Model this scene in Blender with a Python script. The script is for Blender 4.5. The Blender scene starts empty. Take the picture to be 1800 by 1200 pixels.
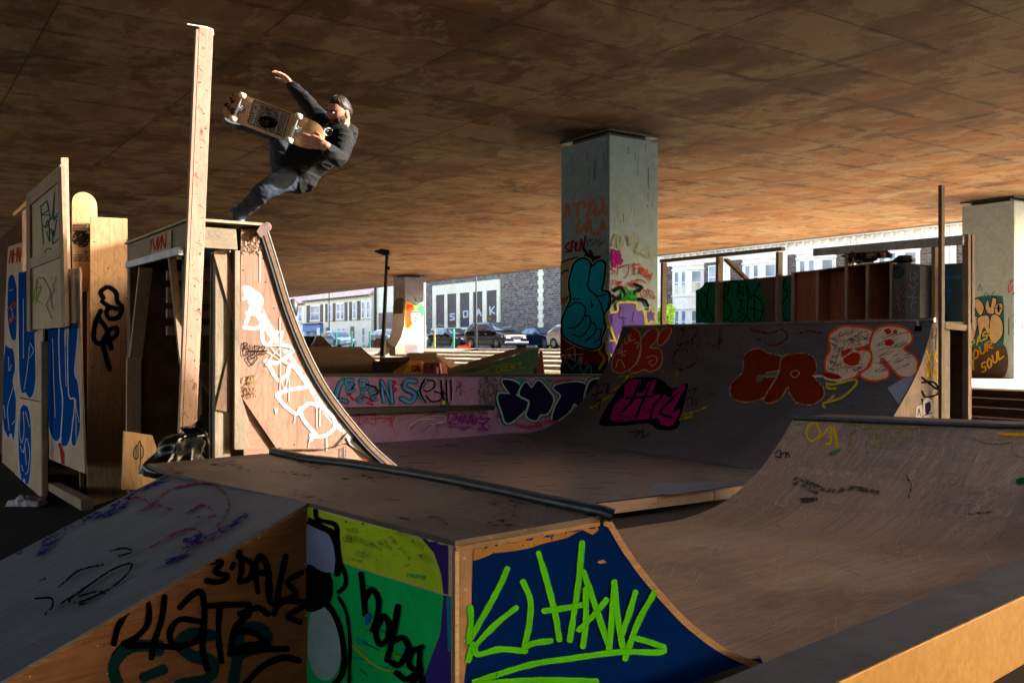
import bpy, bmesh, math, random
from mathutils import Vector, Matrix, noise
from mathutils.bvhtree import BVHTree
from mathutils.geometry import delaunay_2d_cdt
R = random.Random(7)
sc = bpy.context.scene
col = sc.collection
# ------------------------------------------------------------------ camera, sky, sun, exposure
F, CX, CY, EYE = 1665.0, 900.0, 605.0, 1.54      # focal length and horizon in photo pixels, eye height
cam_d = bpy.data.cameras.new("camera"); cam = bpy.data.objects.new("camera", cam_d); col.objects.link(cam)
cam.location = (0, 0, EYE); cam.rotation_euler = (math.radians(90), 0, 0)
cam_d.sensor_width = 36; cam_d.lens = 36 * F / 1800; cam_d.shift_y = 5 / 1800
cam_d.clip_start = 0.05; cam_d.clip_end = 2000
sc.camera = cam
SUN_EL = math.radians(21.5)
SX, SY = 0.9989, -0.047                              # horizontal direction towards the sun
w = bpy.data.worlds.new("World"); sc.world = w; w.use_nodes = True
nt = w.node_tree; nt.nodes.clear()
sky = nt.nodes.new("ShaderNodeTexSky"); sky.sky_type = 'NISHITA'; sky.sun_disc = False
sky.sun_elevation = SUN_EL; sky.sun_rotation = math.atan2(SX, SY)
sky.air_density = 1.0; sky.dust_density = 5.0; sky.ozone_density = 0.6
bg = nt.nodes.new("ShaderNodeBackground"); bg.inputs[1].default_value = 0.15
wo = nt.nodes.new("ShaderNodeOutputWorld")
nt.links.new(sky.outputs[0], bg.inputs[0]); nt.links.new(bg.outputs[0], wo.inputs[0])
sun_d = bpy.data.lights.new("sun", 'SUN'); sun_d.energy = 2.0; sun_d.angle = math.radians(0.5)
sun_d.color = (1.0, 0.96, 0.91)
sun = bpy.data.objects.new("sun", sun_d); col.objects.link(sun)
sdir = Vector((SX * math.cos(SUN_EL), SY * math.cos(SUN_EL), math.sin(SUN_EL)))
sun.rotation_euler = sdir.to_track_quat('Z', 'Y').to_euler(); sun.location = (30, -3, 30)
sc.view_settings.view_transform = 'Standard'; sc.view_settings.look = 'None'
sc.view_settings.exposure = 3.4; sc.view_settings.gamma = 1
sc.cycles.transparent_max_bounces = 40; sc.cycles.max_bounces = 10; sc.cycles.diffuse_bounces = 6
sc.cycles.use_denoising = True; sc.cycles.sample_clamp_indirect = 6

# ------------------------------------------------------------------ frames: a,b follow the viaduct's own grid
A = Vector((-0.562, 0.827, 0)); A.normalize(); B = Vector((A.y, -A.x, 0))
UP = Vector((0, 0, 1))
def AB(a, b, z=0.0): return A * a + B * b + UP * z
def km(px, py): return (px - CX) / F, (CY - py) / F
def PD(px, py, Y): k, m = km(px, py); return Vector((k * Y, Y, EYE + m * Y))
def PZ(px, py, z): k, m = km(px, py); Y = (z - EYE) / m; return Vector((k * Y, Y, z))
def PP(px, py, p0, n):                              # pixel onto a plane
    k, m = km(px, py); d = Vector((k, 1, m)); o = Vector((0, 0, EYE))
    return o + d * ((p0 - o).dot(n) / d.dot(n))
def PA(px, py, a): return PP(px, py, A * a, A)
def PB(px, py, b): return PP(px, py, B * b, B)

# ------------------------------------------------------------------ mesh builder
GEO = {}
WL = {}
def newell(p):
    n = Vector((0, 0, 0))
    for i in range(len(p)):
        a, b = p[i], p[(i + 1) % len(p)]
        n.x += (a.y - b.y) * (a.z + b.z); n.y += (a.z - b.z) * (a.x + b.x); n.z += (a.x - b.x) * (a.y + b.y)
    return n.normalized() if n.length > 1e-12 else Vector((0, 0, 1))
class MB:
    def __init__(s, grain=None):
        s.v = []; s.f = []; s.uv = []; s.mi = []; s.g = grain or UP; s.m = 0
    def _uv(s, pts, g):
        n = newell(pts); gp = g - n * n.dot(g)
        if gp.length < 0.2: gp = Vector((1, 0, 0)) - n * n.x
        if gp.length < 0.2: gp = Vector((0, 1, 0)) - n * n.y
        gp.normalize(); v = n.cross(gp)
        return [(p.dot(gp), p.dot(v)) for p in pts]
    def face(s, pts, g=None, uv=None):
        i = len(s.v); pts = [Vector(p) for p in pts]; s.v += pts; s.f.append(list(range(i, i + len(pts))))
        s.uv.append(uv or s._uv(pts, g or s.g)); s.mi.append(s.m); return s
    def mesh(s, vs, fs, g=None):
        i = len(s.v); vs = [Vector(p) for p in vs]; s.v += vs
        for f in fs:
            s.f.append([i + k for k in f]); s.uv.append(s._uv([vs[k] for k in f], g or s.g)); s.mi.append(s.m)
        return s
    def prism(s, pts, ext, g=None, smooth_side=False):
        pts = [Vector(p) for p in pts]; q = [p + ext for p in pts]; n = len(pts)
        if newell(pts).dot(ext) > 0: pts, q = pts[::-1], q[::-1]
        vs = pts + q; fs = [list(range(n)), list(range(2 * n - 1, n - 1, -1))]
        fs += [[(i + 1) % n, i, n + i, n + (i + 1) % n] for i in range(n)]
        return s.mesh(vs, fs, g)
    def beam(s, p0, p1, w=0.05, t=0.1, side=None):
        p0, p1 = Vector(p0), Vector(p1); d = (p1 - p0).normalized()
        sd = side or (A if abs(d.dot(A)) < 0.9 else UP); sd = (sd - d * d.dot(sd)).normalized(); o = d.cross(sd)
        a, b = sd * w / 2, o * t / 2
        return s.prism([p0 - a - b, p0 + a - b, p0 + a + b, p0 - a + b], p1 - p0, g=d)
    def box(s, lo, hi, ax=None, g=None):            # lo/hi in (a,b,z) grid coordinates
        x0, y0, z0 = lo; x1, y1, z1 = hi; P = ax or AB
        return s.prism([P(x0, y0, z0), P(x1, y0, z0), P(x1, y1, z0), P(x0, y1, z0)], UP * (z1 - z0), g)
    def tube(s, pts, r, n=12, cap=True, rs=None):
        pts = [Vector(p) for p in pts]; vs = []; fs = []
        up = None
        for i, p in enumerate(pts):
            d = (pts[min(i + 1, len(pts) - 1)] - pts[max(i - 1, 0)]).normalized()
            if up is None: up = d.orthogonal().normalized()
            up = (up - d * d.dot(up)).normalized(); o = d.cross(up); rr = rs[i] if rs else r
            if not isinstance(rr, tuple): rr = (rr, rr)
            vs += [p + up * math.cos(t) * rr[0] + o * math.sin(t) * rr[1] for t in [2 * math.pi * k / n for k in range(n)]]
        for i in range(len(pts) - 1):
            for k in range(n):
                fs.append([i * n + k, i * n + (k + 1) % n, (i + 1) * n + (k + 1) % n, (i + 1) * n + k])
        if cap: fs += [list(range(n))[::-1], list(range((len(pts) - 1) * n, len(pts) * n))]
        return s.mesh(vs, fs)
    def lathe(s, prof, c, axis=UP, n=20):           # prof: (r, h)
        axis = axis.normalized(); u = axis.orthogonal().normalized(); o = axis.cross(u); vs = []; fs = []
        for r, h in prof:
            vs += [c + axis * h + (u * math.cos(t) + o * math.sin(t)) * r for t in [2 * math.pi * k / n for k in range(n)]]
        for i in range(len(prof) - 1):
            for k in range(n): fs.append([i * n + k, i * n + (k + 1) % n, (i + 1) * n + (k + 1) % n, (i + 1) * n + k])
        fs += [list(range(n))[::-1], list(range((len(prof) - 1) * n, len(prof) * n))]
        return s.mesh(vs, fs)
    def grid(s, rows, g=None, close=False, uvs=None):   # rows of points -> shared vertex sheet
        nr, nc = len(rows), len(rows[0]); i0 = len(s.v)
        for r in rows: s.v += [Vector(p) for p in r]
        for i in range(nr - 1):
            for j in range(nc - 1):
                idx = [i0 + i * nc + j, i0 + i * nc + j + 1, i0 + (i + 1) * nc + j + 1, i0 + (i + 1) * nc + j]
                s.f.append(idx)
                if uvs: s.uv.append([uvs[i][j], uvs[i][j + 1], uvs[i + 1][j + 1], uvs[i + 1][j]])
                else: s.uv.append(s._uv([s.v[k] for k in idx], g or s.g))
                s.mi.append(s.m)
        return s
    def build(s, name, mat, parent=None, smooth=False, bevel=0.0, origin=None):
        me = bpy.data.meshes.new(name); base = Vector((0, 0, 0))
        if parent is not None: base = WL[parent.name]
        else:
            if origin is not None: base = Vector(origin)
            elif s.v:
                xs = [p.x for p in s.v]; ys = [p.y for p in s.v]
                base = Vector(((min(xs) + max(xs)) / 2, (min(ys) + max(ys)) / 2, min(p.z for p in s.v)))
        me.from_pydata([p - base for p in s.v], [], s.f)
        uvl = me.uv_layers.new(name="UVMap"); k = 0
        flat = [c for f in s.uv for c in f]
        for li, c in enumerate(flat): uvl.data[li].uv = c
        mats = mat if isinstance(mat, (list, tuple)) else [mat]
        for m in mats: me.materials.append(m)
        if len(mats) > 1:
            for p, mi in zip(me.polygons, s.mi): p.material_index = mi
        if smooth:
            for p in me.polygons: p.use_smooth = True
        me.update()
        o = bpy.data.objects.new(name, me); col.objects.link(o)
        if parent is not None: o.parent = parent; WL[o.name] = base
        else: o.location = base; WL[o.name] = base
        if smooth:
            try: me.set_sharp_from_angle(angle=math.radians(40))
            except Exception: pass
        if bevel:
            md = o.modifiers.new("bevel", 'BEVEL'); md.width = bevel; md.segments = 2; md.limit_method = 'ANGLE'
        GEO[o.name] = (s.v, s.f)
        return o
def tag(o, label=None, cat=None, group=None, kind=None):
    if label: o["label"] = label
    if cat: o["category"] = cat
    if group: o["group"] = group
    if kind: o["kind"] = kind
    return o
def thing(name, label, cat, loc, group=None):
    o = bpy.data.objects.new(name, None); col.objects.link(o); o.location = loc; o.empty_display_size = 0.1
    WL[o.name] = Vector(loc); return tag(o, label, cat, group)
def copy_tree(o, parent=None):
    c = o.copy(); col.objects.link(c)
    if parent is not None: c.parent = parent
    for ch in list(o.children): copy_tree(ch, c)
    return c

# ------------------------------------------------------------------ materials
KALB = 0.74                                         # darkens mixed park colours against the high exposure; shade put into the colour
def kc(c):
    c = lin(c); return (c[0] * KALB, c[1] * KALB, c[2] * KALB)
def lin(h):
    if isinstance(h, str):
        h = h.lstrip('#'); c = [int(h[i:i + 2], 16) / 255 for i in (0, 2, 4)]
        return tuple((x / 12.92 if x <= 0.04045 else ((x + 0.055) / 1.055) ** 2.4) for x in c) + (1,)
    return tuple(h) + (1,) if len(h) == 3 else tuple(h)
class NT:
    def __init__(s, name):
        s.mat = bpy.data.materials.new(name); s.mat.use_nodes = True; s.t = s.mat.node_tree
        s.b = s.t.nodes["Principled BSDF"]; s.out = s.t.nodes["Material Output"]
    def n(s, typ, **kw):
        nd = s.t.nodes.new(typ)
        for k, v in kw.items(): setattr(nd, k, v)
        return nd
    def l(s, a, b): s.t.links.new(a, b)
    def co(s, src='Object', scale=(1, 1, 1), rot=(0, 0, 0), loc=(0, 0, 0), rnd=True):
        tc = s.n('ShaderNodeTexCoord'); mp = s.n('ShaderNodeMapping')
        mp.inputs['Scale'].default_value = scale; mp.inputs['Rotation'].default_value = rot; mp.inputs['Location'].default_value = loc
        s.l(tc.outputs[src], mp.inputs[0])
        if rnd:
            oi = s.n('ShaderNodeObjectInfo'); mt = s.n('ShaderNodeMath', operation='MULTIPLY'); mt.inputs[1].default_value = 37.0
            s.l(oi.outputs['Random'], mt.inputs[0]); va = s.n('ShaderNodeVectorMath', operation='ADD')
            s.l(mp.outputs[0], va.inputs[0]); s.l(mt.outputs[0], va.inputs[1]); return va.outputs[0]
        return mp.outputs[0]
    def noise(s, vec, scale=5, detail=4, rough=0.55, dist=0.0):
        nd = s.n('ShaderNodeTexNoise'); nd.inputs['Scale'].default_value = scale; nd.inputs['Detail'].default_value = detail
        nd.inputs['Roughness'].default_value = rough; nd.inputs['Distortion'].default_value = dist
        s.l(vec, nd.inputs['Vector']); return nd.outputs['Fac']
    def ramp(s, fac, stops):
        r = s.n('ShaderNodeValToRGB'); e = r.color_ramp.elements
        e[0].position, e[0].color = stops[0][0], lin(stops[0][1]); e[1].position, e[1].color = stops[-1][0], lin(stops[-1][1])
        for p, c in stops[1:-1]:
            x = e.new(p); x.color = lin(c)
        s.l(fac, r.inputs[0]); return r.outputs[0]
    def mix(s, fac, a, b, mode='MIX'):
        m = s.n('ShaderNodeMix', data_type='RGBA', blend_type=mode)
        for v, i in ((fac, 0), (a, 6), (b, 7)):
            if isinstance(v, (int, float)): m.inputs[i].default_value = v
            elif isinstance(v, (tuple, str)): m.inputs[i].default_value = lin(v)
            else: s.l(v, m.inputs[i])
        return m.outputs[2]
    def math(s, op, a, b=None, clamp=False):
        m = s.n('ShaderNodeMath', operation=op); m.use_clamp = clamp
        for v, i in ((a, 0), (b, 1)):
            if v is None: continue
            if isinstance(v, (int, float)): m.inputs[i].default_value = v
            else: s.l(v, m.inputs[i])
        return m.outputs[0]
    def step(s, fac, lo, hi):
        m = s.n('ShaderNodeMapRange'); m.inputs[1].default_value = lo; m.inputs[2].default_value = hi; m.clamp = True
        s.l(fac, m.inputs[0]); return m.outputs[0]
    def bump(s, h, strength=0.3, dist=0.01):
        b = s.n('ShaderNodeBump'); b.inputs['Strength'].default_value = strength; b.inputs['Distance'].default_value = dist
        s.l(h, b.inputs['Height']); s.l(b.outputs[0], s.b.inputs['Normal'])
    def col(s, c, rough=0.7, metal=0.0, spec=None):
        if isinstance(c, (tuple, str)): s.b.inputs['Base Color'].default_value = lin(c)
        else: s.l(c, s.b.inputs['Base Color'])
        if isinstance(rough, (int, float)): s.b.inputs['Roughness'].default_value = rough
        else: s.l(rough, s.b.inputs['Roughness'])
        s.b.inputs['Metallic'].default_value = metal
        if spec is not None: s.b.inputs['Specular IOR Level'].default_value = spec
        return s.mat
def plain(name, c, rough=0.6, metal=0.0, var=0.25, scale=6, spec=None, bump=0.0):
    t = NT(name); v = t.co(); f = t.noise(v, scale, 5, 0.6); c = kc(c)
    d = tuple(x * (1 - var) for x in c[:3]); e = tuple(min(1, x * (1 + var)) for x in c[:3])
    if bump: t.bump(t.noise(v, scale * 12, 4), bump, 0.004)
    return t.col(t.ramp(f, [(0.3, d), (0.7, e)]), rough, metal, spec)
def wood(name, c1, c2, dark='#3a2616', knots=0.5, rough=0.65, grain=1.0, dirt=0.0, dirtcol='#241a12', spec=0.3, patch=0.0):
    c1, c2, dark, dirtcol = kc(c1), kc(c2), kc(dark), kc(dirtcol)
    t = NT(name); v = t.co('UV'); vo = t.co('Object', rnd=False)
    mp = t.n('ShaderNodeMapping'); mp.inputs['Scale'].default_value = (0.9 * grain, 22 * grain, 1); t.l(v, mp.inputs[0])
    g = t.noise(mp.outputs[0], 3.0, 6, 0.65, 0.4)
    mp2 = t.n('ShaderNodeMapping'); mp2.inputs['Scale'].default_value = (0.8 * grain, 5.0 * grain, 1); t.l(v, mp2.inputs[0])
    wv = t.noise(mp2.outputs[0], 2.2, 3, 0.5, 1.6)
    rings = t.math('PINGPONG', t.math('MULTIPLY', wv, 9.0), 0.5)
    base = t.ramp(g, [(0.25, c2), (0.75, c1)])
    base = t.mix(t.math('MULTIPLY', t.step(rings, 0.3, 0.5), 0.35), base, c2, 'MULTIPLY')
    if knots:
        mp3 = t.n('ShaderNodeMapping'); mp3.inputs['Scale'].default_value = (2.6, 5.5, 1); t.l(v, mp3.inputs[0])
        vo2 = t.n('ShaderNodeTexVoronoi'); vo2.inputs['Scale'].default_value = 1.3; t.l(mp3.outputs[0], vo2.inputs['Vector'])
        k = t.math('MULTIPLY', t.math('SUBTRACT', 1.0, t.step(vo2.outputs['Distance'], 0.05, 0.13)), knots)
        base = t.mix(k, base, dark)
    big = t.noise(vo, 1.3, 4, 0.6)
    base = t.mix(t.math('MULTIPLY', t.step(big, 0.4, 0.75), 0.35), base, dark, 'MULTIPLY')
    if dirt:
        dn = t.noise(vo, 5.0, 8, 0.7); base = t.mix(t.math('MULTIPLY', t.step(dn, 0.42, 0.62), dirt), base, dirtcol)
    if patch:
        pn = t.noise(vo, 2.2, 9, 0.75, 0.5); base = t.mix(t.math('MULTIPLY', t.step(pn, 0.56, 0.58), patch), base, c1)
    t.bump(g, 0.25, 0.002)
    return t.col(base, rough, 0, spec)
def scuffed(name, c1, c2, scratch, dark, sc_amt=0.5, rough=0.6, dirt=0.5, spec=0.4):
    """skated sheet: mottled base, dirt patches and many fine scratches at several angles"""
    c1, c2, scratch, dark = kc(c1), kc(c2), kc(scratch), kc(dark)
    t = NT(name); v = t.co('UV', rnd=False); b = t.noise(v, 1.6, 8, 0.65)
    base = t.ramp(b, [(0.3, c2), (0.7, c1)])
    gm = t.n('ShaderNodeMapping'); gm.inputs['Scale'].default_value = (0.7, 10, 1); t.l(v, gm.inputs[0])
    g = t.noise(gm.outputs[0], 3.5, 6, 0.6, 0.6); base = t.mix(0.55, base, t.ramp(g, [(0.3, dark), (0.55, c2), (0.75, c1)]))
    base = t.mix(t.math('MULTIPLY', t.step(t.noise(v, 0.9, 9, 0.72, 0.8), 0.46, 0.62), dirt), base, dark)
    for i, (ang, sx, th) in enumerate(((0.25, 0.5, 0.67), (0.8, 0.7, 0.685), (-0.5, 0.6, 0.68), (1.4, 0.9, 0.69), (0.05, 0.3, 0.67))):
        m1 = t.n('ShaderNodeMapping'); m1.inputs['Rotation'].default_value = (0, 0, ang); m1.inputs['Location'].default_value = (i * 3.1, i, 0)
        t.l(v, m1.inputs[0]); m2 = t.n('ShaderNodeMapping'); m2.inputs['Scale'].default_value = (1.2 * sx, 90, 1); t.l(m1.outputs[0], m2.inputs[0])
        wob = t.noise(m2.outputs[0], 1.6, 2, 0.5, 0.25)
        base = t.mix(t.math('MULTIPLY', t.step(wob, th, th + 0.03), sc_amt), base, scratch)
    t.bump(g, 0.15, 0.002)
    return t.col(base, rough, 0, spec)
def stone(name, c1, c2, mortar, w=0.4, h=0.16, mort=0.018, src='UV'):
    t = NT(name); v = t.co(src, rnd=False)
    nv = t.n('ShaderNodeTexNoise'); nv.inputs['Scale'].default_value = 2.2; t.l(v, nv.inputs['Vector'])
    mx = t.n('ShaderNodeVectorMath', operation='SCALE'); mx.inputs['Scale'].default_value = 0.13; t.l(nv.outputs['Color'], mx.inputs[0])
    ad = t.n('ShaderNodeVectorMath', operation='ADD'); t.l(v, ad.inputs[0]); t.l(mx.outputs[0], ad.inputs[1])
    br = t.n('ShaderNodeTexBrick'); br.inputs['Scale'].default_value = 1; br.inputs['Brick Width'].default_value = w; br.inputs['Row Height'].default_value = h
    br.inputs['Mortar Size'].default_value = mort; br.inputs['Bias'].default_value = 0.0; br.inputs['Mortar Smooth'].default_value = 0.3
    br.inputs['Color1'].default_value = lin(c1); br.inputs['Color2'].default_value = lin(c2); br.inputs['Mortar'].default_value = lin(mortar)
    t.l(ad.outputs[0], br.inputs['Vector'])
    n = t.noise(v, 3.5, 7, 0.7); cc = t.mix(0.6, br.outputs['Color'], t.ramp(n, [(0.3, '#555555'), (0.7, '#ffffff')]), 'MULTIPLY')
    t.bump(br.outputs['Fac'], -0.4, 0.01)
    return t.col(cc, 0.9, 0, 0.1)
def concrete(name, c1, c2, stain='#2a241e', st=0.5, scale=1.5, rough=0.85):
    c1, c2, stain = kc(c1), kc(c2), kc(stain)
    t = NT(name); v = t.co('Object', rnd=False); n1 = t.noise(v, scale, 8, 0.65); n2 = t.noise(v, scale * 9, 6, 0.6)
    base = t.ramp(n1, [(0.3, c2), (0.7, c1)]); base = t.mix(0.3, base, t.ramp(n2, [(0.3, '#777777'), (0.7, '#ffffff')]), 'MULTIPLY')
    base = t.mix(t.math('MULTIPLY', t.step(t.noise(v, scale * 0.6, 9, 0.75, 0.6), 0.5, 0.66), st), base, stain)
    t.bump(n2, 0.3, 0.004); return t.col(base, rough, 0, 0.2)

# spray paint: colour and coverage come with the stroke; worn strokes break up
def make_paint():
    t = NT("spray_paint"); at = t.n('ShaderNodeAttribute', attribute_name='paint'); wr = t.n('ShaderNodeAttribute', attribute_name='wear')
    v = t.co('Object', rnd=False); n = t.noise(v, 22, 8, 0.75); n3 = t.noise(v, 3.0, 3, 0.5)
    th = t.math('SUBTRACT', t.math('ADD', 0.72, t.math('MULTIPLY', n3, 0.1)), t.math('MULTIPLY', wr.outputs['Fac'], 0.5))
    keep = t.math('SUBTRACT', 1.0, t.math('MULTIPLY', t.math('SUBTRACT', n, th), 14.0), clamp=True)
    keep = t.math('MINIMUM', t.math('MAXIMUM', keep, 0.0), 1.0)
    edge = t.math('ADD', at.outputs['Alpha'], t.math('MULTIPLY', t.math('SUBTRACT', t.noise(v, 260, 3, 0.75), 0.5), 1.2))
    al = t.math('MULTIPLY', t.step(edge, 0.32, 0.62), keep)
    m = t.mix(t.noise(v, 7, 5, 0.6), at.outputs['Color'], t.mix(1.0, at.outputs['Color'], '#b8b8b8', 'MULTIPLY'))
    t.col(m, 0.65, 0, 0.0); t.l(al, t.b.inputs['Alpha']); return t.mat
PAINT = make_paint()
def catmull(pts, step=3.0, closed=False):
    pts = [Vector((p[0], p[1])) for p in pts]
    if len(pts) < 3 and not closed: 
        a, b = pts[0], pts[-1]; n = max(1, int((b - a).length / step)); return [a.lerp(b, i / n) for i in range(n + 1)]
    out = []; n = len(pts); rng = range(n) if closed else range(n - 1)
    for i in rng:
        p0 = pts[(i - 1) % n] if closed or i > 0 else pts[0] * 2 - pts[1]; p1 = pts[i]; p2 = pts[(i + 1) % n]
        p3 = pts[(i + 2) % n] if closed or i + 2 < n else p2 * 2 - p1
        m = max(1, int((p2 - p1).length / step))
        for k in range(m):
            t = k / m
            out.append(0.5 * ((2 * p1) + (p2 - p0) * t + (2 * p0 - 5 * p1 + 4 * p2 - p3) * t * t + (3 * p1 - p0 - 3 * p2 + p3) * t ** 3))
    if not closed: out.append(pts[-1])
    return out
def dense(pts, step, closed):
    pts = [Vector((p[0], p[1])) for p in pts]; out = []; n = len(pts)
    for i in range(n if closed else n - 1):
        a, b = pts[i], pts[(i + 1) % n]; m = max(1, int((b - a).length / step)); out += [a.lerp(b, k / m) for k in range(m)]
    if not closed: out.append(pts[-1])
    return out
class Paint:
    """paint on a built surface: strokes and fills are laid on the surface of `targets`"""
    def __init__(s, targets, org=(0, 0), scale=1.0, eye=None, gap=0.0012):
        vs = []; fs = []
        for o in targets:
            v, f = GEO[o.name]; k = len(vs); vs += v; fs += [[k + i for i in q] for q in f]
        s.bvh = BVHTree.FromPolygons([tuple(v) for v in vs], fs); s.o = org; s.k = scale
        s.v = []; s.f = []; s.c = []; s.w = []; s.layer = 0; s.gap = gap; s.last = None
        s.eye = Vector((0, 0, EYE)) if eye is None else eye
    def view(s, org, scale): s.o = org; s.k = scale; return s
    def hit(s, p, clamp=0):
        px, py = s.o[0] + p[0] / s.k, s.o[1] + p[1] / s.k; k, m = km(px, py); d = Vector((k, 1, m)).normalized()
        h = s.bvh.ray_cast(s.eye, d)
        if h[0] is None:
            if not clamp or s.last is None: return None
            den = d.dot(s.last[1])
            if abs(den) < 1e-4: return None
            q = s.eye + d * ((s.last[0] - s.eye).dot(s.last[1]) / den); h = s.bvh.find_nearest(q)
            if h[0] is None or (h[0] - q).length > clamp: return None
            return h[0] + s.last[1] * (s.gap + s.layer * 0.00035)
        n = h[1]
        if n.dot(d) > 0: n = -n
        s.last = (h[0], n)
        return h[0] + n * (s.gap + s.layer * 0.00035)
    def _put(s, pts2, faces, alphas, c, wear, clamp=0):
        i0 = len(s.v); mp = {}; c = lin(c)
        for i, p in enumerate(pts2):
            h = s.hit(p, clamp)
            if h is not None: mp[i] = len(s.v); s.v.append(h); s.c.append((c[0], c[1], c[2], alphas[i])); s.w.append(wear)
        for f in faces:
            if all(k in mp for k in f):
                q = [s.v[mp[k]] for k in f]
                if max((q[i] - q[i - 1]).length for i in range(len(q))) < 1.2: s.f.append([mp[k] for k in f])
    def stroke(s, pts, wd, c, soft=0.35, wear=0.1, curve=True, closed=False, step=None, taper=False, alpha=1.0):
        c = kc(c)
        st = step or max(2.0 * s.k / 1.6, wd * 0.25)
        ps = catmull(pts, st, closed) if curve else dense(pts, st, closed)
        if closed: ps = ps + [ps[0]]
        n = len(ps); P = []; Al = []; Fc = []; ov = 1 + max(0, soft - .15) * 1.1; lanes = [(-ov, 0), (-1, .40), (-(1 - soft), 1), (1 - soft, 1), (1, .40), (ov, 0)]
        for i, p in enumerate(ps):
            d = ps[min(i + 1, n - 1)] - ps[max(i - 1, 0)]
            if closed and (i == 0 or i == n - 1): d = ps[1] - ps[n - 2]
            if d.length < 1e-6: d = Vector((1, 0))
            d.normalize(); o = Vector((-d.y, d.x)); r = wd / 2 * (1 + .22 * noise.noise(Vector((i * st / wd * .5, s.layer * 3.7, wd)))); secs = [(0, 1, 1)]
            if not closed and i == 0: secs = [(-1.0, .25, 0), (-.8, .6, 1), (-.45, .9, 1), (0, 1, 1)]
            elif not closed and i == n - 1: secs = [(0, 1, 1), (.45, .9, 1), (.8, .6, 1), (1.0, .25, 0)]
            for df, rf, e in secs:
                for q, al in lanes: P.append(p + o * q * r * rf + d * df * r * .9); Al.append(al * e * alpha)
        for i in range(len(P) // 6 - 1):
            for j in range(5): Fc.append([i * 6 + j, i * 6 + j + 1, (i + 1) * 6 + j + 1, (i + 1) * 6 + j])
        s._put(P, Fc, Al, c, wear); s.layer += 1; return s
    def fill(s, pts, c, wear=0.1, curve=True, cell=None, alpha=1.0, up=True, clamp=.3):
        c = kc(c)
        st = cell or 8 * s.k / 1.6
        ring = catmull(pts, st, True) if curve else dense(pts, st, True)
        xs = [p.x for p in ring]; ys = [p.y for p in ring]; inner = []
        y = min(ys) + st / 2
        def inside(x, y):
            r = False; j = len(ring) - 1
            for i in range(len(ring)):
                a, b = ring[i], ring[j]
                if (a.y > y) != (b.y > y) and x < (b.x - a.x) * (y - a.y) / (b.y - a.y) + a.x: r = not r
                j = i
            return r
        while y < max(ys):
            x = min(xs) + st / 2
            while x < max(xs):
                if inside(x, y): inner.append(Vector((x, y)))
                x += st
            y += st
        n = len(ring); vv, ee, ff, _, _, _ = delaunay_2d_cdt(ring + inner, [(i, (i + 1) % n) for i in range(n)], [], 1, 0.01)
        c0 = sum((Vector(p) for p in inner[:: max(1, len(inner) // 9)]), Vector((0, 0))) / max(1, len(inner[:: max(1, len(inner) // 9)]))
        s.last = None
        for q_ in [c0] + inner[:: max(1, len(inner) // 9)]:
            if s.last is None: s.hit(q_)
        s._put(vv, ff, [alpha] * len(vv), c, wear, clamp)
        if up: s.layer += 1
        return s
    def outline(s, pts, wd, c, **k): return s.stroke(pts, wd, c, closed=True, **k)
    def piece(s, pts, fillc, linec, wd, wear=0.1, lw=0.1, curve=True):
        s.fill(pts, fillc, wear, curve); return s.stroke(pts, wd, linec, closed=True, curve=curve, wear=lw)
    def build(s, name, parent, mat=None):
        me = bpy.data.meshes.new(name); base = WL[parent.name]
        me.from_pydata([v - base for v in s.v], [], s.f)
        me.attributes.new("paint", 'FLOAT_COLOR', 'POINT'); me.attributes.new("wear", 'FLOAT', 'POINT')
        me.attributes["paint"].data.foreach_set("color", [x for c in s.c for x in c])
        me.attributes["wear"].data.foreach_set("value", s.w)
        me.materials.append(mat or PAINT); o = bpy.data.objects.new(name, me); col.objects.link(o); o.parent = parent
        WL[o.name] = base; return o
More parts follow.
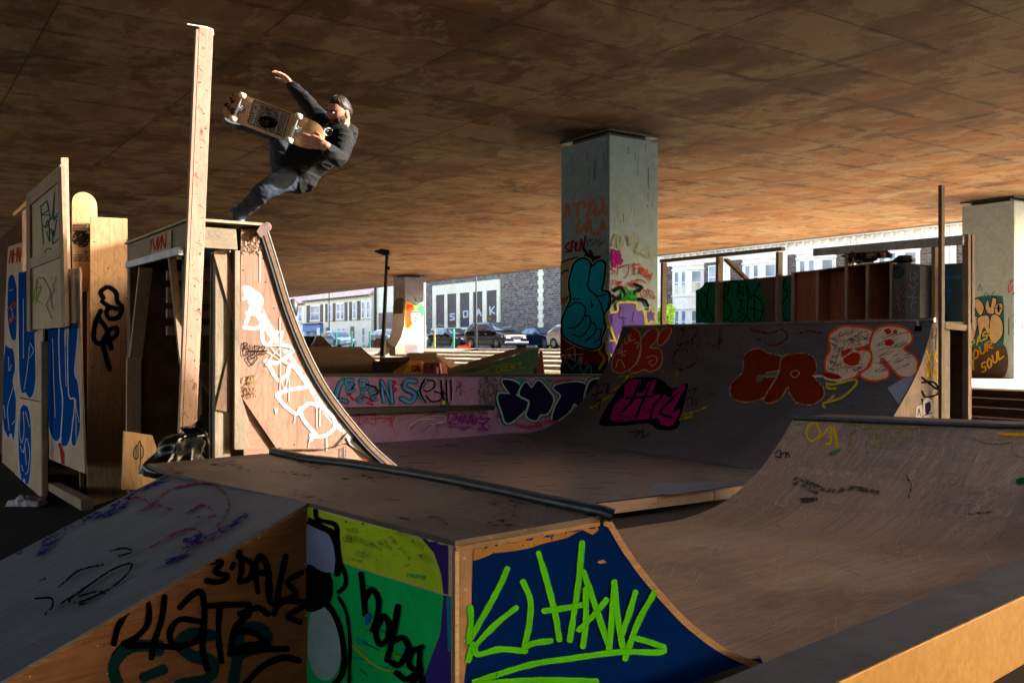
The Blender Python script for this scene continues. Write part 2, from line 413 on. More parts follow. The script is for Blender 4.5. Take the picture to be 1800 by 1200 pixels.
# simple stroke alphabet on a 1x1 cell (x right, y down) for written words
FONT = {'A': [[(0, 1), (.5, 0), (1, 1)], [(.2, .62), (.8, .62)]], 'B': [[(0, 1), (0, 0), (.7, .05), (.75, .4), (0, .48), (.85, .6), (.8, .95), (0, 1)]],
 'C': [[(1, .1), (.4, 0), (0, .5), (.4, 1), (1, .9)]], 'D': [[(0, 0), (.6, .05), (1, .5), (.6, .95), (0, 1), (0, 0)]], 'E': [[(1, 0), (0, 0), (0, 1), (1, 1)], [(0, .5), (.8, .5)]],
 'F': [[(1, 0), (0, 0), (0, 1)], [(0, .5), (.7, .5)]], 'G': [[(1, .1), (.3, 0), (0, .5), (.3, 1), (1, .9), (1, .5), (.6, .5)]], 'H': [[(0, 0), (0, 1)], [(1, 0), (1, 1)], [(0, .5), (1, .5)]],
 'I': [[(.5, 0), (.5, 1)]], 'J': [[(1, 0), (1, .8), (.5, 1), (0, .8)]], 'K': [[(0, 0), (0, 1)], [(1, 0), (0, .55), (1, 1)]], 'L': [[(0, 0), (0, 1), (1, 1)]], 'M': [[(0, 1), (.1, 0), (.5, .6), (.9, 0), (1, 1)]],
 'N': [[(0, 1), (0, 0), (1, 1), (1, 0)]], 'O': [[(.5, 0), (0, .4), (.2, 1), (.8, 1), (1, .4), (.5, 0)]], 'P': [[(0, 1), (0, 0), (.9, .05), (.9, .45), (0, .5)]], 'R': [[(0, 1), (0, 0), (.9, .05), (.9, .42), (0, .5), (1, 1)]],
 'S': [[(1, .1), (.2, 0), (.1, .4), (.9, .6), (.8, 1), (0, .9)]], 'T': [[(0, 0), (1, 0)], [(.5, 0), (.5, 1)]], 'U': [[(0, 0), (.05, .8), (.5, 1), (.95, .8), (1, 0)]], 'V': [[(0, 0), (.5, 1), (1, 0)]],
 'W': [[(0, 0), (.25, 1), (.5, .4), (.75, 1), (1, 0)]], 'X': [[(0, 0), (1, 1)], [(1, 0), (0, 1)]], 'Y': [[(0, 0), (.5, .5), (1, 0)], [(.5, .5), (.5, 1)]], 'Z': [[(0, 0), (1, 0), (0, 1), (1, 1)]],
 '3': [[(0, 0), (.9, .1), (.4, .45), (1, .7), (.6, 1), (0, .9)]], '?': [[(0, .1), (.6, 0), (.9, .3), (.4, .55), (.4, .7)]], '.': [[(.4, .9), (.5, 1)]], '!': [[(.5, 0), (.5, .7)], [(.5, .9), (.5, 1)]],
 '6': [[(.9, .05), (.2, .3), (0, .8), (.5, 1), (.9, .75), (.4, .5), (.05, .7)]], '1': [[(.2, .2), (.5, 0), (.5, 1)]]}
def write(P, text, p0, p1, h, wd, c, up=(0, -1), sp=0.25, **kw):
    """text along the line p0->p1 with letter height h (view units)"""
    p0, p1, up = Vector(p0), Vector(p1), Vector(up); n = len(text); d = (p1 - p0) / n
    for i, ch in enumerate(text):
        if ch not in FONT: continue
        o = p0 + d * i; cw = d * (1 - sp)
        for st in FONT[ch]:
            P.stroke([o + cw * x + up * h * (1 - y) for x, y in st], wd, c, curve=False, **kw); P.layer -= 1
    P.layer += 1
# ------------------------------------------------------------------ shared materials
M = {}
M['timber'] = wood('timber', '#a08468', '#82684e', knots=0.7, rough=0.7, dirt=0.15)
M['timber_pale'] = wood('timber_pale', '#b0917a', '#987660', dark='#5e3420', knots=0.9, rough=0.65)
M['timber_green'] = wood('timber_green', '#93826a', '#786851', knots=0.6, dirt=0.2)
M['timber_dark'] = wood('timber_dark', '#7b5a38', '#5c4027', knots=0.6, dirt=0.4)
M['timber_grey'] = wood('timber_grey', '#8f8577', '#6f6558', knots=0.6, dirt=0.3)
M['ply'] = wood('ply', '#c09a6e', '#a27e54', dark='#7a5028', knots=0.25, grain=0.6, dirt=0.1)
M['ply_pale'] = wood('ply_pale', '#c4a783', '#ab8a66', knots=0.2, grain=0.6, dirt=0.12)
M['ply_pink'] = wood('ply_pink', '#98765f', '#825f4b', dark='#4a2e20', knots=0.3, grain=0.5, dirt=0.25, dirtcol='#6b4632')
M['ply_board'] = wood('ply_board', '#cfa98a', '#b28c6c', dark='#6a4630', knots=0.25, grain=.6, dirt=.2)
M['ply_orange'] = wood('ply_orange', '#8a5526', '#6e3f1a', dark='#2e1808', knots=0.2, grain=0.5, dirt=0.2, spec=0.4)
M['ply_red'] = wood('ply_red', '#a85c38', '#8a4628', dark='#4a2212', knots=0.1, grain=0.5)
M['ply_peel'] = wood('ply_peel', '#a2764a', '#7c5532', dark='#3a2210', knots=0.2, grain=0.7, dirt=0.5)
M['ply_worn'] = scuffed('ply_worn', '#685445', '#4a3b32', '#8a7866', '#281f1a', sc_amt=0.5, dirt=0.75, spec=.2)
M['ply_edge'] = wood('ply_edge', '#a5753d', '#4f3014', knots=0, grain=1.6)
M['brown_sheet'] = scuffed('brown_sheet', '#977a62', '#745a47', '#b8a48e', '#4a3b30', sc_amt=0.6, dirt=0.5, spec=.2)
M['grey_sheet'] = scuffed('grey_sheet', '#646a76', '#50555f', '#868b94', '#3a3c44', sc_amt=0.35, dirt=0.4, rough=0.55, spec=.25)
M['dark_sheet'] = scuffed('dark_sheet', '#666060', '#565152', '#857e7a', '#383334', sc_amt=0.35, dirt=0.45, rough=0.5, spec=0.3)
M['floor_sheet'] = scuffed('floor_sheet', '#75655f', '#5d504c', '#968882', '#40372f', sc_amt=0.5, dirt=0.4, rough=0.3, spec=0.6)
M['steel'] = plain('steel', '#3a3c40', 0.42, 0.7, 0.35, 14)
M['steel_bright'] = plain('steel_bright', '#a8a8a8', 0.3, 0.9, 0.2, 12)
M['dark_metal'] = plain('dark_metal', '#1b1715', 0.5, 0.3, 0.3)
M['black'] = plain('black', '#0d0d0e', 0.6, 0, 0.3)
M['tarmac'] = concrete('tarmac', '#5b5552', '#4c4643', '#332e2b', 0.4, 3.0)
M['dirt'] = concrete('dirt', '#33261e', '#241a15', '#120d0a', 0.6, 1.3)
M['paving'] = concrete('paving', '#e6d8c6', '#d6c6b2', '#8a7a68', 0.3, 1.0)
M['kerbstone'] = concrete('kerbstone', '#8b8175', '#766c60', '#3c332b', 0.3, 2.0)
M['pillar'] = concrete('pillar_paint', '#8ba8b2', '#7d9aa4', '#607c85', 0.25, 0.8, rough=0.6)
M['pillar_pale'] = concrete('pillar_pale', '#b2c4c2', '#a4b6b4', '#7d8c8a', 0.2, 0.8, rough=0.6)
M['pillar_grey'] = concrete('pillar_grey', '#a09ca6', '#928e98', '#6c6870', 0.2, 0.8, rough=0.6)
M['pink'] = concrete('pink_paint', '#c89abb', '#b488a6', '#77596c', 0.35, 1.6, rough=0.6)
M['ochre'] = concrete('ochre_paint', '#cf9a4c', '#bd8a40', '#946a30', 0.25, 2.5, rough=0.55)
M['wall_top'] = concrete('wall_top', '#4a4c52', '#37383d', '#222125', 0.6, 3.5, rough=0.7)

# ------------------------------------------------------------------ viaduct deck (soffit at 4.1 m above the eye)
ZC = EYE + 4.1
def soffit_mat():
    t = NT("soffit_concrete")
    v = t.co('Object', rot=(0, 0, -math.atan2(B.y, B.x)), loc=(-9.22, -10.04, 0), rnd=False)
    br = t.n('ShaderNodeTexBrick'); br.offset = 0; br.squash = 1; br.inputs['Scale'].default_value = 1
    br.inputs['Brick Width'].default_value = 2.44; br.inputs['Row Height'].default_value = 1.22
    br.inputs['Mortar Size'].default_value = 0.022; br.inputs['Mortar Smooth'].default_value = 0.8; br.inputs['Bias'].default_value = 0
    br.inputs['Color1'].default_value = (0, 0, 0, 1); br.inputs['Color2'].default_value = (1, 1, 1, 1); br.inputs['Mortar'].default_value = (0, 0, 0, 1)
    wv = t.n('ShaderNodeVectorMath', operation='ADD'); nn = t.n('ShaderNodeTexNoise'); nn.inputs['Scale'].default_value = 0.8
    t.l(v, nn.inputs['Vector']); sc_ = t.n('ShaderNodeVectorMath', operation='SCALE'); sc_.inputs['Scale'].default_value = 0.03
    t.l(nn.outputs['Color'], sc_.inputs[0]); t.l(v, wv.inputs[0]); t.l(sc_.outputs[0], wv.inputs[1]); t.l(wv.outputs[0], br.inputs['Vector'])
    m2 = t.n('ShaderNodeMapping'); m2.inputs['Scale'].default_value = (1.0, 0.75, 1); m2.inputs['Rotation'].default_value = (0, 0, 0.6); t.l(v, m2.inputs[0])
    off = t.n('ShaderNodeVectorMath', operation='SCALE'); off.inputs['Scale'].default_value = 0.35; t.l(br.outputs['Color'], off.inputs[0])
    vv = t.n('ShaderNodeVectorMath', operation='ADD'); t.l(m2.outputs[0], vv.inputs[0]); t.l(off.outputs[0], vv.inputs[1])
    n1 = t.noise(vv.outputs[0], 0.6, 11, 0.6, 0.4)
    n2 = t.noise(vv.outputs[0], 0.9, 8, 0.56, 0.5); n3 = t.noise(v, 0.22, 3, 0.5)
    base = t.ramp(n1, [(0.34, '#4a3826'), (0.44, '#6b5238'), (0.5, '#8d7654'), (0.57, '#7a6848'), (0.68, '#94835f')])
    base = t.mix(t.math('MULTIPLY', t.step(n2, 0.5, 0.56), 0.55), base, '#6e4a2c')
    base = t.mix(t.math('MULTIPLY', t.step(t.noise(vv.outputs[0], 0.55, 10, 0.66, 0.6), 0.52, 0.6), 0.7), base, '#4e3420')
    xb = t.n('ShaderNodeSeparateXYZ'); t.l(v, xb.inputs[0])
    base = t.mix(t.math('MULTIPLY', t.math('MULTIPLY', t.step(t.math('ADD', xb.outputs[0], t.math('MULTIPLY', n3, 16.0)), 9.0, 17.0), t.step(n2, .3, .6)), 0.55), base, '#a2692f')  # orange bounce glow towards the street edge, put into the colour
    base = t.mix(t.math('MULTIPLY', t.step(t.noise(vv.outputs[0], 0.7, 13, 0.72, 0.2), 0.53, 0.555), 0.42), base, '#a5926c')
    base = t.mix(t.math('MULTIPLY', t.step(t.noise(v, 0.45, 13, 0.74, 0.3), 0.54, 0.57), 0.5), base, '#4a3220')
    base = t.mix(t.math('MULTIPLY', br.outputs['Color'], 0.24), base, '#a88c66')
    base = t.mix(t.math('MULTIPLY', br.outputs['Fac'], t.math('MULTIPLY', t.step(t.noise(v, 1.1, 5, .7), .35, .6), 0.85)), base, '#20140b')
    b2 = t.n('ShaderNodeTexBrick'); b2.offset = 0; b2.squash = 1; b2.inputs['Scale'].default_value = 1; b2.inputs['Brick Width'].default_value = 2.44; b2.inputs['Row Height'].default_value = 1.22
    b2.inputs['Mortar Size'].default_value = 0.16; b2.inputs['Mortar Smooth'].default_value = 1.0; t.l(wv.outputs[0], b2.inputs['Vector'])
    base = t.mix(t.math('MULTIPLY', b2.outputs['Fac'], t.math('MULTIPLY', t.step(t.noise(v, .9, 8, .7, 1.0), .5, .62), .75)), base, '#37271a')
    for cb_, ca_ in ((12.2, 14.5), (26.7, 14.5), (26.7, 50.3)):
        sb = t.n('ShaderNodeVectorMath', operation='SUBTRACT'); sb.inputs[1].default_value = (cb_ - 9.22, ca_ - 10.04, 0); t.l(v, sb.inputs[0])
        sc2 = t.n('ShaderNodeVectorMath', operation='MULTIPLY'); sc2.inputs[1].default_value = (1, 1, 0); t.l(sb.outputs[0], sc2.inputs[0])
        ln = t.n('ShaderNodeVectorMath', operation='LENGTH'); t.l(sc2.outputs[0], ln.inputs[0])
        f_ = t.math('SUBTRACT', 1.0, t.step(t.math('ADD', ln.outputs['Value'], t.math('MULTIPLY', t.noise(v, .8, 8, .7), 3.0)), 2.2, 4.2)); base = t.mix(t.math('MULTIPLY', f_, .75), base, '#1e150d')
    vo = t.n('ShaderNodeTexVoronoi'); vo.inputs['Scale'].default_value = 2.3; t.l(v, vo.inputs['Vector'])
    sp = t.math('SUBTRACT', 1.0, t.step(vo.outputs['Distance'], 0.035, 0.06)); base = t.mix(t.math('MULTIPLY', sp, 0.8), base, '#24160c')
    return t.col(base, 0.85, 0, 0.2)
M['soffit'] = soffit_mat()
TH = 0.5
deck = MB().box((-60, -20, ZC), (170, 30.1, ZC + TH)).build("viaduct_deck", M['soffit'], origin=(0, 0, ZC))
def cutter(poly):
    m = MB(); m.prism([Vector((x, y, ZC - 1)) for x, y in poly], UP * 3); return m.build("cut", M['soffit'], origin=(0, 0, 0))
ex = TH / math.tan(SUN_EL)  # deck openings added out of view so sun reaches skater, post and boards
cuts = [cutter([(1.9, 5.85), (9.6, 5.7), (12.6 + ex, 6.1), (12.6 + ex, 7.0), (6.5, 7.3), (1.9, 7.4)]),
        cutter([(-2.6, 7.9), (3.95 + ex, 7.85), (3.95 + ex, 9.2), (-2.6, 9.4)])]
for c in cuts:
    md = deck.modifiers.new("b", 'BOOLEAN'); md.object = c; md.operation = 'DIFFERENCE'; md.solver = 'EXACT'
dg = bpy.context.evaluated_depsgraph_get(); newme = bpy.data.meshes.new_from_object(deck.evaluated_get(dg))
deck.modifiers.clear(); deck.data = newme
for c in cuts: bpy.data.objects.remove(c)
tag(deck, "stained concrete underside of the motorway viaduct with a grid of shutter seams", "viaduct", kind="structure")
MB().box((-60, 30.1, ZC - 0.02), (170, 30.4, ZC + 1.1)).build("parapet", M['kerbstone'], None).parent = None
par = bpy.data.objects["parapet"]; tag(par, "concrete edge beam along the street side of the viaduct", "parapet", kind="structure")

# ------------------------------------------------------------------ ground levels
GZ = -0.06
ZF = 0.12                                           # skate floor, ground of the pit is 0
ZP = EYE - 0.95                                     # plaza behind the pink wall
ZS = EYE - 0.27                                     # street
PINK = 12.62
def sheet(name, polys, mat, label, cat):
    m = MB(grain=B)
    for p in polys: m.face(p)
    return tag(m.build(name, mat, origin=(0, 0, 0)), label, cat, kind="structure")
def q(a0, a1, b0, b1, z): return [AB(a0, b0, z), AB(a0, b1, z), AB(a1, b1, z), AB(a1, b0, z)]
# lower ground around the camera side of the ochre wall, pit ground, then raised levels out to the horizon
O0, O1 = PZ(1477, 1196, 0.12), PZ(1800, 1046, 0.12)  # outer top edge of the ochre wall
WD = (O1 - O0); WD.z = 0; WD.normalize(); WN = Vector((WD.y, -WD.x, 0))
zlow = -0.27
def onw(t, s, z): p = O0 + WD * t + WN * s; return Vector((p.x, p.y, z))
low = [onw(-6, -0.12, zlow), onw(-6, 9, zlow), onw(9, 9, zlow), onw(9, -0.12, zlow)]
m = MB(grain=B)
# pit ground with an opening where the lower ground lies
outer = [Vector((p.x, p.y)) for p in (AB(-300, -300), AB(-300, 20), AB(PINK + .1, 20), AB(PINK + .1, -300))]
hole = [Vector((p.x, p.y)) for p in low]
vv, ee, ff, _, _, _ = delaunay_2d_cdt(outer + hole, [(0, 1), (1, 2), (2, 3), (3, 0), (4, 5), (5, 6), (6, 7), (7, 4)], [], 1, 0.001)
hb = BVHTree.FromPolygons([(p.x, p.y, 0) for p in low], [[0, 1, 2, 3]])
for f in ff:
    c = sum((vv[i] for i in f), Vector((0, 0))) / len(f)
    if hb.ray_cast(Vector((c.x, c.y, 1)), Vector((0, 0, -1)))[0] is None: m.face([Vector((vv[i].x, vv[i].y, GZ)) for i in f])
m.face(q(PINK + .1, 17, -300, 2.6, GZ))
for i in range(4):
    a, b = low[i], low[(i + 1) % 4]; m.face([a, b, Vector((b.x, b.y, GZ)), Vector((a.x, a.y, GZ))])
tag(m.build("ground", M['dirt'], origin=(0, 0, 0)), "dark dirty tarmac at the bottom of the skate park", "ground", kind="structure")
sheet("lower_ground", [low], M['dirt'], "dark earth in front of the low ochre wall", "ground")
# plaza
STEPB = (21.1, 22.7, 24.8, 27.0, 30.8)
RA = 49.0
sheet("plaza", [q(PINK + .1, 26, 20, 400, ZP), q(PINK + .1, 400, 2.6, 20, ZP), q(17, 400, -300, 2.6, ZP), [AB(PINK + .1, 2.6, GZ), AB(17, 2.6, GZ), AB(17, 2.6, ZP), AB(PINK + .1, 2.6, ZP)], [AB(17, -300, GZ), AB(17, 2.6, GZ), AB(17, 2.6, ZP), AB(17, -300, ZP)], q(26, RA, 20, STEPB[0], ZP), q(-300, PINK + .1, 20, 400, ZP), q(RA, 400, 20, STEPB[0], ZP),
                [AB(RA, STEPB[0], ZP), AB(RA, 30.8, ZS - .003), AB(400, 30.8, ZS - .003), AB(400, STEPB[0], ZP)]], M['paving'], "pale paved plaza under the viaduct", "paving")
sheet("street", [q(26, 400, 33, 400, ZS + 0.004)], M['tarmac'], "grey tarmac street beside the viaduct", "street")
sheet("pavement", [q(26, RA, 31.2, 33, ZS), q(RA, 400, 30.8, 33, ZS), [AB(26, 31.2, ZP), AB(26, 400, ZP), AB(26, 400, ZS), AB(26, 31.2, ZS)]], M['paving'], "bright pavement between the steps and the parked cars", "pavement")
m = MB(grain=A); ns = 5; dz = (ZS - ZP) / ns
for i in range(ns):
    b0 = STEPB[i]; b1 = STEPB[i + 1] + .02 if i < ns - 1 else 31.22
    m.box((26, b0, ZP - 0.3), (RA, b1, ZP + dz * (i + 1) + (.003 if i == ns - 1 else 0)), g=A)
tag(m.build("stone_steps", M['paving']), "wide flight of low steps climbing to the street by the parked cars", "steps", kind="structure")
m = MB(grain=A)
for i in range(4):
    m.box((-40, 20 - 0.62 * (i + 1), -0.2), (PINK, 20 - 0.62 * i + (0.02 if i else 0), ZP - (ZP / 4.0) * i - (0.004 if i == 0 else 0)), g=A)
tag(m.build("brick_steps", concrete('brick_step', '#5a4234', '#483327', '#2a1c14', 0.4, 3.0)), "brown steps dropping from the right pillar into the pit", "steps", kind="structure")

# ------------------------------------------------------------------ pillars
def pillar(a, b, z0, mat, label, name="concrete_pillar", la=1.51, lb=1.25):
    c = AB(a + la / 2, b + lb / 2, z0); t = thing(name, label, "pillar", c, "concrete pillars carrying the viaduct")
    m = MB(); m.box((a, b, z0), (a + la, b + lb, ZC - 0.13)); sh = m.build("shaft", mat, t, bevel=0.02)
    m = MB(); m.box((a + .2, b + .15, ZC - .13), (a + la - .2, b + lb - .15, ZC - .0)); m.box((a + .02, b + .02, ZC - .045), (a + la + .06, b + lb + .04, ZC - .002))
    m.build("bearing", M['dark_metal'], t)
    return t, sh
PA0 = 13.8
mid, mid_sh = pillar(13.80, 11.60, ZP - 0.0, M['pillar'], "large teal-grey concrete pillar covered in graffiti with a blue throw-up, in the middle")
rgt, rgt_sh = pillar(13.80, 26.10, ZP, M['pillar_pale'], "pale green pillar with cream letters, standing behind the tall timber frame")
far, far_sh = pillar(49.6, 26.10, ZP, M['pillar_grey'], "small distant pillar with a curved skate ramp at its foot, beside the lamp post")
# curved skim at the foot of the far pillar (-B side)
m = MB(); prof = [(0, 0.0), (0.05, -1.0), (0.25, -1.7), (0.6, -2.25), (1.0, -2.6), (1.5, -2.85), (1.9, -2.95)]
fz = ZC - 0.13 - 1.0
pts = [AB(49.6, 26.10 - t * 1.0, max(ZP, EYE + 2.1 + z)) for t, z in prof] + [AB(49.6, 26.10, ZP)]
m.prism(pts, A * 1.51); m.build("curved_foot", M['paving'], far)

# ------------------------------------------------------------------ pink wall with ledge
t = thing("pink_wall", "low pink graffiti wall with a dark skate ledge behind the wooden floor", "wall", AB(PINK, 5, 0))
zt0, zt1 = EYE - 0.455, EYE - 0.535
bl, br_ = 2.6, 17.0
bA = (PP(562, 661, A * PINK, A)).dot(B); bM = (PP(985, 661, A * PINK, A)).dot(B)
def ztop(b): return zt0 + (zt1 - zt0) * (b - bA) / (bM - bA)
m = MB(grain=B)
m.prism([AB(PINK, bl, 0), AB(PINK, br_, 0), AB(PINK, br_, ztop(br_)), AB(PINK, bl, min(ztop(bl), EYE - .4))], A * 0.35)
pw = m.build("wall_face", M['pink'], t, bevel=0.01)
m = MB(grain=B); m.prism([AB(PINK - .02, bl, ztop(bl)), AB(PINK - .02, br_, ztop(br_)), AB(PINK - .02, br_, ztop(br_) + .035), AB(PINK - .02, bl, ztop(bl) + .035)], A * 0.42)
m.build("coping_stone", plain('dark_coping', '#4f463f', .8, 0, .4, 5), t)  # mottled dark tone on the coping
l0 = PA(560, 716, PINK - .3); l1 = PA(868, 716, PINK - .3)
m = MB(grain=B); m.prism([AB(PINK - .32, 2.62, l0.z - .05), AB(PINK - .32, l1.dot(B), l1.z - .04), AB(PINK - .32, l1.dot(B), l1.z + .03), AB(PINK - .32, 2.62, l0.z + .03)], A * 0.315)
m.build("ledge", M['dark_metal'], t)
m = MB(); m.box((PINK - .18, 2.62, 0.1), (PINK - .002, l1.dot(B) - .03, l1.z - .045)); lw = m.build("ledge_wall", M['pink'], t)
m = MB(); r0 = PA(560, 657, PINK + .2); r1 = PA(690, 657, PINK + .2); m.tube([r0 - B * 1.5, r1], 0.03); m.build("steel_edge_tube", M['steel'], t)
PINKWALL = (t, pw, lw)
# ------------------------------------------------------------------ half-pipe floor
HA = 6.62
m = MB(grain=B)
m.grid([[AB(HA, b, ZF), AB(PINK - .01, b, ZF)] for b in [4.2 + i * 0.5 for i in range(11)]])
t = thing("skate_floor", "flat dark wooden floor between the two quarter pipes", "skate floor", AB(HA, 7, 0))
m.build("floor_sheet", M['floor_sheet'], t)
m = MB(grain=B)
for b0, b1 in ((4.0, 6.15), (6.155, 6.9), (6.905, 9.4)): m.box((HA - .012, b0, 0.0), (HA + .035, b1, ZF - .012), g=B)
m.build("edge_board", M['timber_pale'], t, bevel=0.003)
m = MB(grain=B); m.box((HA - .014, 4.0, ZF - .011), (HA + .3, 9.4, ZF - .002)); m.build("ply_layer", M['ply_worn'], t)
m = MB(grain=B); z = ZF + .004
m.face([PZ(1150, 849, z), PZ(1138, 868, z), PZ(1180, 869, z), PZ(1312, 851, z), PZ(1298, 845, z)][::-1]); m.build("patch_sheet", M['grey_sheet'], t)
M['ply_brown'] = wood('ply_brown', '#8c6a54', '#6b4e3c', dark='#3a241a', knots=.2, grain=.6, dirt=.5)
M['rail_grey'] = wood('rail_grey', '#c0b6a8', '#a0978a', knots=.3, dirt=.3)
M['void'] = plain('shade_board', '#5c4432', .9, 0, .4, spec=.05)  # dark tone stands in for shade inside and behind the timber
# ------------------------------------------------------------------ left quarter pipe (big, seen from its side)
KC = PA(465, 400, HA); ZQ = KC.z; bq = KC.dot(B)
m_ = []
for px, py in ((465, 400), (487, 470), (510, 545), (540, 620), (575, 685), (620, 745), (660, 790), (705, 828)):
    p = PA(px, py, HA); m_.append((p.dot(B), p.z))
# carry the curve on to the floor
b_, z_ = m_[-1]; s0 = (m_[-1][1] - m_[-2][1]) / (m_[-1][0] - m_[-2][0])
for i in range(1, 9):
    u = i / 8; L = 1.5; h00 = 2 * u ** 3 - 3 * u ** 2 + 1; h10 = u ** 3 - 2 * u ** 2 + u; h01 = -2 * u ** 3 + 3 * u ** 2
    m_.append((b_ + L * u, h00 * z_ + h10 * L * s0 + h01 * (ZF + .005)))
prof = []
for i in range(len(m_) - 1):
    p0 = m_[max(i - 1, 0)]; p1 = m_[i]; p2 = m_[i + 1]; p3 = m_[min(i + 2, len(m_) - 1)]
    for k in range(4):
        t = k / 4
        prof.append(tuple(0.5 * (2 * p1[j] + (p2[j] - p0[j]) * t + (2 * p0[j] - 5 * p1[j] + 4 * p2[j] - p3[j]) * t * t + (3 * p1[j] - p0[j] - 3 * p2[j] + p3[j]) * t ** 3) for j in (0, 1)))
prof.append(m_[-1])
WQ = 1.84
bL = PA(333, 386, HA).dot(B)
t = QP = thing("quarter_pipe", "tall timber quarter pipe with white bubble tag on its plywood side", "quarter pipe", AB(HA, bq, 0))
rows = [[AB(HA - .02 + x * (WQ + .02), b, z) for x in (0, .33, .66, 1)] for b, z in prof]
m = MB(grain=A); m.grid(rows); o = m.build("riding_surface", M['dark_sheet'], t, smooth=True)
# layered edge of the riding surface: three thin skins seen on the side
def skin(off0, off1, mat, name, a0, a1):
    m = MB(grain=B); n = len(prof)
    def off(i, d):
        b, z = prof[i]; b2, z2 = prof[min(i + 1, n - 1)]; b1, z1 = prof[max(i - 1, 0)]; tx, tz = b2 - b1, z2 - z1; l = math.hypot(tx, tz)
        return AB(a0, b + tz / l * d, z - tx / l * d)
    for i in range(n - 1):
        m.prism([off(i, off0), off(i + 1, off0), off(i + 1, off1), off(i, off1)], A * (a1 - a0))
    return m.build(name, mat, t)
skin(-.004, -.012, M['steel_bright'], "sheet_edge", HA - .03, HA + .0)
skin(0.002, 0.03, M['timber_dark'], "ply_edge_layer", HA - .026, HA + .02)
skin(0.031, 0.05, M['black'], "under_layer", HA - .02, HA + .02)
# side panel
def prof_z(b):
    for i in range(len(prof) - 1):
        if prof[i][0] <= b <= prof[i + 1][0]:
            f = (b - prof[i][0]) / (prof[i + 1][0] - prof[i][0]); return prof[i][1] + f * (prof[i + 1][1] - prof[i][1])
    return ZF
def inset(p, d=0.05): return AB(HA, p[0] - d * 0.8, p[1] - d * 0.55)
panel = [PA(424, 403, HA), PA(452, 402, HA), PA(459, 425, HA)] + [inset(p) for p in prof if KC.z - .2 > p[1] > PA(600, 760, HA).z] + [PA(608, 778, HA), PA(566, 789, HA), PA(487, 789, HA), PA(421, 692, HA)]
m = MB(grain=UP); m.prism(panel, A * 0.018); pan = m.build("side_panel", M['ply_pink'], t)
pan2 = [inset(p, .07) for p in prof if PA(560, 760, HA).z > p[1] > 0.02] + [AB(HA, m_[-1][0], .0), AB(HA, PA(431, 800, HA).dot(B), .0), PA(431, 795, HA), PA(431, 700, HA)]
m = MB(grain=B); m.prism([p + A * .03 for p in pan2], A * 0.018); pan_low = m.build("lower_side_panel", M['ply_pink'], t)
# batten in front of the panel's left edge
m = MB(); m.prism([PA(413, 440, HA - .03), PA(422, 440, HA - .03), PA(422, 690, HA - .03), PA(437, 737, HA - .03), PA(437, 790, HA - .03), PA(412, 790, HA - .03)], A * .045)
m.build("side_stud", M['timber_green'], t, bevel=0.003)
# deck: front fascia, top boards, receding fascia
zt = ZQ + 0.005
m = MB(grain=B); m.prism([PA(333, 397, HA - .05), PA(415, 403, HA - .05), PA(418, 439, HA - .05), PA(333, 434, HA - .05)], A * .045); m.build("front_fascia", M['timber_green'], t, bevel=0.003)
m = MB(grain=B); a1 = HA + WQ
m.box((HA - .07, bL - .03, zt), (HA + .6, bq + .0, zt + .018)); m.box((HA + .605, bL - .03, zt), (a1, bq, zt + .018)); m.build("deck_board", M['ply_pale'], t)
DA = (lambda px, py: PB(px, py, bL).dot(A))
a_end = DA(229, 430)
m = MB(grain=A); zf0 = PB(229, 462, bL).z
m.box((HA - .04, bL - .02, ZQ - .19), (a_end, bL + .025, ZQ - .002), g=A); fas = m.build("side_fascia", M['timber_green'], t, bevel=0.003)
m = MB(grain=A); m.box((HA + .35, bL - .034, ZQ - .185), (HA + .95, bL - .022, ZQ - .02), g=A); fasp = m.build("fascia_panel", M['ply_pale'], t)
m = MB(grain=A); m.prism([PB(322, 434, bL - .04), PB(322, 448, bL - .04), PB(228, 472, bL - .04), PB(228, 461, bL - .04)], -B * .035); m.build("white_rail", plain('white_paint', '#c9ccd4', 0.6), t, bevel=0.003)
# coping tube bracket
m = MB(); c0 = AB(HA - .06, bq + .0, ZQ + .0); m.tube([c0, c0 + A * (WQ + .06)], 0.032, 16); m.build("coping", plain('rust_pipe', '#6b5550', 0.5, 0.5), t, smooth=True)
m = MB(); m.prism([PA(461, 392, HA - .07), PA(472, 392, HA - .07), PA(476, 402, HA - .07), PA(468, 410, HA - .07), PA(459, 418, HA - .07), PA(451, 407, HA - .07)], A * .01); m.build("coping_bracket", plain('rust_plate', '#5e4741', 0.6, 0.3), t)
# studs and braces inside
m = None
def stud(name, p, q_, w=.05, th=.1, mat='timber_green', side=None):
    mm = MB(); mm.beam(p, q_, w, th, side); return mm.build(name, M[mat], t, bevel=0.003)
gz = 0.0
stud("stud", PA(390, 440, HA + .05), PA(389, 805, HA + .05), .06, .11, 'timber_green')
stud("stud", PA(376, 445, HA + .12), PA(374, 805, HA + .12), .02, .05, 'timber_grey')
stud("stud", PB(256, 470, bL - .0), PB(238, 630, bL - .0), .04, .10, 'timber_pale')
stud("stud", PB(235, 628, bL - .02), PB(234, 765, bL - .02), .04, .11, 'timber_pale')
stud("stud", AB(HA + .35, bL + .12, 0), AB(HA + .35, bL + .12, ZQ - .2), .04, .12, 'timber_pale')
stud("stud", AB(HA + .55, bL + .12, 0), AB(HA + .55, bL + .12, ZQ - .2), .02, .04, 'timber_grey')
stud("brace", PB(302, 452, bL - .02), PB(322, 640, bL - .02), .035, .05, 'timber')
stud("brace", PA(384, 440, HA + .02), PA(418, 560, HA + .02), .03, .09, 'timber')
stud("brace", PA(417, 600, HA + .02), PA(388, 722, HA + .02), .03, .09, 'timber_dark')
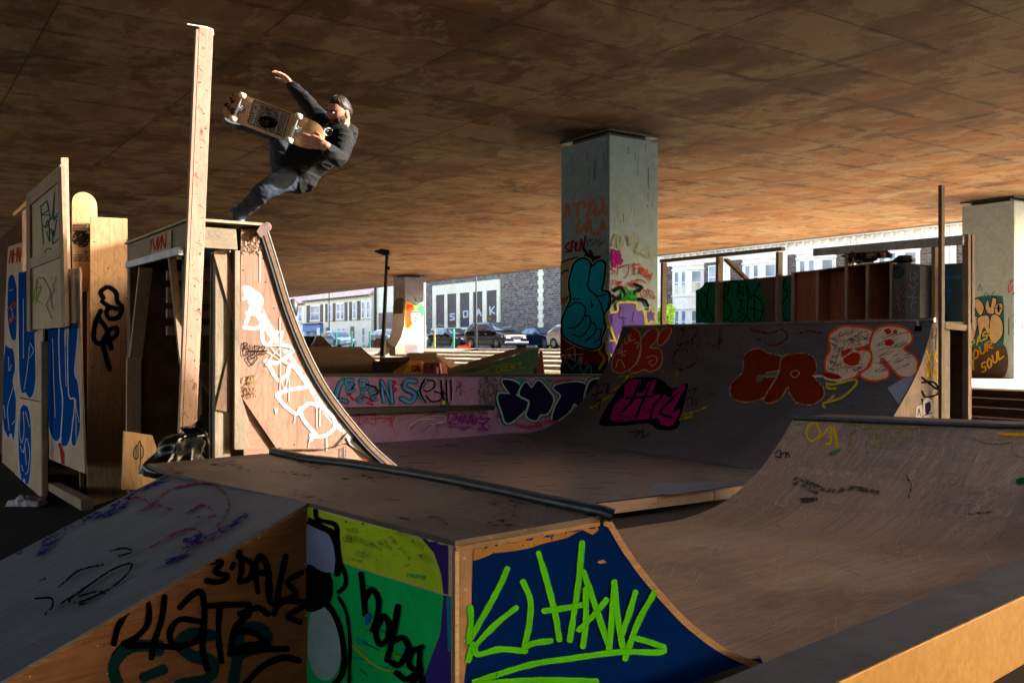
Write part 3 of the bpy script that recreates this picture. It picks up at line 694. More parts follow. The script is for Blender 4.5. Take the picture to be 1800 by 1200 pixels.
for yy in (478, 508, 520, 548, 580):  # pale timber puts the warm light on these rails into their colour
    stud("cross_rail", PA(352, yy, HA + .5), PA(382, yy - 1, HA + .5), .04, .07, 'timber_pale')
    stud("cross_rail", AB(HA + 1.0, bL + .1, PA(352, yy, HA + .5).z), AB(HA + 1.0, bq + .1, PA(352, yy, HA + .5).z), .04, .07, 'timber_pale')
stud("brace", PA(352, 640, HA + .3), PA(384, 700, HA + .3), .03, .1, 'timber_dark')
stud("post", AB(HA + WQ, bL + .05, 0), AB(HA + WQ, bL + .05, ZQ), .1, .1, 'timber_dark')
stud("post", AB(HA + WQ, bq - .05, 0), AB(HA + WQ, bq - .05, ZQ), .1, .1, 'timber_dark')
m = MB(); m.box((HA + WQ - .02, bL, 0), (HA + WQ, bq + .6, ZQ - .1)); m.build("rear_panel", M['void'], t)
m = MB(); m.prism([AB(HA + 1.2, bq, 0)] + [AB(HA + 1.2, b, z - .06) for b, z in prof if z > .07], A * .018); m.build("rib", M['ply_red'], t)
m = MB(); m.prism([AB(HA + .25, bq, 0)] + [AB(HA + .25, b, z - .06) for b, z in prof if z > .07], A * .018); m.build("rib", M['ply_red'], t)

# tall leaning post in front
t = thing("tall_post", "very tall bare timber post rising above the quarter pipe beside the skater", "post", PD(327, 760, 6.35))
p0 = PD(330, 790, 6.33); p1 = PD(361, 51, 6.33); dd = (p1 - p0).normalized()
m = MB(); sd = (B - dd * dd.dot(B)).normalized(); m.beam(p0 - dd * .6, p1, .094, .047, sd); m.build("timber", M['timber_pale'], t, bevel=0.003)
m = MB(); s_ = (A - dd * dd.dot(A)).normalized(); m.beam(p0 - dd * .6 - sd * .058, p1 - sd * .058 - dd * .02, .018, .046, sd); m.build("side_batten", M['timber_pale'], t, bevel=0.002)
m = MB(); m.tube([p1 - sd * .12 + dd * .004, p1 - sd * .05 + dd * .008, p1 + dd * .012, p1 + sd * .05 + dd * .006, p1 + sd * .055 - dd * .03], 0.005, 6); m.build("cable_tie", plain('tie', '#c8c4bc', 0.5), t)

# ------------------------------------------------------------------ right quarter pipe (grey, seen face on)
RN = PA(1638, 564, HA); ZR = RN.z; bR = RN.dot(B)
RW = (PB(1095, 573, bR)).dot(A) - HA
prR = [(0, ZR)]
for d, z in ((.10, .02 + EYE), (.25, -.25 + EYE), (.47, -.52 + EYE), (.78, -.83 + EYE), (1.05, -1.06 + EYE), (1.34, -1.235 + EYE), (1.65, -1.35 + EYE), (1.95, -1.41 + EYE), (2.3, ZF + .006)): prR.append((-d, z))
pr2 = []
for i in range(len(prR) - 1):
    p0 = prR[max(i - 1, 0)]; p1 = prR[i]; p2 = prR[i + 1]; p3 = prR[min(i + 2, len(prR) - 1)]
    for k in range(4):
        t_ = k / 4
        pr2.append(tuple(0.5 * (2 * p1[j] + (p2[j] - p0[j]) * t_ + (2 * p0[j] - 5 * p1[j] + 4 * p2[j] - p3[j]) * t_ * t_ + (3 * p1[j] - p0[j] - 3 * p2[j] + p3[j]) * t_ ** 3) for j in (0, 1)))
pr2.append(prR[-1])
t = RP = thing("quarter_pipe", "wide dark grey quarter pipe with orange and cream bubble letters", "quarter pipe", AB(HA + RW / 2, bR, 0))
m = MB(grain=A); m.grid([[AB(HA - .01 + (RW + .01) * x / 6, bR + d, z) for x in range(7)] for d, z in pr2]); rs = m.build("riding_surface", M['dark_sheet'], t, smooth=True)
m = MB(); m.tube([AB(HA - .04, bR + .005, ZR + .012), AB(HA + RW + .02, bR + .005, ZR + .012)], .026, 12); m.build("coping", M['steel_bright'], t, smooth=True)
m = MB(grain=B); m.box((HA, bR + .02, ZR - .03), (HA + RW, bR + .87, ZR - .005)); m.build("deck", M['timber_dark'], t)
m = MB(grain=UP); m.prism([AB(HA + .02, bR + d, z - .012) for d, z in pr2] + [AB(HA + .02, bR - 2.3, 0), AB(HA + .02, bR + .42, 0), AB(HA + .02, bR + .42, ZR - .03)], A * .018)
rsp = m.build("side_panel", M['ply_brown'], t)
m = MB(grain=UP); m.prism([AB(HA + RW - .02, bR + d, z - .012) for d, z in pr2] + [AB(HA + RW - .02, bR - 2.3, 0), AB(HA + RW - .02, bR + .87, 0), AB(HA + RW - .02, bR + .87, ZR - .03)], A * .018)
m.build("side_panel", M['ply_worn'], t)
m = MB(grain=A); m.box((HA, bR + .83, 0), (HA + RW, bR + .87, ZR - .04)); m.build("rear_panel", M['timber_dark'], t)
m = MB(); m.face([AB(HA + .045, bR + .43, 0), AB(HA + .045, bR + .78, 0), AB(HA + .045, bR + .78, ZR - .05), AB(HA + .045, bR + .43, ZR - .05)]); 
for aa in (HA + .6, HA + 1.6): m.box((aa, bR + .43, 0), (aa + .05, bR + .53, ZR - .05)); m.box((aa, bR + .68, 0), (aa + .05, bR + .78, ZR - .05))
m2 = MB()
for aa in (HA + .6, HA + 1.6): m2.box((aa, bR + .43, 0), (aa + .05, bR + .53, ZR - .05)); m2.box((aa, bR + .68, 0), (aa + .05, bR + .78, ZR - .05))
m2.build("inner_studs", M['timber_dark'], t)
# diamond sheets and sticker-like sheets on the surface are painted later

# ------------------------------------------------------------------ mini ramp (brown) and its far coping
ZD = EYE - 0.712                                    # deck height of the front box
near = [PZ(x, y, ZD) for x, y in ((1062, 905), (960, 884), (905, 871), (800, 849), (722, 835), (620, 819), (540, 810), (480, 797))]
farc = [PZ(x, y, ZD) for x, y in ((1830, 751), (1740, 749), (1640, 745), (1540, 741), (1470, 738), (1395, 735))]
def resample(pl, n):
    L = [0]
    for i in range(1, len(pl)): L.append(L[-1] + (pl[i] - pl[i - 1]).length)
    out = []
    for k in range(n):
        s = L[-1] * k / (n - 1)
        for i in range(1, len(pl)):
            if s <= L[i] + 1e-9: out.append(pl[i - 1].lerp(pl[i], (s - L[i - 1]) / (L[i] - L[i - 1]))); break
    return out
# the near coping is carried on past the wall so that surface runs under it
NN = 26
ns_ = resample(near, NN); 
# near foot line: from the blue panel curve; far foot and mid line measured on the picture
ZM = EYE - 1.46
def bez(p0, p1, p2, p3, n): return [p0 * (1 - u) ** 3 + p1 * 3 * u * (1 - u) ** 2 + p2 * 3 * u * u * (1 - u) + p3 * u ** 3 for u in [k / n for k in range(n + 1)]]
ft0 = PZ(1345, 1166, ZM)                            # foot of the near transition at the wall
_c8 = PZ(800, 950, ZD); BP = (near[0] - _c8); BP.z = 0; BP.normalize(); runl = 1.1; AP = Vector((-BP.y, BP.x, 0))
# side profile of the near transition, through points measured along the blue panel's edge
pl0 = near[0]
prN = []
for px, py in ((1075, 916), (1098, 955), (1130, 1000), (1170, 1048), (1215, 1094), (1270, 1135), (1320, 1158), (1345, 1166)):
    p = PP(px, py, pl0, AP); prN.append(((p - pl0).dot(BP), p.z))
def spl(pr, n=4):
    out = []
    for i in range(len(pr) - 1):
        p0 = pr[max(i - 1, 0)]; p1 = pr[i]; p2 = pr[i + 1]; p3 = pr[min(i + 2, len(pr) - 1)]
        for k in range(n):
            u = k / n
            out.append(tuple(0.5 * (2 * p1[j] + (p2[j] - p0[j]) * u + (2 * p0[j] - 5 * p1[j] + 4 * p2[j] - p3[j]) * u * u + (3 * p1[j] - p0[j] - 3 * p2[j] + p3[j]) * u ** 3) for j in (0, 1)))
    return out + [pr[-1]]
prN = spl([(0.0, ZD - .01)] + prN)
# far transition profile measured along the left silhouette
pf = PZ(1395, 735, ZD); dF = pf - near[-1]; dF.z = 0; dF.normalize(); AF = Vector((-dF.y, dF.x, 0))
prF = []
for px, py in ((1395, 735), (1378, 765), (1360, 792), (1335, 826), (1305, 855), (1275, 880), (1235, 900), (1190, 917), (1140, 931)):
    p = PP(px, py, pf, AF); prF.append(((p - pf).dot(dF), max(p.z, .01)))
prF = spl(prF)
t = MR = thing("mini_ramp", "brown scuffed mini ramp with yellow scrawl below its far coping", "skate ramp", PZ(1340, 1000, 0))
# sheet: rows across (near coping -> floor -> far coping), columns along AP from the wall to the far end
f_near = near[0]; f_end = near[-1]
fa = resample(farc, NN)
rows = []
fl = prF[-1]
for k in range(NN):
    u = k / (NN - 1)
    n0 = ns_[k]; f0 = fa[k]; n0 = Vector((n0.x, n0.y, 0)); f0 = Vector((f0.x, f0.y, 0)); d = f0 - n0; L = d.length; d.normalize()
    row = [n0 + d * x + UP * z for x, z in prN]
    zN = row[-1].z; tail = [f0 + d * x * (1.0 if True else 1) + UP * z for x, z in reversed(prF)]
    a_, b_ = row[-1], tail[0]
    mid_ = []
    for i in range(1, 12):
        s = i / 12; p = a_.lerp(b_, s); ss = s * s * (3 - 2 * s); p.z = a_.z + (b_.z - a_.z) * ss; mid_.append(p)
    rows.append(row + mid_ + tail)
# continue the sheet towards the camera under the wall (wall hides its edge)
ext0 = [p - AP * 0.0 for p in rows[0]]
_wc = (PZ(1368, 1154, .12) + PZ(1477, 1196, .12)) / 2; _wd = PZ(1800, 979, .12) - PZ(1368, 1154, .12); _wd.z = 0; _wd.normalize(); _wn = Vector((_wd.y, -_wd.x, 0))
def to_wall(p):
    f = (_wc - p); f.z = 0; t_ = f.dot(_wn) / (-AP).dot(_wn); return p - AP * max(.05, min(3.0, t_))
rows = [[to_wall(p) for p in ext0]] + rows
m = MB(grain=BP)
for i in range(0): pass
# clip the extension: only keep columns whose x distance is past the near foot
nc = len(rows[0]); kf = len(prN) - 3
m.grid([r for r in rows[1:]], g=BP)
m.grid([r[kf:] for r in rows[:2]], g=BP)
mrs = m.build("riding_surface", M['brown_sheet'], t, smooth=True)
m = MB(); m.tube([p + UP * .004 for p in farc], .024, 12); m.build("coping", M['steel'], t, smooth=True)
dd_ = BP; m = MB(grain=AP)
top = [p + UP * .0 for p in farc]
m.grid([[p + BP * .02 for p in top], [p + BP * .62 + UP * .012 for p in top]]); m.grid([[p + BP * .62 + UP * .012 for p in top], [p + BP * .62 - UP * .8 for p in top]])
m.build("deck", M['ply_worn'], t)
m = MB(grain=BP); q_ = farc[-1]; m.prism([q_ + dF * x + UP * (z - ZD) - UP * .02 for x, z in prF] + [q_ + dF * prF[-1][0] - UP * (ZD - .0), q_ + BP * .6 - UP * ZD, q_ + BP * .6], AP * .018); m.build("side_panel", M['ply_red'], t)
# ------------------------------------------------------------------ front box with its bank
t = FB = thing("skate_box", "front box with worn top, painted panels and a steel coping tube", "skate box", PZ(700, 1000, 0))
c800 = PZ(800, 950, ZD); c540 = PZ(540, 882, ZD); cN = near[0]
m = MB(grain=AP)
top = [c540, c800, cN] + near[1:] + [PZ(460, 797, ZD), PZ(258, 815, ZD), PZ(300, 832, ZD)]
m.prism([p + UP * 0.0 for p in top], -UP * .02); dk = m.build("top_sheet", M['ply_worn'], t)
m = MB(grain=(cN - c800).normalized()); e0 = c800 - UP * .021; e1 = cN - UP * .021 
vN = (cN - c800).normalized(); nN = Vector((vN.y, -vN.x, 0))
m.prism([e0 + nN * .006, e1 + nN * .006 - vN * .03, e1 + nN * .006 - UP * .018 - vN * .03, e0 + nN * .006 - UP * .018], -nN * .02); m.build("top_edge", M['ply_edge'], t)
m = MB(); m.tube([cN + vN * .02 - AP * .03] + [p + UP * .012 for p in near] , .029, 20, cap=False); 
m.tube([cN + vN * .02 - AP * .03] + [p + UP * .012 for p in near] , .025, 20, cap=False); pipe = m.build("coping", M['steel'], t, smooth=True)
# blue panel (plane through c800 and cN), follows the near transition
def onblue(s, z): return c800 + vN * s + UP * (z - ZD)
Lb = (cN - c800).length
bluepoly = [onblue(0.0, ZD - .04), onblue(Lb, ZD - .04)]
for x, z in prN:
    p = pl0 + BP * x; bluepoly.append(Vector((c800.x, c800.y, 0)) + vN * ((Vector((p.x, p.y, 0)) - Vector((c800.x, c800.y, 0))).dot(vN)) + UP * (z - .03))
bluepoly += [onblue(Lb + runl + .02, 0), onblue(0, 0)]
m = MB(grain=UP); m.prism(bluepoly, -nN * .018); blue = m.build("end_panel", M['ply_peel'], t)
m = MB(grain=BP); n_ = len(prN)
for d0, d1 in ((.001, .011), (.012, .022), (.023, .033)):
    for i in range(n_ - 1):
        def of(i, d):
            x, z = prN[i]; x2, z2 = prN[min(i + 1, n_ - 1)]; x1, z1 = prN[max(i - 1, 0)]; tx, tz = x2 - x1, z2 - z1; l = math.hypot(tx, tz) or 1
            p = pl0 + BP * (x + tz / l * d) ; s = (p - c800).dot(vN); return c800 + vN * s + UP * (z - tx / l * d - ZD) + nN * .004
        m.prism([of(i, d0), of(i + 1, d0), of(i + 1, d1), of(i, d1)], -nN * .03)
m.build("ply_layers", M['ply_edge'], t)
# left faces: corner post, painted panel
vL = (c540 - c800).normalized(); nL = Vector((-vL.y, vL.x, 0))
if nL.y > 0: nL = -nL
LL = (c540 - c800).length
def onleft(s, z): return c800 + vL * s + UP * (z - ZD)
zs = PP(785, 1040, c800, nL).z; zs2 = PP(545, 960, c800, nL).z
m = MB(grain=vL); m.prism([onleft(0.0, ZD - .02), onleft(LL, ZD - .02), onleft(LL, zs2), onleft(0.0, zs)], -nL * .018); lime = m.build("upper_panel", M['ply_pale'], t)
m = MB(grain=vL); m.prism([onleft(0.0, zs), onleft(LL, zs2), onleft(LL, 0), onleft(0.0, 0)], -nL * .018); green = m.build("lower_panel", M['ply_pale'], t)
# bank sheet and its wooden side
bk0 = PP(540, 882, c540, Vector((0, 0, 1)))
zb = 0.02
# side plane runs from c540 towards the camera's left, along -vN
def onside(s, z): return c540 - vN * s + UP * (z - ZD)
S0 = PP(0, 1196, c540, nN); sl = (c540 - S0).dot(vN); slope = (ZD - S0.z) / sl
run = (ZD - zb) / slope
foot = onside(run, zb)
m = MB(grain=vN); m.prism([onside(0, ZD - .015), onside(run, zb - .012), onside(run, 0), onside(0, 0)], -nN * .018); side = m.build("bank_side_panel", M['ply_orange'], t)
bkf = PZ(300, 829, ZD); wid = (bkf - c540).dot(vL)
m = MB(grain=-vN)
r0 = [c540 + nN * .01 - vL * .0, bkf]; r1 = [foot + nN * .01, foot + vL * wid * 1.02]
m.prism([r0[0], r0[1], r1[1], r1[0]], -UP * .012); bank = m.build("bank_sheet", M['grey_sheet'], t)
m = MB(grain=vN); m.prism([onside(0, ZD - .013) + nN * .005, onside(run, zb - .013) + nN * .005, onside(run, zb - .026) + nN * .005, onside(0, ZD - .026) + nN * .005], -nN * .02); m.build("bank_edge", M['ply_edge'], t)
m = MB(); m.prism([onside(0, ZD - .02) - nN * 0, onside(0, 0), onside(0, 0) + vL * wid, onside(0, ZD - .02) + vL * wid], -vN * .02); 
# ------------------------------------------------------------------ ochre wall, bottom right
I0, I1 = PZ(1368, 1154, .12), PZ(1800, 979, .12)
t = OW = thing("low_wall", "low ochre wall with dark worn top edging the mini ramp", "wall", Vector((I1.x, I1.y, zlow)))
wdv = (I1 - I0).normalized(); i0 = I0 - wdv * 1.6; i1 = I1 + wdv * 3; wn = Vector((wdv.y, -wdv.x, 0)); o0 = O0 - WD * 1.6; o1 = O1 + WD * 3
m = MB(grain=wdv); m.prism([Vector((p.x, p.y, zlow)) for p in (i0, i1, o1, o0)], UP * (.12 - zlow - .004)); m.build("wall_face", M['ochre'], t, bevel=.006)
# worn top coat with a ragged outer edge
N = 120; rows = [[], []]; R2 = random.Random(3)
for i in range(N + 1):
    u = i / N; a_ = i0.lerp(i1, u); b_ = o0.lerp(o1, u); b_ = b_ + (a_ - b_) * (0.01 + .035 * abs(noise.noise(Vector((u * 30, 1, 0)))) + .02 * noise.noise(Vector((u * 110, 3, 0))))
    rows[0].append(Vector((a_.x, a_.y, .1215))); rows[1].append(Vector((b_.x, b_.y, .1215)))
m = MB(grain=wdv); m.grid(rows); owt = m.build("top_coat", M['wall_top'], t)
# ------------------------------------------------------------------ left hoardings (stand along A, seen edge-on from the left)
def vplane(px, py, pz=GZ):                          # a vertical plane along A through a ground pixel
    return PZ(px, py, pz).dot(B)
bH = PZ(80, 880, GZ).dot(B)
def boardB(name, label, cat, pts, b, mat, th=.018, group=None, bev=0.003):
    P_ = [PB(x, y, b) for x, y in pts]; m = MB(grain=UP); m.prism(P_, B * th)
    o = m.build(name, M[mat], None, bevel=0); tag(o, label, cat, group); return o
def root_board(name, label, cat, pts, b, mat, th=.018, group=None):
    P_ = [PB(x, y, b) for x, y in pts]; c = sum(P_, Vector()) / len(P_); c.z = min(p.z for p in P_)
    t = thing(name, label, cat, c, group); m = MB(grain=UP); m.prism(P_, B * th); return t, m.build("sheet", M[mat], t)
HG = "plywood boards of the left hoarding"
LB1 = root_board("hoarding_board", "leftmost plywood board with red scrawl above blue letters", "hoarding", [(14, 434), (38, 426), (38, 620), (32, 844), (3, 832), (8, 560)], bH + .004, 'ply_board', group=HG)
LB2 = root_board("hoarding_board", "plywood board with a long blue letter, left of the framed panel's foot", "hoarding", [(30, 480), (76, 470), (75, 706), (28, 696)], bH - .0, 'ply_board', group=HG)
LB3 = root_board("hoarding_board", "low plywood board with a small blue oval piece, standing behind rag and brick", "hoarding", [(28, 698), (75, 708), (76, 881), (26, 852)], bH - .005, 'ply_board', group=HG)
LB4 = root_board("hoarding_board", "plywood board with large blue letters hanging above an open gap", "hoarding", [(82, 478), (140, 470), (142, 640), (149, 832), (86, 806)], bH + .05, 'ply_board', group=HG)
b1 = bH - .06
t = FP = thing("framed_panel", "raised timber-framed plywood panel with teal and green tags, high on the hoarding", "hoarding", PB(80, 580, b1), HG)
m = MB(grain=UP); m.prism([PB(50, 355, b1 + .02), PB(102, 308, b1 + .02), PB(108, 575, b1 + .02), PB(51, 580, b1 + .02)], B * .012); fps = m.build("sheet", M['ply_pale'], t)
m = MB(grain=A); m.prism([PB(46, 343, b1), PB(105, 289, b1), PB(105, 316, b1), PB(46, 366, b1)], B * .03); m.build("top_rail", M['timber_pale'], t, bevel=.003)
m = MB(grain=A); m.prism([PB(49, 455, b1), PB(104, 434, b1), PB(104, 452, b1), PB(49, 474, b1)], B * .03); m.build("middle_rail", M['timber_pale'], t, bevel=.003)
m = MB(grain=UP); m.prism([PB(101, 300, b1 - .004), PB(107, 291, b1 - .004), PB(115, 574, b1 - .004), PB(108, 576, b1 - .004)], B * .034); m.build("stile", M['timber'], t, bevel=.003)
m = MB(grain=UP); m.prism([PB(46, 345, b1 - .004), PB(52, 345, b1 - .004), PB(53, 583, b1 - .004), PB(47, 582, b1 - .004)], B * .034); m.build("stile", M['timber'], t, bevel=.003)
def post2(name, label, p, q_, w=.05, th=.1, mat='timber', side=None, group=None):
    m = MB(); m.beam(p, q_, w, th, side); o = m.build(name, M[mat], None, bevel=.003); return tag(o, label, "post", group)
b2 = b1 + .1
a2 = PB(115, 500, b2).dot(A)
def frontA(pts, a, th, mat, name, label, cat, group=None, grain=UP):
    m = MB(grain=grain); m.prism([PA(x, y, a) for x, y in pts], A * th); o = m.build(name, M[mat], None, bevel=.003); return tag(o, label, cat, group)
frontA([(107, 277), (120, 277), (123, 425), (128, 600), (133, 702), (120, 702), (116, 590), (110, 425)], a2, .05, 'timber_pale', "timber_post", "pale timber upright fixed to the right edge of the framed panel", "post")
frontA([(39, 372), (46, 366), (46, 478), (40, 478)], PB(43, 400, bH).dot(A), .05, 'timber_pale', "timber_batten", "short pale batten lit by the sun left of the framed panel", "batten")
frontA([(22, 376), (46, 352), (46, 362), (24, 380)], PB(43, 400, bH).dot(A) - .03, .04, 'timber', "timber_offcut", "short slanting rail end sticking out left of the framed panel", "batten", grain=B)
frontA([(73, 600), (84, 600), (84, 884), (74, 882)], PZ(80, 882, GZ).dot(A) - .02, .07, 'timber', "timber_post", "timber upright between the small oval piece and the big blue letters", "post")
frontA([(120, 520), (137, 516), (139, 600), (145, 700), (150, 890), (143, 893), (140, 820), (133, 640)], PZ(150, 893, GZ).dot(A) - .02, .06, 'timber_dark', "timber_post", "dark timber upright between the blue letters and the tall plywood board", "post")
m = MB(); m.prism([PB(85, 848, bH), PB(142, 878, bH - .02), PB(142, 897, bH - .02), PB(85, 862, bH)], B * .1); tag(m.build("bottom_rail", M['timber'], None, bevel=.004), "thick timber rail on the ground below the blue lettered board", "rail")
m = MB(); m.box((13.0, 1.6, GZ), (26, 1.63, 3.1)); tag(m.build("shade_sheet", M['void'], None), "added dark sheet standing for shade beyond the pink wall at the picture's left edge", "filler")  # added dark sheet closing a bright gap, in place of shade
m = MB(); m.box((13.0, 2.3, GZ), (18.5, 2.33, 2.9)); tag(m.build("shade_sheet", M['void'], None), "added dark sheet standing for shade in the gap beside the big blue letters", "filler")  # second added sheet, there to make the gap between boards dark
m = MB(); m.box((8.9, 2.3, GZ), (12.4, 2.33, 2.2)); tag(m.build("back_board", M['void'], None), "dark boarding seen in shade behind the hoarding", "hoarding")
# tall plywood board with black tag
aP = PZ(150, 894, GZ).dot(A) - .03
TB = thing("plywood_board", "tall narrow plywood board with a looped black tag", "board", PA(188, 890, aP))
m = MB(grain=UP); m.prism([PA(159, 381, aP), PA(224, 384, aP), PA(224, 500, aP), PA(222, 870, aP), PA(152, 893, aP), PA(158, 560, aP)], A * .02); tbs = m.build("sheet", M['ply'], TB, bevel=.002)
# skateboard decks stored upright
def deck_board(L, W, name_sheet="deck", wheels=True, parent=None, origin=None, frame=None, art=None):
    """skateboard: frame = (X along, Y across, Z out of the underside)"""
    ex, ey, ez = frame; n = 40; half = L / 2
    def wdt(s):
        u = abs(s) / half; r = W / 2 / half
        if u < 1 - r * 1.15: return W / 2 * (1 - .04 * u)
        k = (u - (1 - r * 1.15)) / (r * 1.15); return W / 2 * .96 * math.sqrt(max(0, 1 - k ** 2.2))
    def lift(s):
        u = max(0, abs(s) - half * .60); return u * u * 1.7
    rows_u, rows_d = [], []
    for i in range(n + 1):
        s = -half + L * (0.5 - 0.5 * math.cos(math.pi * i / n)); wd = max(wdt(s), .002); ru, rd = [], []
        for j in range(9):
            v = -1 + j / 4; conc = .006 * v * v; p = origin + ex * s + ey * (v * wd) - ez * (lift(s) + conc)
            rd.append(p); ru.append(p - ez * .011)
        rows_d.append(rd); rows_u.append(ru)
    m = MB(grain=ex); m.grid(rows_d); d1 = m.build(name_sheet, M['deck_wood'], parent, smooth=True)
    m = MB(grain=ex); m.grid([r[::-1] for r in rows_u]); m.build("grip_tape", M['black'], parent, smooth=True)
    m = MB(grain=ex)
    edge = [r[0] for r in rows_d] + [r[-1] for r in rows_d][::-1]; edu = [r[0] for r in rows_u] + [r[-1] for r in rows_u][::-1]
    for i in range(len(edge)): j = (i + 1) % len(edge); m.face([edge[i], edge[j], edu[j], edu[i]])
    m.build("ply_rim", M['ply_edge'], parent)
    if wheels:
        for sx in (-1, 1):
            c = origin + ex * sx * half * .56
            tr = MB(); tr.prism([c + ex * x + ey * y for x, y in ((-.03, -.025), (.03, -.025), (.03, .025), (-.03, .025))], ez * .008)
            tr.prism([c + ex * (-.012) + ey * (-.03) + ez * .008, c + ex * .02 + ey * (-.018) + ez * .008, c + ex * .02 + ey * .018 + ez * .008, c + ex * (-.012) + ey * .03 + ez * .008], ez * .022)
            hc = c + ez * .048; tr.tube([hc - ey * .1, hc - ey * .06, hc, hc + ey * .06, hc + ey * .1], .008, 10, rs=[.005, .009, .014, .009, .005]); tr.lathe([(.012, 0), (.016, .01), (.011, .03)], c + ez * .006, ez, 12)
            tk = tr.build("truck", M['steel_bright'], parent, smooth=False, bevel=.0015)
            for sy in (-1, 1):
                w_ = MB(); w_.lathe([(.014, -.017), (.023, -.017), (.027, -.011), (.027, .009), (.023, .015), (.014, .016)], hc + ey * sy * .088, ey, 20)
                wh = w_.build("wheel", M['wheel'], parent, smooth=True)
                b_ = MB(); b_.lathe([(.006, .0), (.006, .003)], hc + ey * sy * (.088 + .016 if sy > 0 else .088 + .018), ey * sy, 8); b_.build("axle_nut", M['steel'], wh)
    return d1
M['deck_wood'] = wood('deck_wood', '#c79b6c', '#b98a5c', dark='#8a5c38', knots=0, grain=.5, rough=.35, spec=.5)
M['wheel'] = plain('wheel', '#d8cdb8', .4, 0, .15, 30)
aS = aP + .12
t = SB2 = thing("skateboard_deck", "bare skateboard deck standing upright behind the tall plywood board", "skateboard deck", PA(148, 510, aS))
s_top, s_bot = PA(149, 336, aS), PA(150, 512, aS); Ls = (s_top - s_bot).length
sbd = deck_board(Ls, .235, wheels=False, parent=t, origin=(s_top + s_bot) / 2, frame=((s_top - s_bot).normalized(), B, -A))
# low board with tag, bin bag
aC = HA - .12
t = CB = thing("plywood_offcut", "low plywood offcut with a small looped tag beside the bin bag", "board", PA(245, 850, aC))
m = MB(grain=UP); m.prism([PA(217, 757, aC), PA(268, 765, aC), PA(300, 860, aC), PA(214, 860, aC)], A * .018); cbs = m.build("sheet", M['ply'], t, bevel=.002)

def blob(name, c, rx, ry, rz, mat, parent=None, seed=1, amp=.25, fr=3.0, n=48, flat=True, pinch=None):
    rows = []; 
    for i in range(n + 1):
        th = math.pi * i / n; r = []
        for j in range(n + 1):
            ph = 2 * math.pi * j / n; d = Vector((math.sin(th) * math.cos(ph), math.sin(th) * math.sin(ph), math.cos(th)))
            k = 1 + amp * noise.noise(d * fr + Vector((seed, 0, 0))) + amp * .35 * abs(noise.noise(d * fr * 4 + Vector((0, seed, 0)))) * 2 - amp * .3
            if pinch: k *= pinch(d)
            p = Vector((d.x * rx * k, d.y * ry * k, d.z * rz * k))
            if flat: p.z = max(p.z, -rz * .75)
            r.append(c + p)
        rows.append(r)
    m = MB(); m.grid(rows); return m.build(name, mat, parent, smooth=True)
t = NT('bag_plastic'); bv = t.co('Object', rnd=False); t.bump(t.noise(bv, 5, 2, .5, 1.5), .5, .02); M['bag'] = t.col('#060708', .3, 0, .5)
cb = PD(308, 800, 6.0)
t = BAG = thing("bin_bag", "knotted black bin bag slumped at the foot of the tall post", "bag", Vector((cb.x, cb.y, cb.z - .1)))
rows = []
for i in range(41):
    u = i / 40; r = []
    z = -.12 + .30 * u
    rad = .165 * (1 - u ** 2.2) ** .5 * (1 + .12 * math.sin(u * 9)) + .012 if u < .86 else .03 + .05 * (u - .86) / .14
    for j in range(65):
        ph = 2 * math.pi * j / 64; d = Vector((math.cos(ph), math.sin(ph), 0))
        pl = 1 + .05 * math.sin(ph * 9 + u * 3) * (.3 + u) + .16 * noise.noise(Vector((math.cos(ph) * 2.2, math.sin(ph) * 2.2, u * 4)))
        x = rad * pl * (1.05 if math.cos(ph) < 0 else .9); r.append(cb + d * x + Vector((.10 * u ** 1.5 + (.02 if u > .8 else 0), 0, z)))
    rows.append(r)
m = MB(); m.grid(rows); m.build("bag_body", M['bag'], t, smooth=True)
kn = cb + Vector((.125, -.01, .17)); m = MB()
for s, dx, dz in ((0, .07, .05), (1, .09, -.06), (2, .05, -.12)):
    m.grid([[kn + Vector((dx * u - .012 * v, -.01 * v + .02 * math.sin(u * 5 + s), dz * u + .022 * v * (1 + u)) ) for v in (-1, -.3, .3, 1)] for u in [k / 8 for k in range(9)]])
m.build("tied_ear", M['bag'], t, smooth=True)
# rag and brick
rg = PZ(45, 888, GZ)
m = MB(); rows = []
for i in range(25):
    r = []
    for j in range(25):
        x = (i / 24 - .5) * .34; y = (j / 24 - .5) * .2; h = .02 + .07 * abs(noise.noise(Vector((x * 11, y * 13, 2)))) + (.06 * math.exp(-((x + .04) ** 2 + y ** 2) * 120))
        e = 1 + .3 * noise.noise(Vector((i * .3, j * .3, 5))); edge = min(i, j, 24 - i, 24 - j); r.append(rg + Vector((x * e, y * e, (h if edge > 1 else .006))))
    rows.append(r)
m.grid(rows); tag(m.build("white_rag", plain('rag', '#a8a6ac', .8, 0, .1), None, smooth=True), "crumpled white rag lying on the ground beside a brick", "rag")
bp = PZ(64, 884, GZ); m = MB(); m.beam(bp + Vector((-.08, -.02, .035)), bp + Vector((.13, -.02, .035)), .065, .1, UP)
tag(m.build("brick", plain('brick', '#7a3a2c', .9, 0, .25), None, bevel=.004), "single red brick holding down the white rag", "brick")

# ------------------------------------------------------------------ things on the right quarter pipe's deck
bD = bR + .9; zdk = ZR - .005
def onD(px, py, b=bD): return PB(px, py, b)
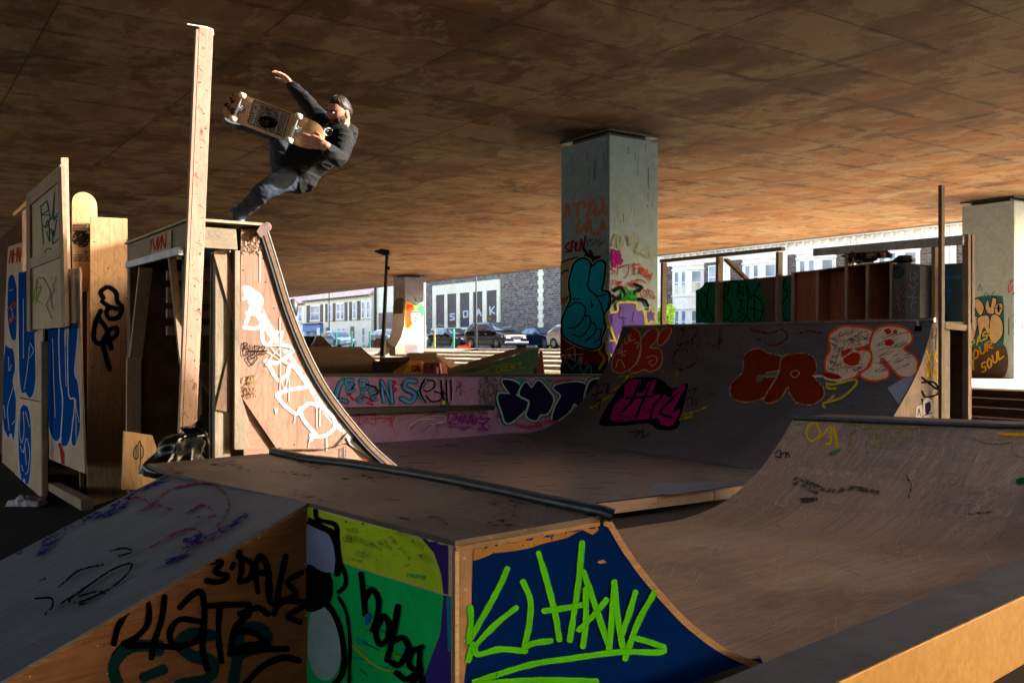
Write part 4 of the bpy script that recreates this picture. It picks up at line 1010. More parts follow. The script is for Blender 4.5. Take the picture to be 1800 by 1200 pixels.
# left timber frame
t = LF = thing("railing", "open timber railing frame with a diagonal brace over the green board", "railing", onD(1270, 566, bR + .5), "timber frames on the grey quarter pipe")
bf = bR + .45
def tb(parent, name, x0, y0, x1, y1, b, w, th, mat='timber', side=None):
    m = MB(); m.beam(PB(x0, y0, b), PB(x1, y1, b), w, th, side); return m.build(name, M[mat], parent, bevel=.004)
tb(t, "top_rail", 1163, 459, 1377, 437, bf, .05, .095, 'timber', UP)
tb(t, "post", 1167, 462, 1166, 570, bf, .05, .1); tb(t, "post", 1265, 452, 1263, 567, bf, .05, .12); tb(t, "post", 1370, 443, 1368, 566, bf, .05, .1)
tb(t, "brace", 1276, 456, 1312, 490, bf + .03, .04, .1)
# green board with black outlined letters (paint later)
bg_ = bR + .62
t = GB = thing("painted_board", "green and brown board with fat black-outlined letters on the ramp deck", "board", onD(1300, 566, bg_))
m = MB(grain=UP); m.prism([PB(1223, 568, bg_), PB(1223, 510, bg_), PB(1235, 505, bg_), PB(1239, 496, bg_), PB(1330, 489, bg_), PB(1392, 483, bg_), PB(1392, 566, bg_)], B * .018); gbs = m.build("sheet", plain('board_brown', '#4a3018', .7, 0, .3), t)
tb(t, "batten", 1269, 494, 1268, 568, bg_ - .03, .03, .05, 'timber')
# brown open cupboards
bc = bR + .55
t = CU = thing("open_cupboard", "row of four open reddish plywood boxes standing on the ramp deck", "cupboard", onD(1480, 566, bc))
xs = [(1391, 481, 566), (1434, 477, 565), (1485, 470, 564), (1522, 466, 563), (1564, 461, 563)]
def zat(x):
    for i in range(4):
        if xs[i][0] <= x <= xs[i + 1][0]:
            f = (x - xs[i][0]) / (xs[i + 1][0] - xs[i][0]); return xs[i][1] + f * (xs[i + 1][1] - xs[i][1])
D_ = .55
for i in range(5):
    x, y0, y1 = xs[i]; p = PB(x, y0, bc); q_ = PB(x, y1, bc); m = MB(grain=UP)
    m.prism([p, q_, q_ + B * D_, p + B * D_], -A * .02); m.build("divider", M['ply_red'], t)
    m = MB(grain=UP); m.prism([p - B * .003, q_ - B * .003, q_ - A * .03 - B * .003, p - A * .045 - B * .003], B * .03); m.build("edge_strip", M['timber_pale'], t)
for i in range(4):
    x, y0, y1 = xs[i]; x2, y02, y12 = xs[i + 1]; dep = .08 if i < 1 else (.3 if i == 1 else D_)
    m = MB(grain=UP); a0, a1 = PB(x, y0, bc), PB(x2, y02, bc); c0, c1 = PB(x, y1, bc), PB(x2, y12, bc)
    m.prism([a0 + B * dep, a1 + B * dep, c1 + B * dep, c0 + B * dep], B * .015); m.build("back", M['ply_red'], t)
    m = MB(grain=A); m.prism([a0, a1, a1 + B * D_, a0 + B * D_], UP * .02); m.build("top", M['ply_red'], t)
# grey box
bx_ = bR + .35
t = GX = thing("metal_cabinet", "battered grey box with red scrawl next to the brown cupboards", "cabinet", onD(1590, 563, bx_))
m = MB(grain=UP); p = [PB(1566, 464, bx_ + .3), PB(1592, 462, bx_), PB(1617, 468, bx_), PB(1617, 562, bx_), PB(1592, 563, bx_), PB(1564, 563, bx_ + .3)]
m.prism([p[1], p[2], p[3], p[4]], B * .4); m.prism([p[0], p[1] - B * .001, p[4] - B * .001, p[5]], B * .3); gxs = m.build("shell", concrete('cabinet_grey', '#77716b', '#625d58', '#3a3531', .3, 3), t)
# teal board at the right
bt = bR + .84
t = TLB = thing("painted_board", "dark teal board with pale blue strokes behind the tall right post", "board", onD(1650, 566, bt))
m = MB(grain=UP); m.prism([PB(1618, 466, bt), PB(1694, 462, bt), PB(1694, 566, bt), PB(1618, 566, bt)], B * .02); tls = m.build("sheet", plain('teal_board', '#2c4a4d', .5, 0, .4, 4), t)
# right posts and grey rail
t = RF = thing("railing", "timber railing with pale grey top rail and very tall post at the ramp's end", "railing", onD(1680, 566, bR + .5), "timber frames on the grey quarter pipe")
aE = HA - .06
m = MB(); m.beam(PA(1655, 326, aE), PA(1655, 745, aE), .045, .07, A); m.build("tall_post", M['timber_dark'], t, bevel=.004)
m = MB(grain=A); m.prism([PB(1429, 437, bR + .5), PB(1692, 413, bR + .5), PB(1692, 430, bR + .5), PB(1429, 450, bR + .5)], B * .04); gr = m.build("grey_rail", M['rail_grey'], t, bevel=.003)
tb(t, "post", 1644, 430, 1644, 566, bR + .6, .05, .1); tb(t, "post", 1493, 445, 1493, 470, bR + .6, .06, .12)
m = MB(); m.beam(PA(1699, 412, HA + .0), PA(1699, 745, HA + .0), .08, .06, A); m.build("end_post", M['timber'], t, bevel=.004)
m = MB(); m.beam(PA(1708, 413, HA + .1), PA(1708, 580, HA + .1), .05, .06, A); m.build("end_post", M['timber_dark'], t, bevel=.004)
m = MB(); m.prism([PA(1662, 568, HA - .03), PA(1704, 571, HA - .03), PA(1704, 582, HA - .03), PA(1662, 578, HA - .03)], A * .05); m.build("cross_rail", M['timber'], t, bevel=.004)
m = MB(); m.beam(PA(1690, 580, HA + .5), PA(1690, 740, HA + .5), .1, .12, A); m.build("inner_post", M['timber_dark'], t, bevel=.004)
m = MB(); m.prism([PA(1664, 630, HA + .9), PA(1706, 632, HA + .9), PA(1706, 760, HA + .9), PA(1664, 760, HA + .9)], A * .02); m.build("dark_panel", M['timber_dark'], t)
# patterned cloth bundle and cap on the cupboards
t = NT('patterned_cloth'); v = t.co('Object', rnd=False); vo = t.n('ShaderNodeTexVoronoi'); vo.inputs['Scale'].default_value = 22; t.l(v, vo.inputs['Vector'])
sep = t.n('ShaderNodeSeparateColor'); t.l(vo.outputs['Color'], sep.inputs[0]); M['cloth'] = t.col(t.ramp(sep.outputs[0], [(.1, '#141418'), (.4, '#3a2420'), (.6, '#8a4a30'), (.75, '#24303a'), (.95, '#8c8078')]), .9, 0, .1)
ct = PB(1525, 457, bc + .2)
o = blob("cloth_bundle", PB(1512, 461, bc + .15) + UP * .07, .22, .2, .10, M['cloth'], None, 4, .5, 2.6); tag(o, "patterned cloth bundle lying on top of the brown cupboards", "cloth")
o = blob("folded_jacket", PB(1540, 451, bc + .15) + UP * .03, .22, .12, .07, M['cloth'], None, 9, .5, 2.0); tag(o, "patterned jacket rolled up behind the cloth bundle, touching the grey rail", "jacket")
t = CAP = thing("flat_cap", "dark cap resting on top of the grey box", "cap", PB(1590, 460, bx_ + .15))
blob("crown", PB(1590, 459, bx_ + .2) + UP * .02, .13, .12, .06, M['black'], t, 2, .15, 2); m = MB(); c = PB(1580, 461, bx_ + .1); m.lathe([(.11, 0), (.115, .006), (.11, .012)], c + UP * .01, UP + A * .1, 20); m.build("peak", M['black'], t)

# ------------------------------------------------------------------ obstacles on the plaza behind the pink wall
def P3(px, py, Y): return PD(px, py, Y)
G = "obstacles on the far plaza"
# big brown bank
t = thing("skate_bank", "wide brown bank with a rounded lower lip behind the pink wall", "skate bank", P3(560, 660, 28), G)
prf = [(609, 33), (611, 31.5), (626, 29.5), (640, 28), (652, 27.2), (663, 26.8)]
def bkx(i, s): 
    y, Y = prf[i]; x1 = (633, 636, 650, 668, 667, 666)[i]; return P3(420 if s == 0 else x1, y, Y)
rows = [[bkx(i, 0), bkx(i, 0).lerp(bkx(i, 1), .5), bkx(i, 1)] for i in range(6)]
m = MB(grain=Vector((1, 0, 0))); m.grid(rows); m.build("bank_sheet", M['brown_sheet'], t, smooth=True)
m = MB(); m.prism([bkx(i, 1) for i in range(6)] + [Vector((bkx(5, 1).x, 26.8, ZP)), Vector((bkx(0, 1).x, 33, ZP))], Vector((-.05, 0, 0))); m.build("side_panel", M['ply_worn'], t)
m = MB(); m.prism([bkx(0, 1), bkx(0, 0), Vector((bkx(0, 0).x, 33, ZP)), Vector((bkx(0, 1).x, 33, ZP))], Vector((0, .05, 0))); m.build("rear_panel", M['ply_worn'], t)
def ramp_solid(name, label, cat, front, back, mats=('brown_sheet',), parts=None):
    """solid between a front outline (pixels at depth) and a back outline"""
    f = [P3(*p) for p in front]; b = [P3(*p) for p in back]; n = len(f)
    t = thing(name, label, cat, Vector((f[0].x, f[0].y, min(p.z for p in f))), G)
    fr = MB(grain=Vector((1, 0, 0))); fr.prism(f, Vector((0, .02, 0))); o1 = fr.build("front_panel", mats[0], t)
    sd = MB(grain=Vector((1, 0, 0)))
    for i in range(n): j = (i + 1) % n; sd.face([f[i] + Vector((0, .0, 0)), f[j], b[j], b[i]])
    sd.build("top_sheet", mats[-1], t); return t, o1
# twin-sided small ramp with concave ends
ramp_solid("spine_ramp", "small dark spine ramp with curved ends on top of the bank", "skate ramp",
  [(518, 611, 34), (525, 602, 34), (528, 594, 34), (531, 590.5, 34), (554, 591, 34), (551, 600, 34), (547, 606, 34), (540, 611, 34)], [(518, 611, 36), (525, 602, 36), (528, 594, 36), (531, 590.5, 36), (554, 591, 36), (551, 600, 36), (547, 606, 36), (540, 611, 36)], (M['ply_worn'], M['brown_sheet']))
ramp_solid("launch_ramp", "dark launch ramp with scribbled curved side, right of the spine ramp", "skate ramp",
  [(540, 611, 33.5), (548, 606, 33.5), (553, 599, 33.5), (556, 590.5, 33.5), (566, 590.5, 33.5), (573, 598, 33.5), (584, 609, 33.5)], [(540, 611, 35.5), (548, 606, 35.5), (553, 599, 35.5), (556, 590.5, 35.5), (566, 590.5, 35.5), (573, 598, 35.5), (584, 609, 35.5)], (M['timber_dark'], M['brown_sheet']))
# roof-shaped box right of the lamp post
ramp_solid("roof_box", "small peaked wooden box leaning beside the lamp post", "skate box", [(653, 611, 33), (655, 606, 33), (659, 597, 33), (663, 594, 33), (677, 597, 33), (690, 609, 33), (695, 611, 33), (695, 624, 33), (684, 624, 33), (684, 612, 33), (675, 612, 33)],
  [(655, 609, 36), (656, 606, 36), (660, 598, 36), (664, 595, 36), (678, 598, 36), (690, 608, 36), (694, 610, 36), (694, 622, 36), (684, 622, 36), (684, 612, 36), (675, 612, 36)], (M['timber_grey'], M['ply_worn']))
# long ledge and pyramid
t = thing("grind_ledge", "low long brown ledge between lamp post and pyramid", "skate ledge", P3(700, 640, 27), G)
m = MB(); m.prism([P3(668, 629, 27), P3(736, 626, 27), P3(736, 632, 27), P3(668, 635, 27)], Vector((0, 1, 0))); m.build("top_board", M['timber_dark'], t)
m = MB(); m.prism([P3(655, 636, 27), P3(735, 633, 27), P3(735, 663, 27), P3(655, 663, 27)], Vector((0, 1, 0))); m.build("face_board", M['ply_worn'], t)
t = thing("skate_pyramid", "brown plank pyramid with a dark flat top behind the red barrier", "skate ramp", P3(770, 650, 25), G)
m = MB(grain=Vector((1, 0, 0))); m.prism([P3(715, 622, 26), P3(766, 622, 26), P3(766, 625, 25.6), P3(715, 626, 25.6)], UP * .03 + Vector((0, .5, 0))); m.build("flat_top", M['timber_dark'], t)
m = MB(grain=Vector((1, -.4, 0))); m.grid([[P3(718, 625.5, 25.6), P3(765, 625, 25.6)], [P3(735, 664, 23), P3(815, 664, 23)]]); m.grid([[P3(765, 625, 25.6), P3(767, 622, 27)], [P3(815, 664, 23), P3(828, 650, 27)]]); m.build("slope", M['brown_sheet'], t)
# orange wedge
org = plain('orange_ply', '#d08e30', .6, 0, .25, 4)
t = OWD = thing("orange_wedge", "orange-brown faceted wedge with a black scribble", "skate ramp", P3(720, 660, 21), G)
m = MB(grain=UP)
ap, ap2 = P3(720, 633, 21.5), P3(739, 634, 21.5); l_, r_, fl, fr = P3(676, 664, 21.5), P3(800, 664, 21.5), P3(704, 668, 20), P3(745, 668, 20)
m.face([l_, fl, ap]); m.face([fl, fr, ap2, ap]); m.face([fr, r_, ap2]); m.face([ap, ap2, ap2 + Vector((0, 1.2, -.3)), ap + Vector((0, 1.2, -.3))]); m.face([l_, ap, ap + Vector((0, 1.2, -.3)), l_ + Vector((0, 1.2, 0))]); m.face([ap2, r_, r_ + Vector((0, 1.2, 0)), ap2 + Vector((0, 1.2, -.3))])
ows = m.build("faces", org, t)
# red barrier
red = plain('red_plastic', '#8e1c18', .45, 0, .3, 5)
t = RB = thing("red_barrier", "dark red plastic barrier block with a pink pole end", "barrier", P3(760, 660, 19.5))
m = MB(); m.prism([P3(744, 637, 19.5), P3(773, 636.5, 19.5), P3(777, 662, 19.5), P3(742, 662, 19.5)], Vector((.1, .45, 0))); rbs = m.build("block", red, t, bevel=.03)
m = MB(); m.tube([P3(766, 645, 19.3), P3(766, 663, 19.3)], .055, 12); m.build("pole_end", plain('pink_red', '#a01c34', .5), t)
m = MB(); m.prism([P3(756, 641, 19.48), P3(762, 641, 19.48), P3(762, 650, 19.48), P3(757, 650, 19.48)], Vector((0, .1, 0))); m.build("hand_hole", M['black'], t)
# green wedge ramp
t = GW = thing("green_wedge", "dark green wedge ramp with yellow lettering behind the pink wall", "skate ramp", P3(880, 660, 21), G)
Yg = 20.5
m = MB(grain=Vector((1, 0, 0))); m.prism([P3(790, 660, Yg), P3(800, 655, Yg), P3(930, 617, Yg), P3(947, 614, Yg), P3(947, 646, Yg), P3(937, 646, Yg), P3(937, 664, Yg), P3(785, 664, Yg)], Vector((0, .02, 0))); gws = m.build("side_panel", plain('green_ply', '#1f5238', .5, 0, .3, 4), t)
m = MB(grain=Vector((1, 0, 0))); tv = Vector((-.35, 1.3, 0)); m.prism([P3(785, 660, Yg), P3(930, 616.5, Yg), P3(948, 613.5, Yg)] + [P3(948, 613.5, Yg) + tv, P3(930, 616.5, Yg) + tv, P3(785, 660, Yg) + tv], UP * .03); m.build("top_sheet", M['brown_sheet'], t)
m = MB(); m.prism([P3(947, 614, Yg), P3(947, 664, Yg), P3(947, 664, Yg) + tv, P3(947, 614, Yg) + tv], Vector((-.02, 0, 0))); m.build("end_panel", M['ply_worn'], t)
# traffic cones
cone_m = plain('cone_orange', '#d1441c', .45, 0, .15, 8); cone_w = plain('cone_white', '#d8d8d8', .4)
def cone(label, base, axis, H, r):
    t = thing("traffic_cone", label, "traffic cone", base, "orange traffic cones"); ax = axis.normalized()
    m = MB(); m.lathe([(r * .72, .03), (r * .45, H * .45), (.035, H * .97), (.03, H)], base, ax, 24); m.build("body", cone_m, t, smooth=True)
    m = MB(); m.lathe([(r * .53, H * .36), (r * .38, H * .56)], base + ax * .002, ax, 24)
    m = MB(); u = ax.orthogonal().normalized(); o = ax.cross(u); m.prism([base + u * r + o * r, base + u * r - o * r, base - u * r - o * r, base - u * r + o * r], ax * .035); m.build("base", cone_m, t, bevel=.01)
    return t
cone("tall upright traffic cone at the end of the green wedge", Vector(((951 - CX) / F * 19.2, 19.2, ZP)), UP, .81, .17)
_c = P3(826, 607, 51); cone("traffic cone lying on its side by the big black car's front wheel", Vector((_c.x, _c.y, ZS + .17)), Vector((-1, -.1, -.10)), .72, .19)
# ------------------------------------------------------------------ lamps, bollards, plants
KALB = 1.0
t = thing("street_lamp", "tall black lamp post with an angled floodlight head, standing behind the pink wall", "lamp post", PD(672, 700, 27.2))
Yl = 27.2; base = PD(671, 660, Yl); base.z = ZP; top = PD(680.5, 447, Yl)
m = MB(); m.tube([base, base.lerp(top, .33), base.lerp(top, .34), top], .055, 14, rs=[.085, .082, .06, .05]); m.build("pole", M['dark_metal'], t, smooth=True)
m = MB(); h = [PD(x, y, Yl) for x, y in ((658, 443), (672, 438), (686, 441), (685, 449), (676, 450))]; m.prism([p - Vector((0, .2, 0)) for p in h], Vector((0, .4, 0))); m.build("lamp_head", M['dark_metal'], t, bevel=.01)
m = MB(); m.prism([PD(x, y, Yl - .1) for x, y in ((679, 468), (685, 468), (685, 474), (679, 474))], Vector((0, .12, 0))); m.tube([PD(682, 452, Yl), PD(681.5, 468, Yl)], .012, 6); m.build("control_box", M['dark_metal'], t)
m = MB(); m.prism([PD(x, y, Yl - .1) for x, y in ((669.5, 626), (674.5, 626), (674.5, 634), (669.5, 634))], Vector((0, .02, 0))); m.build("sticker", plain('sticker', '#9a9a92', .5), t)
Ym = 92; t = thing("sign_post", "thin dark post with a rounded box on top outside the white house", "post", Vector(((515 - CX) / F * Ym, Ym, ZS)))
m = MB(); m.tube([Vector(((515 - CX) / F * Ym, Ym, ZS)), PD(516, 533, Ym)], .09, 10); m.build("pole", plain('rust_pole', '#5a2018', .5), t)
m = MB(); m.lathe([(.15, -1.0), (.42, -.7), (.5, 0), (.42, .6), (.12, .9)], PD(515, 541, Ym), UP, 12); m.build("head_box", M['dark_metal'], t, smooth=True)
for x, yt, Ym, lab in ((578.5, 515, 88, "thin lamp column in front of the row of terraced houses"), (837, 483, 60, "thin dark column in front of the lettered shutters"), (747, 497, 66, "pale slim column beside the stone building's left corner")):
    g_ = Vector(((x - CX) / F * Ym, Ym, ZS)); t = thing("lamp_column", lab, "lamp column", g_, "street lamp columns"); m = MB(); tp = PD(x, yt - 40, Ym)
    m.tube([g_, g_ + UP * 1.6, g_ + UP * 1.62, tp], .07, 10, rs=[.10, .10, .055, .04]); m.build("pole", plain('column_paint' if x != 747 else 'column_pale', '#23282e' if x != 747 else '#c8c8c4', .5), t, smooth=True)
    m = MB(); m.prism([tp + Vector((-.5, -.1, 0)), tp + Vector((.1, -.1, 0)), tp + Vector((.1, .1, 0)), tp + Vector((-.5, .1, 0))], UP * .12); m.build("lamp_head", M['steel'], t)
teal = plain('teal_paint', '#3f9a8c', .5, 0, .1); yel = plain('yellow_green_paint', '#a9b060', .5, 0, .2)
for x, c, lab in ((591, teal, "teal bollard, second from the left, before the terrace's left house"), (564, teal, "leftmost teal bollard, before the blue shopfront"), (618.5, teal, "teal bollard beside the small black car"), (650, teal, "teal bollard just left of the lamp post"),
                  (764, yel, "yellow-green bollard between the far pillar and the black saloon"), (797.5, teal, "teal bollard in front of the black saloon")):
    k = (x - CX) / F; Yb = 31.0 / (k * B.x + B.y); g_ = Vector((k * Yb, Yb, ZS)); t = thing("bollard", lab, "bollard", g_, "bollards along the pavement edge")
    m = MB(); m.lathe([(.075, 0), (.075, 1.15), (.06, 1.22), (.03, 1.25)], g_, UP, 14); m.build("post", c, t, smooth=True)
    m = MB(); m.prism([g_ + Vector((-.28, 0, 0)), g_ + Vector((-.02, 0, .45)), g_ + Vector((.02, 0, .45)), g_ + Vector((.02, 0, 0))], Vector((0, .04, 0))); m.build("stay", c, t)
def leafmat(name, c1, c2):
    t = NT(name); oi = t.co('Object', rnd=False); n = t.noise(oi, 9, 3); t.col(t.ramp(n, [(.35, c2), (.65, c1)]), .6, 0, .3)
    t.b.inputs['Transmission Weight'].default_value = 0.0; return t.mat
M['leaf'] = leafmat('leaf', '#bcd42c', '#5f8f20')
def bush(name, label, c, rx, rz, n, seed, cat="bush", ls=.11, stem=True):
    t = thing(name, label, cat, c); r = random.Random(seed); m = MB(); s = MB()
    s.tube([c, c + UP * rz * .6], .03, 6)
    for k in range(7):
        an = r.uniform(0, 6.28); s.tube([c + UP * .1, c + Vector((math.cos(an) * rx * .6, math.sin(an) * rx * .6, rz * r.uniform(.8, 1.6)))], .012, 5)
    s.build("stems", M['timber_dark'], t)
    cl = [(Vector((r.gauss(0, .5) * rx, r.gauss(0, .5) * rx, rz * r.uniform(.15, 1.9))), r.uniform(.2, .42) * rx) for _ in range(16)]
    for _ in range(n):
        cc, cr = r.choice(cl); d = Vector((r.gauss(0, 1), r.gauss(0, 1), r.gauss(0, 1))).normalized() * cr * r.uniform(.5, 1.1); p = c + cc + d
        if p.z < c.z: p.z = c.z + .03
        u = Vector((r.gauss(0, 1), r.gauss(0, 1), r.gauss(0, 1))).normalized(); v = u.orthogonal().normalized(); l = ls * r.uniform(.6, 1.3)
        m.face([p - u * l, p + v * l * .45, p + u * l, p - v * l * .45])
    m.build("leaves", M['leaf'], t); return t
kx = (1172 - CX) / F; Yb = 38 / (kx * B.x + B.y); bush("bush", "bright yellow-green bush in front of the terraced houses, beside the teal-grey pillar", Vector((kx * Yb, Yb, ZS)), .95, 1.25, 3600, 5)
kx = (960 - CX) / F; Yb = 41 / (kx * B.x + B.y); bush("weeds", "weeds growing against the foot of the rubble stone wall", Vector((kx * Yb, Yb, ZS)), .8, .55, 700, 8, "weeds")
# ------------------------------------------------------------------ houses. front plane b = FB_
bF = 42.0
M['rubble'] = stone('rubble_stone', '#85786e', '#574d47', '#968a7e', .42, .17, .02)
M['rubble_brown'] = stone('rubble_brown', '#7d6a5e', '#544840', '#857a70', .4, .16, .02)
M['cream'] = concrete('cream_render', '#ece0c6', '#e0d2b6', '#a8957a', .3, .5)
M['white_r'] = concrete('white_render', '#f2eadb', '#e8decb', '#b4a694', .2, .5)
M['roof'] = stone('roof_tile', '#dcc2b4', '#c8a898', '#9a7c6c', .3, .28, .02)
M['slate'] = stone('slate', '#45434a', '#34333a', '#26252a', .3, .25, .015)
g = NT('window_glass'); gv = g.co('Object', rnd=False); g.col(g.ramp(g.noise(gv, .6, 2), [(.4, '#55626e'), (.6, '#93a0ac')]), .08, 0, .8); M['glass'] = g.mat
M['curtain'] = plain('curtain', '#c6bda0', .8, 0, .3, 2)
M['frame_w'] = plain('frame_white', '#d2d4d6', .5, 0, .05)
M['shutter'] = wood('shutter', '#5a4a44', '#463a36', knots=0, grain=.3, dirt=.3)
def P2(n, a0, a1, b, z0, z1): return [AB(a0, b, z0), AB(a1, b, z0), AB(a1, b, z1), AB(a0, b, z1)]
def boxp(parent, name, mat, a0, a1, b0, b1, z0, z1, bevel=0):
    m = MB(grain=A); m.box((a0, b0, z0), (a1, b1, z1)); return m.build(name, mat, parent, bevel=bevel)
def window(parent, a0, a1, b, z0, z1, mat_f=None, sash=True, curtain=False):
    """window set on the plane b facing -B; sits 3 cm proud"""
    m = MB(grain=UP); f = .07; bb = b - .06
    for x0, x1, y0, y1 in ((a0, a0 + f, z0, z1), (a1 - f, a1, z0, z1), (a0 + f, a1 - f, z1 - f, z1), (a0 + f, a1 - f, z0, z0 + f)): m.box((x0, bb, y0), (x1, b - .002, y1))
    if sash: m.box((a0 + f, bb + .01, (z0 + z1) / 2 - .03), (a1 - f, b - .003, (z0 + z1) / 2 + .03))
    w_ = m.build("window", mat_f or M['frame_w'], parent)
    m = MB(); m.box((a0 + f, b - .03, z0 + f), (a1 - f, b - .004, z1 - f)); m.build("pane", M['glass'] if not curtain else M['curtain'], w_)
    m = MB(); m.box((a0 - .08, b - .14, z0 - .09), (a1 + .08, b - .002, z0 - .002)); m.build("sill", M['cream'], w_); return w_
zS = ZS
def quad_front(parent, name, mat, pts, b, th=.03):
    m = MB(grain=A); m.prism([AB(a, b, z) for a, z in pts], B * th); return m.build(name, mat, parent)
def bay(parent, ac, w_, pr, z0, z1, wins, mat):
    """canted bay centred at a=ac with window rows (zlo,zhi)"""
    hw = w_ / 2; hi = hw * .55; base = [AB(ac - hw, bF, z0), AB(ac - hi, bF - pr, z0), AB(ac + hi, bF - pr, z0), AB(ac + hw, bF, z0)]
    m = MB(grain=A); m.prism(base, UP * (z1 - z0)); m.m = 0; bo = m.build("bay", mat, parent)
    for zz in (z0, z1 - .12) + tuple(w[0] - .16 for w in wins) + tuple(w[1] + .06 for w in wins):
        hh = hw + .05; m = MB(grain=A); m.prism([AB(ac - hh, bF - .003, zz), AB(ac - hi - .04, bF - pr - .06, zz), AB(ac + hi + .04, bF - pr - .06, zz), AB(ac + hh, bF - .003, zz)], UP * .09); m.build("moulding", mat, bo)
    for z_lo, z_hi in wins:
        for i in range(3):
            p, q_ = base[i].copy(), base[i + 1].copy(); p.z = q_.z = 0; d = (q_ - p); L = d.length; d.normalize(); n = Vector((-d.y, d.x, 0))
            if n.dot(B) > 0: n = -n
            mg = .16 if i != 1 else .18; spans = [(mg, L - mg)] if i != 1 else [(mg, L / 2 - .09), (L / 2 + .09, L - mg)]
            if i == 1 and L < 1.2: spans = [(mg, L - mg)]
            for s0, s1 in spans:
                f = .055; fr = MB(grain=UP)
                def rect(m_, x0, x1, y0, y1, t0, t1): m_.prism([p + d * x0 + UP * y0 + n * t0, p + d * x1 + UP * y0 + n * t0, p + d * x1 + UP * y1 + n * t0, p + d * x0 + UP * y1 + n * t0], n * (t1 - t0))
                for x0, x1, y0, y1 in ((s0, s0 + f, z_lo, z_hi), (s1 - f, s1, z_lo, z_hi), (s0 + f, s1 - f, z_hi - f, z_hi), (s0 + f, s1 - f, z_lo, z_lo + f), (s0 + f, s1 - f, (z_lo + z_hi) / 2 - .025, (z_lo + z_hi) / 2 + .025)): rect(fr, x0, x1, y0, y1, .002, .045)
                w_o = fr.build("window", M['frame_w'], parent)
                pn = MB(); rect(pn, s0 + f, s1 - f, z_lo + f, z_hi - f, .003, .015); pn.build("pane", M['glass'], w_o)
                if z_lo > zS + 3 and R.random() < .6:
                    cu = MB(); rect(cu, s0 + f, s1 - f, z_lo + f, z_lo + f + (z_hi - z_lo) * R.choice((.35, .45)), .0155, .02); cu.build("blind", M['curtain'], w_o)
def terrace_house(label, a0, a1, ac, bw, stone_m, render, flip=1, eave=5.95, slates='slate'):
    t = thing("terraced_house", label, "house", AB((a0 + a1) / 2, bF, zS), "bay-fronted terraced houses on the right")
    e = zS + eave; dep = 8.0
    boxp(t, "wall", stone_m, a0, a1, bF, bF + dep, zS - .6, e)
    m = MB(grain=A); rz = e + 2.6; m.prism([AB(a0, bF - .25, e + .0), AB(a0, bF + dep / 2, rz), AB(a0, bF + dep + .2, e)], A * (a1 - a0)); rf = m.build("roof", M[slates], t)
    boxp(rf, "chimney", M['rubble_brown'], a1 - .7, a1 - .1, bF + 3.4, bF + 4.6, e + 1.6, e + 4.0)
    # rendered frieze and cornice with dentils
    boxp(t, "frieze", render, a0, a1, bF - .03, bF - .002, e - .75, e - .12)
    m = MB(grain=A); m.box((a0, bF - .32, e - .12), (a1, bF - .003, e + .02)); k = a0 + .15
    while k < a1 - .1: m.box((k, bF - .2, e - .3), (k + .1, bF - .031, e - .121)); k += .55
    m.build("cornice", render, t)
    m = MB(); m.tube([AB(a0, bF - .38, e + .03), AB(a1, bF - .38, e + .03)], .06, 8); m.build("gutter", M['dark_metal'], t)
    # pilasters
    for x in (a0 + .02, a1 - .32): boxp(t, "pilaster", render, x, x + .3, bF - .09, bF - .0315, zS, e - .13)
    bay(t, ac, bw, .75, zS + .1, e - .76, ((zS + .95, zS + 2.35), (zS + 3.35, zS + 4.75)), render)
    # door and the window above it, on the other side of the bay
    dd0 = ac + flip * (bw / 2 + .35); x0, x1 = sorted((dd0, dd0 + flip * 1.0))
    if x0 > a0 + .3 and x1 < a1 - .3:
        boxp(t, "door", plain('door', '#37434c', .4), x0, x1, bF - .05, bF - .0025, zS + .05, zS + 2.2); boxp(t, "door_surround", render, x0 - .15, x1 + .15, bF - .09, bF - .003, zS + 2.25, zS + 2.6)
        window(t, x0 + .05, x1 - .05, bF, zS + 3.6, zS + 5.0)
    return t
hs = [(25.2, 30.6, 28.0, "house with rendered bay directly left of the pale green pillar", 'rubble_brown', 1), (30.6, 35.0, 32.8, "bay-fronted house behind the grey timber rail, third from the right", 'rubble_brown', -1),
      (35.0, 39.2, 36.6, "terraced house behind the diagonal brace with bunting along its cornice", 'rubble_brown', 1), (39.2, 44.6, 42.3, "terraced house behind the bush with open ground-floor window", 'rubble_brown', -1), (19.6, 25.2, 22.5, "terraced house hidden mostly by the pale green pillar", 'rubble_brown', 1)]
for a0, a1, ac, lab, st, fl in hs:
    th = terrace_house(lab, a0, a1, ac, 2.5, M[st], M['white_r'], fl)
# open casement by the bush, bunting
m = MB(); p = AB(42.9, bF - .82, zS + 2.35); u = (B * -.75 - UP * .62).normalized()
# bunting flags along the cornice
gt = thing("bunting", "string of small green and white bunting flags under a cornice", "bunting", AB(38, bF - .5, zS + 5.5)); m = MB(); wh = MB(); k = 35.4; i = 0
gl = MB(); gl.tube([AB(35.2, bF - .45, zS + 5.66), AB(40.3, bF - .45, zS + 5.66)], .008, 5); gl.build("string", M['frame_w'], gt)
while k < 40.2:
    fm = MB(); fm.prism([AB(k, bF - .45, zS + 5.65), AB(k + .16, bF - .45, zS + 5.65), AB(k + .08, bF - .45, zS + 5.42)], B * .004); fm.build("flag", plain('flag_green', '#0f6a3a', .7) if i == 0 else bpy.data.materials['flag_green'], gt); k += .42; i += 1
